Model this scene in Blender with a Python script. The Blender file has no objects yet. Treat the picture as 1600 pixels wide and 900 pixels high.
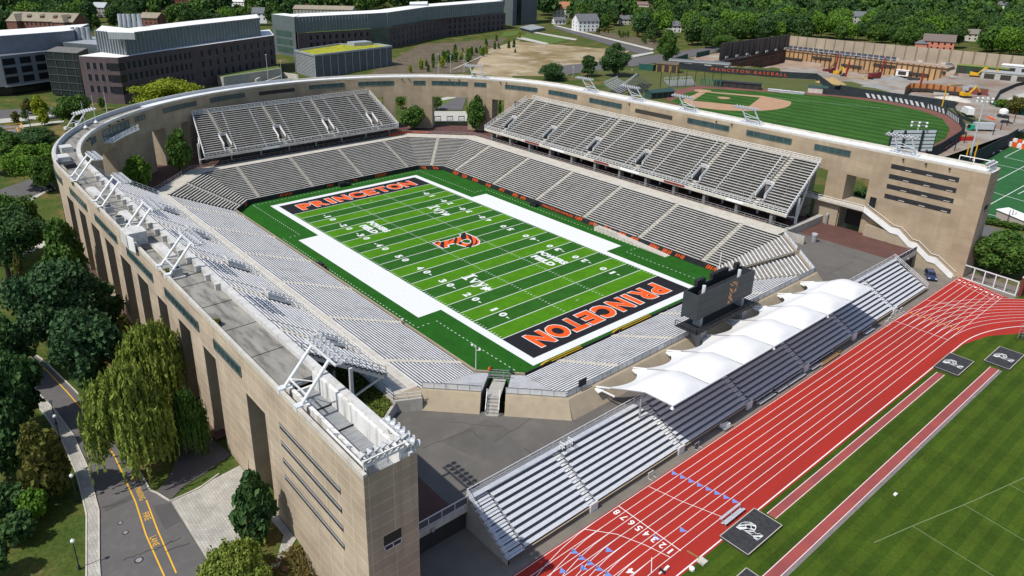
import bpy, math, random
import numpy as np
from mathutils import Vector, Matrix
C = bpy.context.scene
COL = C.collection
PI = math.pi
# ---------------------------------------------------------------- camera
CP = Vector((139.889, -108.4186, 71.414))
CR = ((0.6303062, 0.7762978, 0.0087055), (-0.2886639, 0.2239384, 0.9308731), (-0.7206853, 0.5892481, -0.3652389))
CF, CX, CY = 1137.7, 800 - 57.795, 450 - 82.447
cam_d = bpy.data.cameras.new('camera')
cam = bpy.data.objects.new('camera', cam_d)
COL.objects.link(cam)
r_, u_, f_ = [Vector(v) for v in CR]
cam.matrix_world = Matrix(((r_.x, u_.x, -f_.x, CP.x), (r_.y, u_.y, -f_.y, CP.y), (r_.z, u_.z, -f_.z, CP.z), (0, 0, 0, 1)))
cam_d.sensor_width = 36.0
cam_d.lens = CF / 1600 * 36.0
cam_d.shift_x = 57.795 / 1600
cam_d.shift_y = -82.447 / 1600
cam_d.clip_start = 1.0
cam_d.clip_end = 6000.0
C.camera = cam
# ---------------------------------------------------------------- sky and sun
SUN_EL = math.radians(54.8)
w = bpy.data.worlds.new('World')
C.world = w
w.use_nodes = True
nt = w.node_tree
sky = nt.nodes.new('ShaderNodeTexSky')
sky.sky_type = 'NISHITA'
sky.sun_disc = False
sky.sun_elevation = SUN_EL
sky.sun_rotation = math.radians(184)
sky.air_density = 1.0
sky.dust_density = 1.0
bg = nt.nodes['Background']
nt.links.new(sky.outputs[0], bg.inputs[0])
bg.inputs[1].default_value = 0.13
sl = bpy.data.lights.new('sun', 'SUN')
sl.energy = 4.1
sl.angle = math.radians(0.53)
sl.color = (1.0, 0.955, 0.88)
so = bpy.data.objects.new('sun', sl)
COL.objects.link(so)
so.rotation_euler = Vector((0.05, 0.70, -1.0)).to_track_quat('-Z', 'Y').to_euler()
so.location = (0, -200, 300)
C.view_settings.view_transform = 'Standard'
C.view_settings.look = 'None'
C.view_settings.exposure = 0.0
C.view_settings.gamma = 1.0
C.view_settings.use_curve_mapping = False
C.cycles.max_bounces = 5
C.cycles.transparent_max_bounces = 4

# ---------------------------------------------------------------- helpers
def G(u, v, z):
    """point at height z seen at photo pixel (u, v)"""
    d = r_ * ((u - CX) / CF) + u_ * (-(v - CY) / CF) + f_
    t = (z - CP.z) / d.z
    return CP + d * t

def depth(p):
    return (Vector(p) - CP).dot(f_)

def px(p):
    q = Vector(p) - CP
    k = q.dot(f_)
    return CX + CF * q.dot(r_) / k, CY - CF * q.dot(u_) / k

def ztop(p, v):
    """height above p that reaches photo row v"""
    lo, hi = p[2], p[2] + 80
    for _ in range(40):
        m = (lo + hi) / 2
        if px((p[0], p[1], m))[1] > v: lo = m
        else: hi = m
    return lo

class MB:
    def __init__(s):
        s.v = []; s.f = []; s.m = []; s.uv = None
    def face(s, pts, m=0, uv=None):
        n = len(s.v)
        s.v.extend([tuple(p) for p in pts])
        s.f.append(tuple(range(n, n + len(pts)))); s.m.append(m)
        if uv is not None:
            if s.uv is None: s.uv = {}
            s.uv[len(s.f) - 1] = uv
    def hexa(s, p, m=0):
        """8 points: bottom ring 0-3, top ring 4-7"""
        n = len(s.v)
        s.v.extend([tuple(q) for q in p])
        for f in ((3, 2, 1, 0), (4, 5, 6, 7), (0, 1, 5, 4), (1, 2, 6, 5), (2, 3, 7, 6), (3, 0, 4, 7)):
            s.f.append(tuple(n + i for i in f)); s.m.append(m)
    def box(s, x0, x1, y0, y1, z0, z1, m=0):
        s.hexa([(x0, y0, z0), (x1, y0, z0), (x1, y1, z0), (x0, y1, z0), (x0, y0, z1), (x1, y0, z1), (x1, y1, z1), (x0, y1, z1)], m)
    def obox(s, c, ax, ay, az, m=0):
        """box with centre c and half axes"""
        c = Vector(c); ax = Vector(ax); ay = Vector(ay); az = Vector(az)
        s.hexa([c - ax - ay - az, c + ax - ay - az, c + ax + ay - az, c - ax + ay - az, c - ax - ay + az, c + ax - ay + az, c + ax + ay + az, c - ax + ay + az], m)
    def beam(s, a, b, w, h=None, m=0):
        a = Vector(a); b = Vector(b); d = b - a
        if d.length < 1e-6: return
        h = h or w
        dn = d.normalized()
        up = Vector((0, 0, 1)) if abs(dn.z) < .95 else Vector((1, 0, 0))
        x = dn.cross(up).normalized(); y = x.cross(dn)
        s.obox((a + b) / 2, x * (w / 2), d / 2, y * (h / 2), m)
    def tube(s, pts, r, n=8, m=0, r2=None, cap=True):
        pts = [Vector(p) for p in pts]
        k0 = len(s.v); L = len(pts)
        for i, p in enumerate(pts):
            a = pts[max(i - 1, 0)]; b = pts[min(i + 1, L - 1)]
            d = (b - a).normalized()
            up = Vector((0, 0, 1)) if abs(d.z) < .95 else Vector((1, 0, 0))
            x = d.cross(up).normalized(); y = x.cross(d)
            rr = r if r2 is None else r + (r2 - r) * i / (L - 1)
            for j in range(n):
                t = 2 * PI * j / n
                s.v.append(tuple(p + x * (rr * math.cos(t)) + y * (rr * math.sin(t))))
        for i in range(L - 1):
            for j in range(n):
                a = k0 + i * n + j; b = k0 + i * n + (j + 1) % n
                s.f.append((a, b, b + n, a + n)); s.m.append(m)
        if cap:
            s.f.append(tuple(k0 + j for j in range(n))); s.m.append(m)
            s.f.append(tuple(k0 + (L - 1) * n + j for j in reversed(range(n)))); s.m.append(m)
    def lathe(s, c, prof, n=10, m=0):
        """prof: list of (r, z) around vertical axis at c"""
        k0 = len(s.v)
        for r, z in prof:
            for j in range(n):
                t = 2 * PI * j / n
                s.v.append((c[0] + r * math.cos(t), c[1] + r * math.sin(t), c[2] + z))
        for i in range(len(prof) - 1):
            for j in range(n):
                a = k0 + i * n + j; b = k0 + i * n + (j + 1) % n
                s.f.append((a, b, b + n, a + n)); s.m.append(m)
        s.f.append(tuple(k0 + j for j in reversed(range(n)))); s.m.append(m)
        s.f.append(tuple(k0 + (len(prof) - 1) * n + j for j in range(n))); s.m.append(m)
    def prism(s, poly, z0, z1, m=0, mtop=None):
        n = len(poly); k = len(s.v)
        g = lambda z, p: z(p) if callable(z) else z
        s.v.extend([(p[0], p[1], g(z0, p)) for p in poly] + [(p[0], p[1], g(z1, p)) for p in poly])
        s.f.append(tuple(k + i for i in reversed(range(n)))); s.m.append(m)
        s.f.append(tuple(k + n + i for i in range(n))); s.m.append(m if mtop is None else mtop)
        for i in range(n):
            j = (i + 1) % n
            s.f.append((k + i, k + j, k + n + j, k + n + i)); s.m.append(m)
    def strip(s, path, w, z, m=0, closed=False):
        """flat ribbon of width w along xy path"""
        P = [Vector((p[0], p[1])) for p in path]; L = len(P)
        nor = []
        for i in range(L):
            a = P[(i - 1) % L if closed else max(i - 1, 0)]; b = P[(i + 1) % L if closed else min(i + 1, L - 1)]
            d = (b - a).normalized(); nor.append(Vector((-d.y, d.x)))
        zz = (lambda i: z[i]) if isinstance(z, (list, tuple)) else (lambda i: z)
        for i in range(L if closed else L - 1):
            j = (i + 1) % L
            a, b, na, nb = P[i], P[j], nor[i] * (w / 2), nor[j] * (w / 2)
            s.face([(*(a - na), zz(i)), (*(b - nb), zz(j)), (*(b + nb), zz(j)), (*(a + na), zz(i))], m)
    def rail(s, path, h=1.05, sp=2.0, t=0.06, bars=(1.0,), m=0, panel=None):
        """railing along 3d path: posts, horizontal bars, optional infill panel (z fractions)"""
        P = [Vector(p) for p in path]; up = Vector((0, 0, h))
        for a, b in zip(P[:-1], P[1:]):
            for k in bars: s.beam(a + up * k, b + up * k, t, t, m)
            n = max(1, round((b - a).length / sp))
            for i in range(n + 1):
                q = a + (b - a) * (i / n)
                s.beam(q, q + up, t, t, m)
            if panel is not None:
                s.face([a + up * panel[0], b + up * panel[0], b + up * panel[1], a + up * panel[1]], panel[2])
    def build(s, name, mats, parent=None, smooth=False, loc=None):
        me = bpy.data.meshes.new(name)
        me.from_pydata(s.v, [], s.f)
        if not isinstance(mats, (list, tuple)): mats = [mats]
        for x in mats: me.materials.append(x)
        if len(mats) > 1: me.polygons.foreach_set('material_index', s.m)
        if s.uv:
            ul = me.uv_layers.new(name='UVMap')
            for fi, uvs in s.uv.items():
                li = me.polygons[fi].loop_start
                for k, q in enumerate(uvs): ul.data[li + k].uv = q
        if smooth: me.polygons.foreach_set('use_smooth', [True] * len(s.f))
        me.update()
        return link(name, me, parent)

def link(name, me, parent=None):
    o = bpy.data.objects.new(name, me)
    COL.objects.link(o)
    if parent is not None:
        o.parent = parent
        if not parent.get('_loc_'): o.matrix_parent_inverse = Matrix.Translation(-parent.location)
    return o

def tag(o, label=None, cat=None, group=None, kind=None):
    if label: o['label'] = label
    if cat: o['category'] = cat
    if group: o['group'] = group
    if kind: o['kind'] = kind
    return o

LOCAL = set()
def thing(name, label, cat, loc, group=None, local=False, rz=0.0):
    """Empty at the thing's base; its parts are given in world coordinates unless local"""
    o = bpy.data.objects.new(name, None)
    o.empty_display_size = .5
    COL.objects.link(o)
    o.location = loc
    o.rotation_euler = (0, 0, rz)
    if local: o['_loc_'] = 1
    return tag(o, label, cat, group)

def copy_tree(o, loc=None, rz=None, scale=None, label=None, parent=None):
    c = o.copy(); COL.objects.link(c)
    if parent is not None: c.parent = parent
    if loc is not None: c.location = loc
    if rz is not None: c.rotation_euler = (0, 0, rz)
    if scale is not None: c.scale = scale
    if label: c['label'] = label
    for ch in list(o.children): copy_tree(ch, parent=c)
    return c

# ---------------------------------------------------------------- materials
def M(name, c, c2=None, scale=0.3, rough=0.85, metal=0.0, detail=5, c3=None, scale2=None, amt2=.5, spec=0.3, bump=0, coord='Object', stretch=None, trans=0, lo=.35, hi=.65):
    m = bpy.data.materials.new(name); m.use_nodes = True
    t = m.node_tree; b = t.nodes['Principled BSDF']
    b.inputs['Roughness'].default_value = rough; b.inputs['Metallic'].default_value = metal
    b.inputs['Specular IOR Level'].default_value = spec
    c4 = lambda q: (*q, 1)
    b.inputs['Base Color'].default_value = c4(c)
    if c2 is not None:
        if coord == 'World':
            tc = t.nodes.new('ShaderNodeNewGeometry').outputs['Position']
        else:
            tc = t.nodes.new('ShaderNodeTexCoord').outputs[coord]
        if stretch:
            mp = t.nodes.new('ShaderNodeMapping'); mp.inputs['Scale'].default_value = stretch
            t.links.new(tc, mp.inputs[0]); tc = mp.outputs[0]
        n = t.nodes.new('ShaderNodeTexNoise'); n.inputs['Scale'].default_value = scale; n.inputs['Detail'].default_value = detail
        n.inputs['Roughness'].default_value = .6
        t.links.new(tc, n.inputs['Vector'])
        r = t.nodes.new('ShaderNodeValToRGB'); r.color_ramp.elements[0].position = lo; r.color_ramp.elements[1].position = hi
        r.color_ramp.elements[0].color = c4(c); r.color_ramp.elements[1].color = c4(c2)
        t.links.new(n.outputs[0], r.inputs[0]); out = r.outputs[0]
        if c3 is not None:
            n2 = t.nodes.new('ShaderNodeTexNoise'); n2.inputs['Scale'].default_value = scale2 or scale * 6; n2.inputs['Detail'].default_value = 4
            t.links.new(tc, n2.inputs['Vector'])
            r2 = t.nodes.new('ShaderNodeValToRGB'); r2.color_ramp.elements[0].position = .5; r2.color_ramp.elements[1].position = .7
            r2.color_ramp.elements[0].color = (0, 0, 0, 1); r2.color_ramp.elements[1].color = (amt2, amt2, amt2, 1)
            t.links.new(n2.outputs[0], r2.inputs[0])
            mx = t.nodes.new('ShaderNodeMixRGB'); mx.inputs[2].default_value = c4(c3)
            t.links.new(r2.outputs[0], mx.inputs[0]); t.links.new(out, mx.inputs[1]); out = mx.outputs[0]
        t.links.new(out, b.inputs['Base Color'])
        if bump:
            bp = t.nodes.new('ShaderNodeBump'); bp.inputs['Strength'].default_value = bump; bp.inputs['Distance'].default_value = .05
            t.links.new(n.outputs[0], bp.inputs['Height']); t.links.new(bp.outputs[0], b.inputs['Normal'])
    if trans:
        tr = t.nodes.new('ShaderNodeBsdfTranslucent'); mx = t.nodes.new('ShaderNodeMixShader'); mx.inputs[0].default_value = trans
        src = b.inputs['Base Color'].links[0].from_socket if b.inputs['Base Color'].links else None
        if src: t.links.new(src, tr.inputs[0])
        else: tr.inputs[0].default_value = c4(c)
        t.links.new(b.outputs[0], mx.inputs[1]); t.links.new(tr.outputs[0], mx.inputs[2])
        t.links.new(mx.outputs[0], t.nodes['Material Output'].inputs[0])
    return m

def panel_mat(name, c, c2, joint, w, h, mort=.05, rough=.9, coord='UV', offset=0.0, noise=.25, stain=None):
    """precast panels: grid of joints in metres with tonal drift"""
    m = bpy.data.materials.new(name); m.use_nodes = True
    t = m.node_tree; b = t.nodes['Principled BSDF']; b.inputs['Roughness'].default_value = rough; b.inputs['Specular IOR Level'].default_value = .2
    tc = t.nodes.new('ShaderNodeTexCoord')
    br = t.nodes.new('ShaderNodeTexBrick'); br.offset = offset; br.squash = 1.0
    br.inputs['Scale'].default_value = 1.0; br.inputs['Brick Width'].default_value = w; br.inputs['Row Height'].default_value = h
    br.inputs['Mortar Size'].default_value = mort; br.inputs['Mortar Smooth'].default_value = .1
    br.inputs['Color1'].default_value = (*c, 1); br.inputs['Color2'].default_value = (*c2, 1); br.inputs['Mortar'].default_value = (*joint, 1)
    t.links.new(tc.outputs[coord], br.inputs['Vector'])
    n = t.nodes.new('ShaderNodeTexNoise'); n.inputs['Scale'].default_value = noise; n.inputs['Detail'].default_value = 6
    t.links.new(tc.outputs['Object'], n.inputs['Vector'])
    r = t.nodes.new('ShaderNodeValToRGB'); r.color_ramp.elements[0].position = .3; r.color_ramp.elements[1].position = .7
    r.color_ramp.elements[0].color = (.80, .79, .78, 1); r.color_ramp.elements[1].color = (1.1, 1.09, 1.08, 1)
    t.links.new(n.outputs[0], r.inputs[0])
    mx = t.nodes.new('ShaderNodeMixRGB'); mx.blend_type = 'MULTIPLY'; mx.inputs[0].default_value = 1
    t.links.new(br.outputs[0], mx.inputs[1]); t.links.new(r.outputs[0], mx.inputs[2]); out = mx.outputs[0]
    if stain:
        mp = t.nodes.new('ShaderNodeMapping'); mp.inputs['Scale'].default_value = (1.1, 1.1, .06)
        t.links.new(tc.outputs['Object'], mp.inputs[0])
        n2 = t.nodes.new('ShaderNodeTexNoise'); n2.inputs['Scale'].default_value = 1.0; n2.inputs['Detail'].default_value = 4
        t.links.new(mp.outputs[0], n2.inputs['Vector'])
        r2 = t.nodes.new('ShaderNodeValToRGB'); r2.color_ramp.elements[0].position = .52; r2.color_ramp.elements[1].position = .75
        r2.color_ramp.elements[0].color = (0, 0, 0, 1); r2.color_ramp.elements[1].color = (.6, .6, .6, 1)
        t.links.new(n2.outputs[0], r2.inputs[0])
        m2 = t.nodes.new('ShaderNodeMixRGB'); m2.inputs[2].default_value = (*stain, 1)
        t.links.new(r2.outputs[0], m2.inputs[0]); t.links.new(out, m2.inputs[1]); out = m2.outputs[0]
    t.links.new(out, b.inputs['Base Color'])
    return m

def turf_mat(name, ca, cb, period, axis='X', scale=3.0, rough=.95, phase=0.0, mirror=False, amp=.2):
    """mown or printed stripes across one axis with blade-scale noise"""
    m = bpy.data.materials.new(name); m.use_nodes = True
    t = m.node_tree; b = t.nodes['Principled BSDF']; b.inputs['Roughness'].default_value = rough; b.inputs['Specular IOR Level'].default_value = .15
    pos = t.nodes.new('ShaderNodeNewGeometry').outputs['Position']
    sx = t.nodes.new('ShaderNodeSeparateXYZ'); t.links.new(pos, sx.inputs[0])
    a = t.nodes.new('ShaderNodeMath'); a.operation = 'ADD'; a.inputs[1].default_value = phase + 1000 * period
    if mirror:
        ab = t.nodes.new('ShaderNodeMath'); ab.operation = 'ABSOLUTE'; t.links.new(sx.outputs[axis], ab.inputs[0]); t.links.new(ab.outputs[0], a.inputs[0])
    else: t.links.new(sx.outputs[axis], a.inputs[0])
    d = t.nodes.new('ShaderNodeMath'); d.operation = 'DIVIDE'; d.inputs[1].default_value = 2 * period; t.links.new(a.outputs[0], d.inputs[0])
    fr = t.nodes.new('ShaderNodeMath'); fr.operation = 'FRACT'; t.links.new(d.outputs[0], fr.inputs[0])
    g = t.nodes.new('ShaderNodeMath'); g.operation = 'GREATER_THAN'; g.inputs[1].default_value = .5; t.links.new(fr.outputs[0], g.inputs[0])
    mx = t.nodes.new('ShaderNodeMixRGB'); mx.inputs[1].default_value = (*ca, 1); mx.inputs[2].default_value = (*cb, 1); t.links.new(g.outputs[0], mx.inputs[0])
    out = mx.outputs[0]
    for sc, lo, hi in ((scale, 1 - amp, 1 + amp), (scale * .07, 1 - amp * .9, 1 + amp * .8), (scale * .2, 1 - amp * .5, 1 + amp * .5)):
        n = t.nodes.new('ShaderNodeTexNoise'); n.inputs['Scale'].default_value = sc; n.inputs['Detail'].default_value = 6; n.inputs['Roughness'].default_value = .7
        t.links.new(pos, n.inputs['Vector'])
        r = t.nodes.new('ShaderNodeValToRGB'); r.color_ramp.elements[0].position = .3; r.color_ramp.elements[1].position = .7
        r.color_ramp.elements[0].color = (lo, lo, lo, 1); r.color_ramp.elements[1].color = (hi, hi, hi * .95, 1)
        t.links.new(n.outputs[0], r.inputs[0])
        m2 = t.nodes.new('ShaderNodeMixRGB'); m2.blend_type = 'MULTIPLY'; m2.inputs[0].default_value = 1
        t.links.new(out, m2.inputs[1]); t.links.new(r.outputs[0], m2.inputs[2]); out = m2.outputs[0]
    t.links.new(out, b.inputs['Base Color'])
    return m

def leaf_mat(name, c, c2, c3=None):
    m = M(name, c, c2, scale=.45, rough=.75, detail=3, coord='World', trans=.18, spec=.25, c3=c3, scale2=2.2, amt2=.7)
    return m

TAN = (.49, .402, .30); TAN2 = (.43, .352, .262)
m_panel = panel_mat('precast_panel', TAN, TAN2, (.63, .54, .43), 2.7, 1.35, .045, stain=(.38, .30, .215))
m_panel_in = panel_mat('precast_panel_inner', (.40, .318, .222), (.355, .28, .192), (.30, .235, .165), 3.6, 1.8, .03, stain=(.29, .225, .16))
m_cast = M('cast_concrete_tan', (.40, .33, .235), (.34, .28, .20), scale=.25, c3=(.25, .21, .16), scale2=.8, amt2=.35)
m_conc = M('concrete', (.46, .44, .40), (.36, .345, .31), scale=.5, c3=(.22, .21, .19), scale2=1.3, amt2=.4)
m_conc_lt = M('concrete_light', (.58, .545, .475), (.48, .45, .39), scale=.5, c3=(.30, .27, .23), scale2=1.5, amt2=.4)
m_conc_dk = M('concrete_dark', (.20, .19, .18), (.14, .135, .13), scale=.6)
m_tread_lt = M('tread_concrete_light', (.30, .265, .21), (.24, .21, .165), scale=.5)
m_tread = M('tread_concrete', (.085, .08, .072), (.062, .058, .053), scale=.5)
m_alu = M('aluminium', (.66, .68, .71), (.56, .58, .61), scale=.9, rough=.45, metal=.35, spec=.5)
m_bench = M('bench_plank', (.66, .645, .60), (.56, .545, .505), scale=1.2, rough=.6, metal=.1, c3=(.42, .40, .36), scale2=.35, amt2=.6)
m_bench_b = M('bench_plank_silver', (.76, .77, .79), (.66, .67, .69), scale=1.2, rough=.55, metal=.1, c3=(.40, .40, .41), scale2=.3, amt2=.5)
m_white = M('white_paint', (.82, .82, .80), (.74, .74, .72), scale=.6, rough=.6)
m_roofwhite = M('weathered_white', (.62, .61, .58), (.50, .49, .465), scale=.5, rough=.7, c3=(.30, .29, .27), scale2=1.5, amt2=.5)
m_whitedirty = M('white_stained', (.80, .79, .76), (.66, .65, .62), scale=.35, c3=(.25, .24, .22), scale2=.9, amt2=.75, stretch=(1.6, 1.6, .25))
m_membrane = M('roof_membrane', (.80, .81, .82), (.70, .71, .72), scale=.2, rough=.6, c3=(.50, .50, .49), scale2=.5, amt2=.3)
m_paver = M('roof_pavers', (.31, .298, .265), (.21, .20, .178), scale=.3, c3=(.10, .097, .085), scale2=.6, amt2=.75, stretch=(.5, 2.0, 1), detail=8)
m_steel_w = M('galvanised_rail', (.72, .73, .74), rough=.5, metal=.2)
m_steel_g = M('grey_steel', (.36, .37, .38), (.30, .31, .32), scale=1, rough=.5, metal=.3)
m_dark = M('dark_metal', (.03, .032, .035), (.02, .021, .023), scale=1, rough=.6)
m_black = M('black_pad', (.018, .018, .02), (.03, .03, .032), scale=.8, rough=.7)
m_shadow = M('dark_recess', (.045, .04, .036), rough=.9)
m_orange = M('orange_paint', (.80, .115, .018), (.70, .095, .014), scale=1.5, rough=.8)
m_glass = M('tinted_glass', (.022, .05, .055), (.05, .085, .09), scale=.25, rough=.12, spec=.6)
m_glass_d = M('dark_glass', (.012, .014, .018), (.02, .023, .03), scale=.3, rough=.15, spec=.5)
m_glass_g = M('green_glass', (.03, .065, .06), (.055, .10, .09), scale=.2, rough=.15, spec=.6)
m_asph = M('asphalt', (.128, .120, .120), (.108, .102, .102), scale=.12, c3=(.15, .142, .138), scale2=.9, amt2=.5, bump=.05)
m_asph_pl = M('plaza_asphalt', (.138, .128, .115), (.108, .101, .092), scale=.10, c3=(.165, .152, .135), scale2=.35, amt2=.5)
m_brickpav = M('red_brown_paving', (.125, .06, .05), (.10, .05, .042), scale=.4)
m_blue = M('blue_car_paint', (.015, .035, .11), rough=.25, spec=.6)
m_red = M('red_paint', (.45, .03, .025), (.36, .025, .02), scale=1, rough=.5)
m_yellow = M('yellow_paint', (.75, .42, .02), (.65, .36, .02), scale=1, rough=.5)
m_greenp = M('green_screen', (.012, .075, .06), (.02, .095, .075), scale=.2, rough=.8)
m_fabric = M('white_membrane_fabric', (.86, .86, .85), (.80, .80, .79), scale=.35, rough=.6, trans=.12)
m_scoreb = M('scoreboard_grey', (.035, .042, .046), (.045, .052, .056), scale=.5, rough=.5)
m_wood = M('timber', (.33, .20, .08), (.24, .14, .06), scale=2, rough=.8)
m_bark = M('bark', (.09, .07, .05), (.06, .045, .035), scale=2)
m_rubber = M('tyre_rubber', (.015, .015, .015), rough=.9)
m_skin = M('skin', (.42, .25, .17), rough=.6)
m_cloth_w = M('white_shirt', (.7, .7, .7), rough=.9)
m_cloth_d = M('dark_trousers', (.03, .03, .04), rough=.9)

def text_mesh(s, name, w, h, offset=0.03, res=3, mono=False, spacing=1.0, extrude=0.0):
    """lettering as mesh centred on the origin, in x right / y up, scaled to w by h"""
    cu = bpy.data.curves.new(name, 'FONT'); cu.body = s; cu.offset = offset; cu.resolution_u = res; cu.fill_mode = 'FRONT'
    cu.space_character = spacing; cu.align_x = 'CENTER'; cu.extrude = 0
    o = bpy.data.objects.new(name, cu); COL.objects.link(o)
    dg = bpy.context.evaluated_depsgraph_get(); dg.update()
    me = bpy.data.meshes.new_from_object(o.evaluated_get(dg))
    bpy.data.objects.remove(o); bpy.data.curves.remove(cu)
    n = len(me.vertices); a = np.zeros(n * 3); me.vertices.foreach_get('co', a); a = a.reshape(-1, 3)
    lo, hi = a.min(0), a.max(0)
    sc = np.array([w / (hi[0] - lo[0]), h / (hi[1] - lo[1]), 1])
    a = (a - (lo + hi) / 2) * sc
    me.vertices.foreach_set('co', a.ravel()); me.update()
    me.materials.clear()
    return me, sc

def lettering(s, name, w, h, mat, origin, right, up, parent, offset=0.03, spacing=1.0):
    me, _ = text_mesh(s, name, w, h, offset, spacing=spacing)
    R = Vector(right).normalized(); U = Vector(up).normalized(); N = R.cross(U); O = Vector(origin)
    mt = Matrix(((R.x, U.x, N.x, O.x), (R.y, U.y, N.y, O.y), (R.z, U.z, N.z, O.z), (0, 0, 0, 1)))
    me.transform(mt)
    me.materials.append(mat)
    return link(name, me, parent)

def flat_poly(mb, pts, O, R, U, m=0):
    """polygon in plane coordinates, fan-free n-gon (concave allowed)"""
    O = Vector(O); R = Vector(R); U = Vector(U)
    mb.face([O + R * p[0] + U * p[1] for p in pts], m)
# ---------------------------------------------------------------- ground sheet
def sst(a, b, x):
    t = min(1, max(0, (x - a) / (b - a))); return t * t * (3 - 2 * t)
PITPX = [(1135, 116), (1228, 99), (1400, 119), (1490, 131), (1440, 149), (1330, 146), (1272, 129), (1150, 124)]
PIT = [G(u, v, 0) for u, v in PITPX]
PIT_C = sum(PIT, Vector()) / len(PIT)
PIT = [PIT_C + (p - PIT_C) * 1.07 for p in PIT]
def inpoly(x, y, P):
    c = False; n = len(P); j = n - 1
    for i in range(n):
        if (P[i][1] > y) != (P[j][1] > y) and x < (P[j][0] - P[i][0]) * (y - P[i][1]) / (P[j][1] - P[i][1]) + P[i][0]: c = not c
        j = i
    return c
def H(x, y):
    if abs(y) < 79.5 and -105 < x < 88 and (x > -35 or ((x + 35) / 71.5) ** 2 + (y / 79.3) ** 2 < 1): return -2.0
    z = 6.95
    if y > 80:
        z = 6.95 + 1.0 * sst(85, 115, y) * (1 - sst(20, 45, x))
        z = z + (2.4 - z) * sst(44, 60, x)
        z += .5 * sst(240, 330, y) * sst(30, 60, x)
    if y > 250 and x < 40: z = 7.95 + 1.2 * sst(260, 380, y)
    if y < -80:
        z = 6.95 - 5.55 * sst(74, 104, x)
    if -83 <= y <= 83 and x >= 79: z = 1.38
    if x > 112: z = 1.38 if y < 100 else z
    r = math.hypot(x + 50, y)
    if r > 420: z += 5 * sst(420, 1400, r)
    if inpoly(x, y, PIT): z = 0.0
    return z
gx = list(np.arange(-130, 132, 3.0)); gy = list(np.arange(-132, 132, 3.0))
x = -130
while x > -3200: x -= max(5, (-130 - x) * .12 + 6); gx.insert(0, x)
x = gx[-1]
while x < 1500: x += max(5, (x - 130) * .15 + 6); gx.append(x)
y = gy[0]
while y > -1500: y -= max(5, (-132 - y) * .15 + 6); gy.insert(0, y)
y = gy[-1]
while y < 450: y += 6; gy.append(y)
while y < 3200: y += (y - 420) * .15 + 6; gy.append(y)
def ground_mat():
    m = bpy.data.materials.new('ground'); m.use_nodes = True
    t = m.node_tree; b = t.nodes['Principled BSDF']; b.inputs['Roughness'].default_value = .95; b.inputs['Specular IOR Level'].default_value = .1
    pos = t.nodes.new('ShaderNodeNewGeometry').outputs['Position']; out = None
    def noise(sc, d=5):
        n = t.nodes.new('ShaderNodeTexNoise'); n.inputs['Scale'].default_value = sc; n.inputs['Detail'].default_value = d; n.inputs['Roughness'].default_value = .65
        t.links.new(pos, n.inputs['Vector']); return n.outputs[0]
    r = t.nodes.new('ShaderNodeValToRGB'); e = r.color_ramp.elements
    e[0].position = .30; e[0].color = (.042, .075, .016, 1); e[1].position = .64; e[1].color = (.19, .135, .06, 1)
    q = e.new(.46); q.color = (.065, .095, .02, 1); q = e.new(.54); q.color = (.095, .10, .028, 1)
    t.links.new(noise(.11, 7), r.inputs[0])
    r2 = t.nodes.new('ShaderNodeValToRGB'); r2.color_ramp.elements[0].color = (.6, .6, .6, 1); r2.color_ramp.elements[1].color = (1.35, 1.35, 1.3, 1)
    r2.color_ramp.elements[0].position = .3; r2.color_ramp.elements[1].position = .7
    t.links.new(noise(2.2, 6), r2.inputs[0])
    mx = t.nodes.new('ShaderNodeMixRGB'); mx.blend_type = 'MULTIPLY'; mx.inputs[0].default_value = 1
    t.links.new(r.outputs[0], mx.inputs[1]); t.links.new(r2.outputs[0], mx.inputs[2])
    t.links.new(mx.outputs[0], b.inputs['Base Color'])
    return m
mb = MB(); nx, ny = len(gx), len(gy)
for yy in gy:
    for xx in gx: mb.v.append((xx, yy, H(xx, yy)))
for j in range(ny - 1):
    for i in range(nx - 1):
        a = j * nx + i; mb.f.append((a, a + 1, a + nx + 1, a + nx)); mb.m.append(0)
PIT_X = [PIT_C + (p - PIT_C) * 1.3 for p in PIT]
for i_, f in enumerate(mb.f):
    a_, b_ = mb.v[f[0]], mb.v[f[2]]
    if inpoly((a_[0] + b_[0]) / 2, (a_[1] + b_[1]) / 2, PIT_X): mb.m[i_] = 1
m_pitfloor = M('pit_floor_mat', (.36, .28, .215), (.24, .15, .10), scale=.05, coord='World', c3=(.38, .355, .32), scale2=.1, amt2=.85, rough=.95, detail=8)
ground = tag(mb.build('ground', [ground_mat(), m_pitfloor]), kind='structure')

def sheet(name, mat, polys, z, parent=None, kind='structure'):
    mb = MB()
    for P in polys:
        mb.face([(p[0], p[1], z(p) if callable(z) else z) for p in P])
    o = mb.build(name, mat, parent)
    if parent is None: tag(o, kind=kind)
    return o
m_lawn = M('lawn', (.045, .075, .016), (.085, .10, .03), scale=.25, coord='World', c3=(.13, .10, .045), scale2=.6, amt2=.6, rough=.95)
m_lawn_b = M('lawn_bright', (.075, .13, .02), (.10, .145, .03), scale=.2, coord='World', rough=.95)
m_dirt = M('bare_soil', (.40, .31, .19), (.19, .14, .055), scale=.03, coord='World', c3=(.46, .39, .29), scale2=.09, amt2=.85, rough=.95, detail=7)
m_mulch = M('mulch', (.16, .12, .085), (.11, .085, .06), scale=.12, coord='World', c3=(.06, .085, .02), scale2=.35, amt2=.8, rough=.95)
m_gravel = M('site_gravel', (.34, .315, .28), (.21, .16, .125), scale=.05, coord='World', c3=(.26, .155, .10), scale2=.10, amt2=.8, rough=.95, detail=7)
m_pavlight = M('light_paving', (.50, .48, .43), (.42, .40, .355), scale=.5, coord='World', rough=.9)
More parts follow.
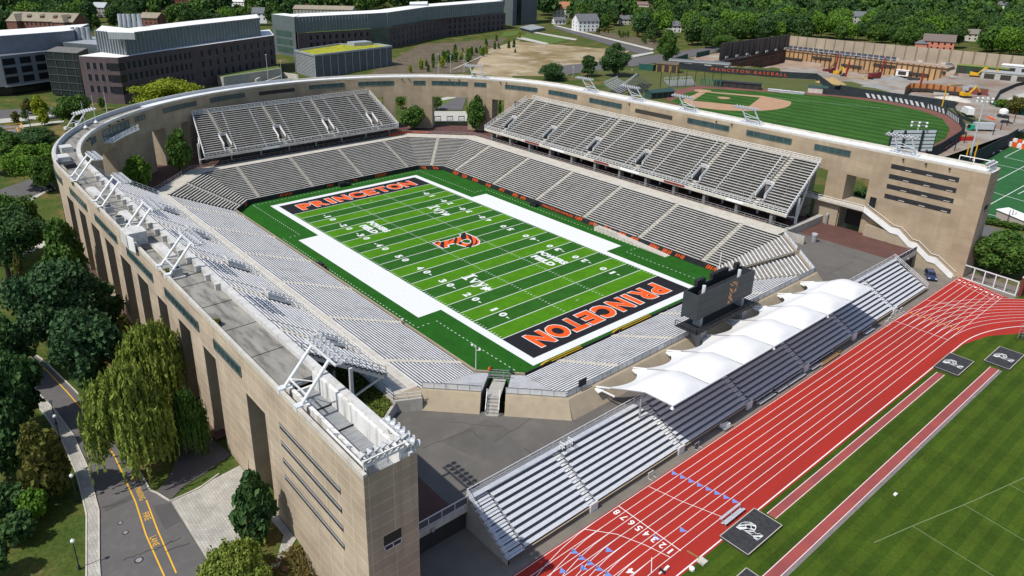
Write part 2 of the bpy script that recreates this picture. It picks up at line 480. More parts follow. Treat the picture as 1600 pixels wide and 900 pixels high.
# ---------------------------------------------------------------- the football field
m_turf = turf_mat('field_turf', (.023, .105, .012), (.065, .205, .006), 4.572, 'X', 4.0, mirror=True)
m_turf_o = turf_mat('field_turf_border', (.017, .098, .010), (.0185, .104, .011), 200, 'X', 4.0)
m_paint = M('field_white', (.74, .75, .74), (.66, .68, .66), scale=2.5, coord='World', rough=.9)
m_ezblack = M('end_zone_black', (.009, .009, .013), (.014, .014, .018), scale=3, coord='World', rough=.9)
m_forange = M('field_orange', (.80, .105, .012), (.70, .09, .012), scale=3, coord='World', rough=.9)
YD = .9144
HX, HY = 50 * YD, 24.384
field = tag(sheet('football_field', m_turf_o, [[(-62.5, -37.5), (60, -37.5), (60, 37.5), (-62.5, 37.5)]], 0.0), kind='structure')
FP = lambda n, m, polys, z: sheet(n, m, polys, z, field)
rc = lambda x0, x1, y0, y1: [(x0, y0), (x1, y0), (x1, y1), (x0, y1)]
FP('playing_turf', m_turf, [rc(-HX, HX, -HY, HY)], .006)
EX = 60 * YD
FP('white_border', m_paint, [rc(-EX - 1.9, -EX, -HY - 1.9, HY + 1.9), rc(EX, EX + 1.9, -HY - 1.9, HY + 1.9), rc(-EX, EX, -HY - 1.9, -HY), rc(-EX, EX, HY, HY + 1.9)], .008)
for s in (-1, 1):
    FP('team_area', m_paint, [rc(-26.6, 28.2, *sorted((s * (HY + 1.9), s * 32.1)))], .010)
    FP('end_zone', m_ezblack, [rc(*sorted((s * HX, s * EX)), -HY, HY)], .010)
lines = []
for k in range(-10, 11):
    x0 = k * 5 * YD; lines.append(rc(x0 - .09, x0 + .09, -HY, HY))
for yd in range(-49, 50):
    if yd % 5 == 0: continue
    x0 = yd * YD
    for yy in (-HY + .1, -6.1 - .3, 6.1 - .3, HY - .7): lines.append(rc(x0 - .06, x0 + .06, yy, yy + .6))
for k in range(-9, 10):
    for yy in (-6.1, 6.1): lines.append(rc(k * 5 * YD - .35, k * 5 * YD + .35, yy - .06, yy + .06))
for s in (-1, 1): lines.append(rc(s * 47 * YD - .05, s * 47 * YD + .05, -.5, .5))
FP('yard_lines', m_paint, lines, .014)
dash = []
def dashes(path):
    for a, b in zip(path[:-1], path[1:]):
        a = Vector(a); b = Vector(b); L = (b - a).length; d = (b - a) / L; nrm = Vector((-d.y, d.x)) * .07
        for i in range(int(L / 1.25)):
            p = a + d * (i * 1.25); q = p + d * .5; dash.append([p - nrm, q - nrm, q + nrm, p + nrm])
for s in (-1, 1):
    dashes([(-60.2, s * 30.0), (-30.0, s * 30.0), (-30.0, s * 34.8), (31.6, s * 34.8), (31.6, s * 30.0), (58.4, s * 30.0)])
dashes([(-60.2, -30), (-60.2, 30)])
FP('restraining_dashes', m_paint, dash, .014)
for s, R in ((-1, (1, 0, 0)), (1, (-1, 0, 0))):
    U = (0, -s, 0)
    for k in range(-4, 5):
        n = 50 - abs(k) * 10; xx = k * 10 * YD; yy = s * 17.3
        for dx, ch in ((-1.45, str(n)[0]), (1.45, str(n)[1])):
            lettering(ch, 'yard_number', .75 if ch == '1' else 1.5, 1.95, m_paint, (xx + dx * R[0], yy, .018), R, U, field, .05)
        if k:
            side = -1 if k < 0 else 1
            mb = MB(); x1 = xx + side * 2.75
            mb.face([(x1, yy - .28 - s * -.2, .018), (x1 + side * 1.0, yy + s * .2, .018), (x1, yy + .28 + s * .2, .018)])
            mb.build('yard_arrow', m_paint, field)
for O, R, U in (((-50.2, 0), (0, 1, 0), (-1, 0, 0)), ((50.2, 0), (0, -1, 0), (1, 0, 0))):
    for i, ch in enumerate('PRINCETON'):
        cpos = [-18.2, -13.5, -9.85, -5.85, -.75, 4.0, 8.55, 13.3, 18.25][i]
        wd = [4.0, 4.2, 1.35, 4.3, 4.3, 3.7, 4.1, 4.6, 4.3][i]
        o = (O[0], O[1] + cpos * R[1])
        lettering(ch, 'letter_outline', wd + .42, 5.75, m_paint, (*o, .016), R, U, field, .06)
        lettering(ch, 'painted_letter', wd, 5.33, m_forange, (*o, .021), R, U, field, .052)
for cx, cy, s_ in ((22.6, 10.9, 1), (-22.3, -11.7, 1)):
    for wd, dy in (('POWERS', 1.55), ('FIELD', -1.5)):
        lettering(wd, 'painted_word', 9.6 if wd == 'POWERS' else 7.4, 2.15, m_paint, (cx, cy + dy, .018), (1, 0, 0), (0, 1, 0), field, .06)
for cx, cy in ((22.6, -11.2), (-22.6, 11.4)):
    O = (cx, cy, .018); R = (1, 0, 0); U = (0, 1, 0); mb = MB()
    q = lambda *p: flat_poly(mb, [(a - 4.7, b - 1.7) for a, b in p], O, R, U)
    q((0, 0), (2, 0), (2, .5), (1.4, .55), (1.4, 3.1), (2, 3.15), (2, 3.6), (0, 3.6), (0, 3.15), (.6, 3.1), (.6, .55), (0, .5))
    q((2.2, 2.5), (3.3, 2.5), (3.3, 2.2), (3.05, 2.15), (3.6, 1.0), (4.1, 2.15), (3.8, 2.2), (3.8, 2.5), (4.8, 2.5), (4.8, 2.2), (4.5, 2.1), (3.75, 0), (3.3, 0), (2.5, 2.1), (2.2, 2.2))
    q((4.9, 2.5), (6.0, 2.5), (6.0, 2.2), (5.75, 2.15), (6.2, 1.0), (6.65, 2.15), (6.4, 2.2), (6.4, 2.5), (7.3, 2.5), (7.3, 2.2), (7.05, 2.1), (5.9, -.9), (5.4, -1.2), (4.9, -1.1), (4.95, -.6), (5.4, -.6), (5.75, 0), (5.2, 2.1), (4.9, 2.2))
    q((7.2, -.2), (7.7, .4), (7.0, .7), (7.5, 1.1), (7.2, 1.7), (8.0, 1.5), (8.2, 2.4), (8.7, 1.6), (9.5, 2.0), (9.2, 1.2), (9.8, .8), (9.0, .6), (9.1, -.1), (8.4, .2), (8.0, -.3))
    mb.build('painted_ivy_mark', m_paint, field)

P_OUT = [(-3.79, -5.54), (-3.71, -3.17), (-2.93, -3.27), (-2.83, 3.36), (-4.01, 3.52), (-3.99, 6.03), (.59, 6.1), (3.24, 5.19), (4.9, 3.33), (4.95, 1.05), (3.53, -.57), (1.76, -1.07), (.53, -1.07), (.39, -2.11), (.16, -2.98), (1.43, -3.49), (1.28, -5.78)]
P_BODY = [(-3.51, -5.33), (-3.46, -3.44), (-2.64, -3.55), (-2.56, 3.48), (-3.75, 3.86), (-3.64, 5.71), (.7, 5.79), (3.15, 4.92), (4.43, 3.44), (4.56, 1.26), (3.36, -.22), (1.51, -.67), (.23, -.73), (-.08, -1.86), (-.02, -3.36), (1.1, -3.69), (1.01, -5.43)]
P_EYEW = [(.03, .91), (-.43, 2.46), (-.17, 3.54), (1.16, 3.63), (2.37, 2.75), (2.68, 1.7), (1.7, .88)]
P_EYE = [(.19, 1.11), (-.13, 2.33), (.1, 3.22), (1.21, 3.31), (2.14, 2.67), (2.35, 1.86), (1.56, 1.2)]
P_STR = [[(-3.22, 4.0), (-3.54, 5.6), (-2.49, 4.95), (-.69, 3.09), (-.39, 1.99), (-1.68, 2.57)], [(-1.7, 5.3), (-.27, 5.25), (1.62, 3.84), (2.92, 2.58), (4.0, .9), (3.17, .04), (2.63, 1.85), (2.19, 2.74), (.96, 3.73)], [(1.76, 5.14), (2.9, 4.39), (3.88, 3.09), (4.22, 1.74), (3.01, 3.8)], [(-3.29, -3.94), (-2.8, -3.68), (-2.46, -5.07), (-3.05, -4.95)], [(-2.19, -3.4), (-2.1, -2.57), (.66, -5.25), (-.61, -5.19)], [(-2.36, -.54), (-2.33, .61), (-1.56, -1.36), (-.73, -2.83)], [(-2.33, 1.36), (-2.13, 1.84), (.2, -.78), (-.40, -1.04)], [(.24, .96), (1.38, .6), (1.62, -.54), (1.24, -.6)]]
def striped_P(mb_out, O, R, U, sc, m_w, m_o, m_k, zoff, parent, wt=.28):
    """slanted slab P with tiger stripes: outline, body, stripes, eye"""
    N = Vector(R).cross(Vector(U)).normalized(); O = Vector(O)
    def lay(nm, polys, mat, k):
        mb = MB()
        for P in polys: flat_poly(mb, [(p[0] * sc, p[1] * sc) for p in P], O + N * zoff * k, R, U)
        return mb.build(nm, mat, parent) if mat else mb
    lay('emblem_outline', [P_OUT], m_w, 0); lay('emblem_body', [P_BODY], m_o, 1); lay('emblem_stripes', [[((p[0] - sum(q[0] for q in S_) / len(S_)) * 1.45 + sum(q[0] for q in S_) / len(S_), (p[1] - sum(q[1] for q in S_) / len(S_)) * 1.16 + sum(q[1] for q in S_) / len(S_)) for p in S_] for S_ in P_STR], m_k, 2); lay('emblem_rim', [P_EYEW], m_w, 3)
    return lay('', [P_EYE], None, 4)
d = striped_P(None, (0, 0, .016), (1, 0, 0), (0, 1, 0), 1.0, m_paint, m_forange, m_ezblack, .004, field)
d.build('emblem_eye', m_turf_o, field)

# ---------------------------------------------------------------- plaza, concourses, paths
sheet('plaza', m_asph_pl, [[(76.8, -39), (82.0, -64), (82.0, 64), (76.8, 39)], [(61.5, -54.5), (52, -64), (82.0, -64), (76.8, -39)], [(76.8, 39), (82, 64), (52, 64), (61.5, 54.5)]], 5.5)
sheet('plaza_strip', m_brickpav, [rc(52, 82, 64, 76.35), rc(52, 82, -76.35, -64)], 5.5)
def ring_pts(a, b, n=40):
    return [(-35 + a * math.cos(math.radians(90 + 180 * i / n)), b * math.sin(math.radians(90 + 180 * i / n))) for i in range(n + 1)]
ro = ring_pts(75.2, 83.0)
def octo(th):
    """rim of the lower tier seen from (-35, 0) at angle th"""
    dx, dy = math.cos(th), math.sin(th); t = 1e9
    for nx_, ny_, dd in ((-1, 0, 82.4 - 35), (0, 1, 58.0), (0, -1, 58.0), (-S2_, S2_, (61.9 + 37.2 - 6.3) * S2_ + 20.8 - 35 * S2_), (-S2_, -S2_, (61.9 + 37.2 - 6.3) * S2_ + 20.8 - 35 * S2_)):
        k = dx * nx_ + dy * ny_
        if k > 1e-6: t = min(t, dd / k)
    return (-35 + dx * t, dy * t)
S2_ = .5 ** .5
ths = [math.atan2(p[1], p[0] + 35) % (2 * PI) for p in ro]
ri = [octo(a) for a in ths]
polys = []
for i in range(40): polys.append([ri[i], ro[i], ro[i + 1], ri[i + 1]])
polys += [rc(-35, 52, 58, 83), rc(-35, 52, -83, -58)]
sheet('concourse', m_brickpav, polys, 7.3)
rn_ = random.Random(8)
def crack(name, mat, pts, w_, z, parent):
    mb = MB(); P = []
    for a, b in zip(pts[:-1], pts[1:]):
        for i in range(8): P.append((a[0] + (b[0] - a[0]) * i / 8 + rn_.gauss(0, .12), a[1] + (b[1] - a[1]) * i / 8 + rn_.gauss(0, .12)))
    mb.strip(P, w_, z); mb.build(name, mat, parent)
m_crack = M('sealed_crack', (.055, .052, .05), rough=.9)
pz = bpy.data.objects['plaza']
gq = lambda *L: [tuple(G(u, v, 5.5).xy) for u, v in L]
for L in ([(900, 660), (850, 640), (760, 700)], [(820, 700), (870, 745)], [(850, 720), (800, 742)], [(660, 700), (735, 672), (755, 690)], [(1290, 430), (1340, 405)], [(1300, 390), (1400, 420)], [(940, 690), (890, 720), (845, 732)], [(700, 660), (800, 668)]): crack('sealed_crack', m_crack, gq(*L), .09, 5.506, pz)
m_patch = M('plaza_patch', (.122, .114, .102), (.102, .095, .086), scale=.6, coord='World', rough=.95)
sheet('asphalt_patch', m_patch, [gq((690, 690), (760, 655), (800, 672), (735, 712))], 5.503, pz)
# ---------------------------------------------------------------- track
ZT = 1.5
m_track = M('track_surface', (.40, .027, .017), (.345, .024, .016), scale=.18, coord='World', rough=.85, c3=(.28, .026, .018), scale2=.55, amt2=.55, stretch=(1, .12, 1))
m_runway = M('runway_surface', (.34, .075, .065), (.25, .065, .062), scale=.25, coord='World', rough=.9)
m_tline = M('track_line', (.80, .79, .77), rough=.8)
m_tblue = M('track_blue', (.17, .27, .62), rough=.8)
m_tyel = M('track_yellow', (.75, .42, .03), rough=.8)
m_infield = turf_mat('infield_grass', (.039, .074, .0065), (.054, .090, .0085), 1.3, 'X', 2.6, amp=.24)
sheet('infield', m_infield, [rc(103.5, 330, -200, 300)], ZT - .004)
sheet('stand_path', M('path_asphalt', (.21, .185, .155), (.165, .147, .125), scale=.3, coord='World', rough=.95), [[(80.5, -90), (93, -90), (93, 92), (80.5, 92)], [(93, 76.5), (104.5, 70.5), (112, 66), (116, 72), (106, 80), (93, 92)]], ZT - .006)
# curve: bend centre to the +x side, inner kerb radius
BX, BR = 101.9 + 36.5, 36.5
def bend(y0, sgn, rad, n=26, ang=105):
    return [(BX - rad * math.cos(math.radians(a)), y0 + sgn * rad * math.sin(math.radians(a))) for a in np.linspace(0, ang, n)]
Y1, Y0 = 42.3, -48.0
tr = [rc(91.5, 104.2, Y0 - .01, Y1)]
oi, oo = bend(Y1, 1, BR - 2.3), bend(Y1, 1, BR + 10.3)
for i in range(25): tr.append([oo[i], oi[i], oi[i + 1], oo[i + 1]])
ni, no = bend(Y0, -1, BR - 2.3), bend(Y0, -1, BR + 10.3)
for i in range(25): tr.append([no[i], ni[i], ni[i + 1], no[i + 1]])
track = sheet('running_track', m_track, tr, ZT)
sheet('track_chute', m_track, [[(91.5, 42.3), (101.8, 42.3), (101.9, 73.0), (92.2, 77.3), (91.5, 77.3)], [(101.8, 42.3), (104.2, 42.3), (106, 50), (113, 62), (120, 70), (109, 71), (101.9, 73.0)]], ZT + .004, track)
sheet('track_chute', m_track, [[(91.5, Y0), (101.8, Y0), (101.8, -80), (91.5, -80)]], ZT + .004, track)
mb = MB(); LW = .075
LX = [91.7 + 1.245 * k for k in range(9)]
zl = ZT + .012
for k, lx in enumerate(LX):
    mb.strip([(lx, -80 if k < 8 else Y0), (lx, 76.3 - .55 * k)], LW, zl)
    for y0, s in ((Y1, 1), (Y0, -1)):
        mb.strip(bend(y0, s, BX - lx), LW, zl + .004)
mb.strip([(103.9, Y0), (103.9, Y1)], .16, zl); mb.strip(bend(Y1, 1, BR - 2.0), .16, zl); mb.strip(bend(Y0, -1, BR - 2.0), .16, zl)
mb.strip([(91.7, -43.5), (101.8, -43.5)], .12, zl + .008)
mb.strip([(91.8, -37.2), (96, -36.2), (101.6, -34.3)], .08, zl + .008)
mb.strip([(91.8, -50.2), (95, -47.6), (98.5, -46.2), (101.7, -45.4)], .09, zl + .008)
mb.strip([(91.7, 42.0), (101.8, 42.0)], .09, zl + .008)
mb.strip([(91.7, 57.5), (95, 58.8), (99, 60.5), (101.8, 62)], .07, zl + .008)
mb.strip([(91.7, 73.2), (101.8, 69.0)], .08, zl + .008)
mb.strip([(91.7, 76.8), (92.2, 76.8), (101.8, 72.6)], .1, zl + .008)
mb.strip([(100.2, -47.2), (101.7, -49.2)], .08, zl + .008)
mb.build('lane_lines', m_tline, track)
mb = MB()
for k in range(8):
    x0 = LX[k] + .62; mb.strip([(x0 - .3, 48.4), (x0 + .3, 48.4)], .35, zl + .004)
mb.build('exchange_marks', m_tyel, track)
mb = MB()
def tri(cx, cy, s=.55): mb.face([(cx - s, cy + s * .7, zl + .004), (cx + s, cy + s * .7, zl + .004), (cx, cy - s * .8, zl + .004)])
for k in range(8): tri(LX[k] + .62, -32.2 + k * .25)
for k, yy in ((1, -54.2), (2, -54.2), (3, -54.0), (3, -55.2), (4, -53.8), (5, -53.6), (6, -40.5), (5, -44.3), (3, -50.6), (2, -57.5)): tri(LX[k] + .62, yy)
mb.build('relay_marks', m_tblue, track)
for k in range(8):
    for yy in (-44.6,):
        lettering(str(8 - k), 'lane_number', .62 if k < 7 else .25, 1.1, m_tline, (LX[k] + .62, yy, zl + .006), (-1, 0, 0), (0, -1, 0), track, .02)
    lettering(str(8 - k), 'lane_number', .6 if k < 7 else .3, .8, m_tline, (LX[k] + .62, 74.7 - .45 * k, zl + .006), (-1, 0, 0), (0, -1, 0), track, .09)
lettering('4', 'lane_number', .8, 1.1, m_tline, (100.0, -51.0, zl + .006), (-1, 0, 0), (0, -1, 0), track, .03)
for nm, x0, x1, ya, yb in (('pole_vault_runway', 104.95, 106.35, -29.0, 27.6), ('long_jump_runway', 110.3, 111.85, -80, 37.3)):
    rw = sheet(nm, m_runway, [rc(x0, x1, ya, yb)], ZT + .004)
    mb = MB()
    for xx in (x0 + .1, x1 - .1): mb.strip([(xx, ya), (xx, yb)], .08, ZT + .012)
    mb.build('edge_line', m_tline, rw)
sheet('runway_edging', M('gravel_edge', (.22, .19, .19), (.17, .15, .15), scale=1, coord='World'), [rc(111.85, 112.3, -80, 37.3)], ZT + .004)
m_gline = M('field_chalk', (.17, .22, .10), rough=.9)
mb = MB()
P_ = lambda u, v: tuple(G(u, v, ZT))[:2]
mb.strip([P_(1365, 848), P_(1430, 820), P_(1520, 783), P_(1610, 742)], .11, ZT + .004)
mb.strip([P_(1426, 822), P_(1560, 905)], .11, ZT + .008); mb.strip([P_(1507, 789), P_(1610, 850)], .11, ZT + .008); mb.strip([P_(1577, 757), P_(1605, 772)], .11, ZT + .008)
mb.build('pitch_lines', m_gline, bpy.data.objects['infield'])

# ---------------------------------------------------------------- road and pavements on the near left
zr = 7.02
def gp(u, v, z=zr): p = G(u, v, z); return (p.x, p.y)
WL = [(66.6, -102.9), (61, -101.3), (56.0, -100.4), (47, -99.7), (38, -99.6), (30, -100.2), (22, -101.4), (10, -104), (-8, -108), (-40, -113)]
YL = [(72.5, -96.2), (64, -95.9), (57.5, -95.25), (47, -94.9), (40, -95.0), (34, -95.5), (26, -96.4), (17, -97.6), (8, -99.6), (-8, -103.8), (-40, -109)]
road_out = [(95, -103.5), (66.6, -101.6), (56.4, -99.2), (47, -98.3), (38.1, -98.2), (30, -98.9), (22, -100.2), (8, -103.4), (-8, -107.2), (-40, -112.2), (-120, -122)]
road_in = [(95, -92.8), (74.0, -91.8), (60.2, -91.9), (56.6, -93.2), (50, -93.1), (42, -93.4), (34, -94.4), (26, -95.4), (14, -97.2), (0, -100.6), (-14, -104.3), (-46, -109), (-122, -119)]
def ribbon_sheet(name, mat, A, B, z):
    mb = MB(); n = 40
    def samp(P, t):
        L = [0]
        for a, b in zip(P[:-1], P[1:]): L.append(L[-1] + math.dist(a, b))
        d = t * L[-1]
        for i in range(len(P) - 1):
            if d <= L[i + 1] + 1e-6:
                k = (d - L[i]) / (L[i + 1] - L[i]); return (P[i][0] + (P[i + 1][0] - P[i][0]) * k, P[i][1] + (P[i + 1][1] - P[i][1]) * k)
        return P[-1]
    for i in range(n):
        a, b, c, d = samp(A, i / n), samp(A, (i + 1) / n), samp(B, (i + 1) / n), samp(B, i / n)
        zz = lambda p: z(p) if callable(z) else z
        mb.face([(*a, zz(a)), (*b, zz(b)), (*c, zz(c)), (*d, zz(d))])
    return tag(mb.build(name, mat), kind='structure')
zr_f = lambda p: max(H(*p), 6.95 - 5.55 * sst(74, 104, p[0])) + .06
road = ribbon_sheet('road', m_asph, road_out, road_in, zr_f)
sheet('road_apron', m_asph, [[(60.2, -91.9), (74, -91.7), (77.5, -93), (74, -95), (58, -95), (56.6, -93.2)]], lambda p: zr_f(p) + .004, road)
side = [(95, -105.2), (66.6, -102.9), (56, -100.5), (47, -99.75), (38, -99.7), (30, -100.3), (22, -101.6), (8, -104.7), (-8, -108.6), (-40, -113.8), (-120, -123.6)]
m_sett = panel_mat('stone_setts', (.47, .455, .42), (.40, .385, .35), (.30, .285, .25), .5, .35, .03, coord='Object', offset=.5, noise=.6)
pav = ribbon_sheet('pavement', m_sett, side, road_out, lambda p: zr_f(p) + .12)
def kerb(name, path, w=.16, z=zr_f, h=.14, mat=None):
    mb = MB()
    for a, b in zip(path[:-1], path[1:]):
        a = Vector(a); b = Vector(b); d = (b - a).normalized(); n = Vector((-d.y, d.x)) * (w / 2)
        za, zb = z(a), z(b)
        mb.hexa([(*(a - n), za - .1), (*(b - n), zb - .1), (*(b + n), zb - .1), (*(a + n), za - .1), (*(a - n), za + h), (*(b - n), zb + h), (*(b + n), zb + h), (*(a + n), za + h)])
    return tag(mb.build(name, mat or m_conc_lt), kind='structure')
kerb('kerb', road_out[:11], h=.16)
kerb('kerb', side[:11], h=.2)
kerb('kerb', [(60.0, -91.9), (57.5, -92.7), (56.5, -93.2), (50, -93.1), (42, -93.4), (34, -94.4), (26, -95.4), (14, -97.2), (0, -100.6), (-14, -104.3)], h=.16)
kerb('kerb', [(60.1, -91.9), (60.0, -88.2), (58.9, -85.2)], h=.16)
mb = MB()
def zs(path, o=.012): return [zr_f(p) + o for p in path]
mb.strip(YL, .16, zs(YL))
yb = [(90, -95.2), (71.8, -95.0), (64, -94.6), (58.0, -94.1)]; mb.strip(yb, .16, zs(yb))
mb.build('fire_lane_lines', m_tyel, road)
# words down the lane, read from the lower edge of the photograph
for wd, wdt, x0, y0 in (('NO', .85, 53.0, -94.2), ('PARKING', 2.7, 56.3, -94.35), ('FIRE', 1.5, 60.9, -94.9), ('LANE', 1.75, 65.6, -95.4)):
    pr = Vector((.997, .02 if x0 < 56 else -.045, 0)).normalized()
    pu = Vector((-pr.y, pr.x, 0))
    lettering(wd, 'lane_word', wdt, .72, m_tyel, (x0, y0, zr_f((x0, y0)) + .014), pr, pu, road, .0)
sheet('entrance_paving', m_sett, [[(60.1, -91.8), (58.9, -82.4), (75.5, -82.4), (78, -86), (74.0, -91.7)]], lambda p: max(H(*p), 6.5) + .09)
sheet('asphalt_patch', M('road_patch', (.098, .092, .094), (.082, .078, .08), scale=.5, coord='World', rough=.95), [[gp(258, 828), gp(318, 795), gp(290, 782), gp(238, 790)], [gp(165, 800), gp(208, 780), gp(206, 772), gp(162, 792)]], lambda p: zr_f(p) + .006, road)
for L in ([(160, 793), (205, 781)], [(190, 875), (250, 855), (285, 838)], [(175, 700), (150, 640)], [(262, 860), (300, 848)]): crack('sealed_crack', m_crack, [gp(*q_) for q_ in L], .08, 7.05, road)
pth = [(57.2, -92.6), (55.5, -90.5), (50.5, -87.5), (44, -84.5)]
ribbon_sheet('path', M('dark_path', (.10, .092, .095), (.08, .075, .078), scale=.4, coord='World'), pth, [(60.0, -91.9), (58.4, -89.6), (57.6, -86.5), (56, -82.4)], 7.05)
sheet('path', m_pavlight, [[gp(0, 330, 6.98), gp(75, 285, 6.98), gp(85, 292, 6.98), gp(0, 345, 6.98)], [gp(20, 395, 6.98), gp(80, 372, 6.98), gp(85, 380, 6.98), gp(22, 404, 6.98)]], 7.02)
# ---------------------------------------------------------------- the great perimeter wall
ZW = 26.7
def wp(t, off=0.0):
    """point on the wall: off 0 = inner face, 5.9 = outer face, negative = into the bowl"""
    a, b = 68.5 + off * (6.0 / 5.9), 76.4 + off
    if t <= 127.3: return (92.3 - t, b)
    if t < 307.3:
        th = math.radians(90 + (t - 127.3)); return (-35 + a * math.cos(th), b * math.sin(th))
    return (-35 + (t - 307.3), -b)
TEND = 434.6
OPEN = [(24.6, 30.2), (35.0, 40.6), (46.6, 52.3), (57.0, 62.0), (66.5, 72.0), (76.3, 82.0), (86.8, 92.6), (97, 102.8), (107.3, 112.9), (117.8, 123.9),
        (128, 132), (136, 139), (144.6, 147.2), (150.6, 154.6), (162.3, 173.2), (180.7, 184.1), (187.6, 190.4), (198, 201), (208, 212), (219, 222), (230, 234), (244.0, 246.2), (251.6, 256.0), (270.5, 278.0), (290, 293), (299, 303),
        (310.9, 316.8), (321.7, 327.4), (331.9, 338.0), (342.0, 348.1), (352.3, 358.5), (362.3, 368.1), (372.7, 377.4), (382.5, 387.4), (392.4, 396.9), (406.8, 412.2)]
def arc(t):
    return t if t < 127.3 else (127.3 + (t - 127.3) * 1.3 if t < 307.3 else 127.3 + 234 + t - 307.3)
stadium = thing('stadium_wall', 'tall tan concrete horseshoe wall of the stadium pierced by tall openings', 'stadium', (-109.5, 0, 7))
bks = {0.0, TEND}
for a, b in OPEN: bks.update((a, b))
t = 127.3
while t < 307.4: bks.add(round(t, 2)); t += 3.0
bks.update((127.3, 307.3))
bks = sorted(bks)
mb = MB()
def vq(p, q, z0, z1, m, u0, u1, flip=False):
    f = [(*p, z0), (*q, z0), (*q, z1), (*p, z1)]; uv = [(u0, z0), (u1, z0), (u1, z1), (u0, z1)]
    mb.face(f, m, uv)
for a, b in zip(bks[:-1], bks[1:]):
    mid = (a + b) / 2; op = next((o for o in OPEN if o[0] < mid < o[1]), None)
    ia, ib, oa, ob = wp(a), wp(b), wp(a, 5.9), wp(b, 5.9)
    zi, zo = (-1.0, -1.0) if not op else (19.5, 21.3)
    near = mid > 307
    if op and near: zi = -1.0
    if op and mid < 60: zi = 19.4
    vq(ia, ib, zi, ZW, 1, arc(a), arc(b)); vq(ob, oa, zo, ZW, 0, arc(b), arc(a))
    if op:
        zi2 = 21.3 if near else zi
        mb.face([(*ia, zi2), (*ib, zi2), (*ob, zo), (*oa, zo)], 2)
        for e, pi, po in ((a, ia, oa), (b, ib, ob)):
            if e in op: mb.face([(*pi, -1), (*po, -1), (*po, zo), (*pi, zi2)], 2)
for t0 in (0.0, TEND):
    pi, po = wp(t0), wp(t0, 5.9)
    mb.face([(*pi, -1), (*po, -1), (*po, ZW), (*pi, ZW)], 0, [(0, -1), (5.9, -1), (5.9, ZW), (0, ZW)])
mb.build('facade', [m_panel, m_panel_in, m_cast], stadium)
def ringstrip(mb, t0, t1, o0, o1, z0, z1, step=3.0, m=0):
    """solid strip along the wall between offsets o0, o1"""
    ts = [t0]
    while ts[-1] < t1 - 1e-6:
        n = ts[-1] + (step if 127 < ts[-1] < 308 else 12); ts.append(min(n, t1, *( [127.3] if ts[-1] < 127.3 < n else []), *([307.3] if ts[-1] < 307.3 < n else [])))
    for a, b in zip(ts[:-1], ts[1:]):
        mb.hexa([(*wp(a, o0), z0), (*wp(b, o0), z0), (*wp(b, o1), z0), (*wp(a, o1), z0), (*wp(a, o0), z1), (*wp(b, o0), z1), (*wp(b, o1), z1), (*wp(a, o1), z1)], m)
mb = MB(); ringstrip(mb, .3, 254, .4, 5.55, 25.6, 26.45); mb.build('roof_membrane', m_membrane, stadium)
mb = MB(); ringstrip(mb, 254, 415.4, .8, 5.55, 25.4, 26.15); mb.build('roof_deck', m_paver, stadium)
mb = MB(); ringstrip(mb, 0.02, TEND - .02, 5.5, 5.93, 26.4, 26.98); ringstrip(mb, 0.02, 254, -.03, .45, 26.4, 26.9); mb.build('outer_parapet', m_conc_lt, stadium)
mb = MB(); ringstrip(mb, 254, TEND - .02, -.03, .85, 26.2, 26.95)
for x0 in np.arange(-22, 46, 3.9):
    mb.box(x0, x0 + .5, -77.9, -77.25, 26.15, 27.0)
    mb.box(x0 - .15, x0 + .65, -78.0, -77.2, 27.0, 27.15)
mb.build('inner_parapet', m_roofwhite, stadium)
mb = MB(); ringstrip(mb, 212, 304, 5.05, 5.48, 26.0, 27.35); mb.build('tall_parapet', M('grey_parapet', (.50, .51, .53), (.42, .43, .45), scale=.3), stadium)
mb = MB()
for k in range(12): mb.box(-24 + k * 8.1, -23.92 + k * 8.1, -81.8, -77.3, 26.15, 26.2)
mb.build('deck_joint', m_dark, stadium)
# gangway trough at the near end of the roof
mb = MB()
mb.box(73.2, 90.5, -80.95, -80.55, 23.5, 26.5); mb.box(73.2, 92.0, -77.6, -77.25, 23.5, 26.75)
mb.box(73.2, 73.5, -80.5, -77.6, 23.5, 25.1)
mb.build('gangway_wall', m_whitedirty, stadium)
mb = MB(); mb.box(73.5, 92.0, -80.55, -77.6, 23.4, 24.6); mb.build('gangway_floor', M('ribbed_metal', (.30, .31, .32), (.20, .21, .22), scale=1.2, rough=.6, stretch=(4, .6, 1)), stadium)
mb = MB(); mb.box(73.2, 91.9, -81.8, -80.95, 22.5, 23.2); mb.build('gutter', m_dark, stadium)
mb = MB()
for xx in (77.5, 82.2, 87): mb.box(xx, xx + .12, -80.55, -77.6, 24.6, 24.78)
mb.build('gangway_rib', m_dark, stadium)
mb = MB()
mb.beam((84.2, -81.6, 27.0), (91.7, -81.6, 27.0), .16)
for xx in (85, 87.5, 90): mb.beam((xx, -81.6, 27.0), (xx, -80.8, 26.6), .14)
mb.build('pipe_rail', m_white, stadium)
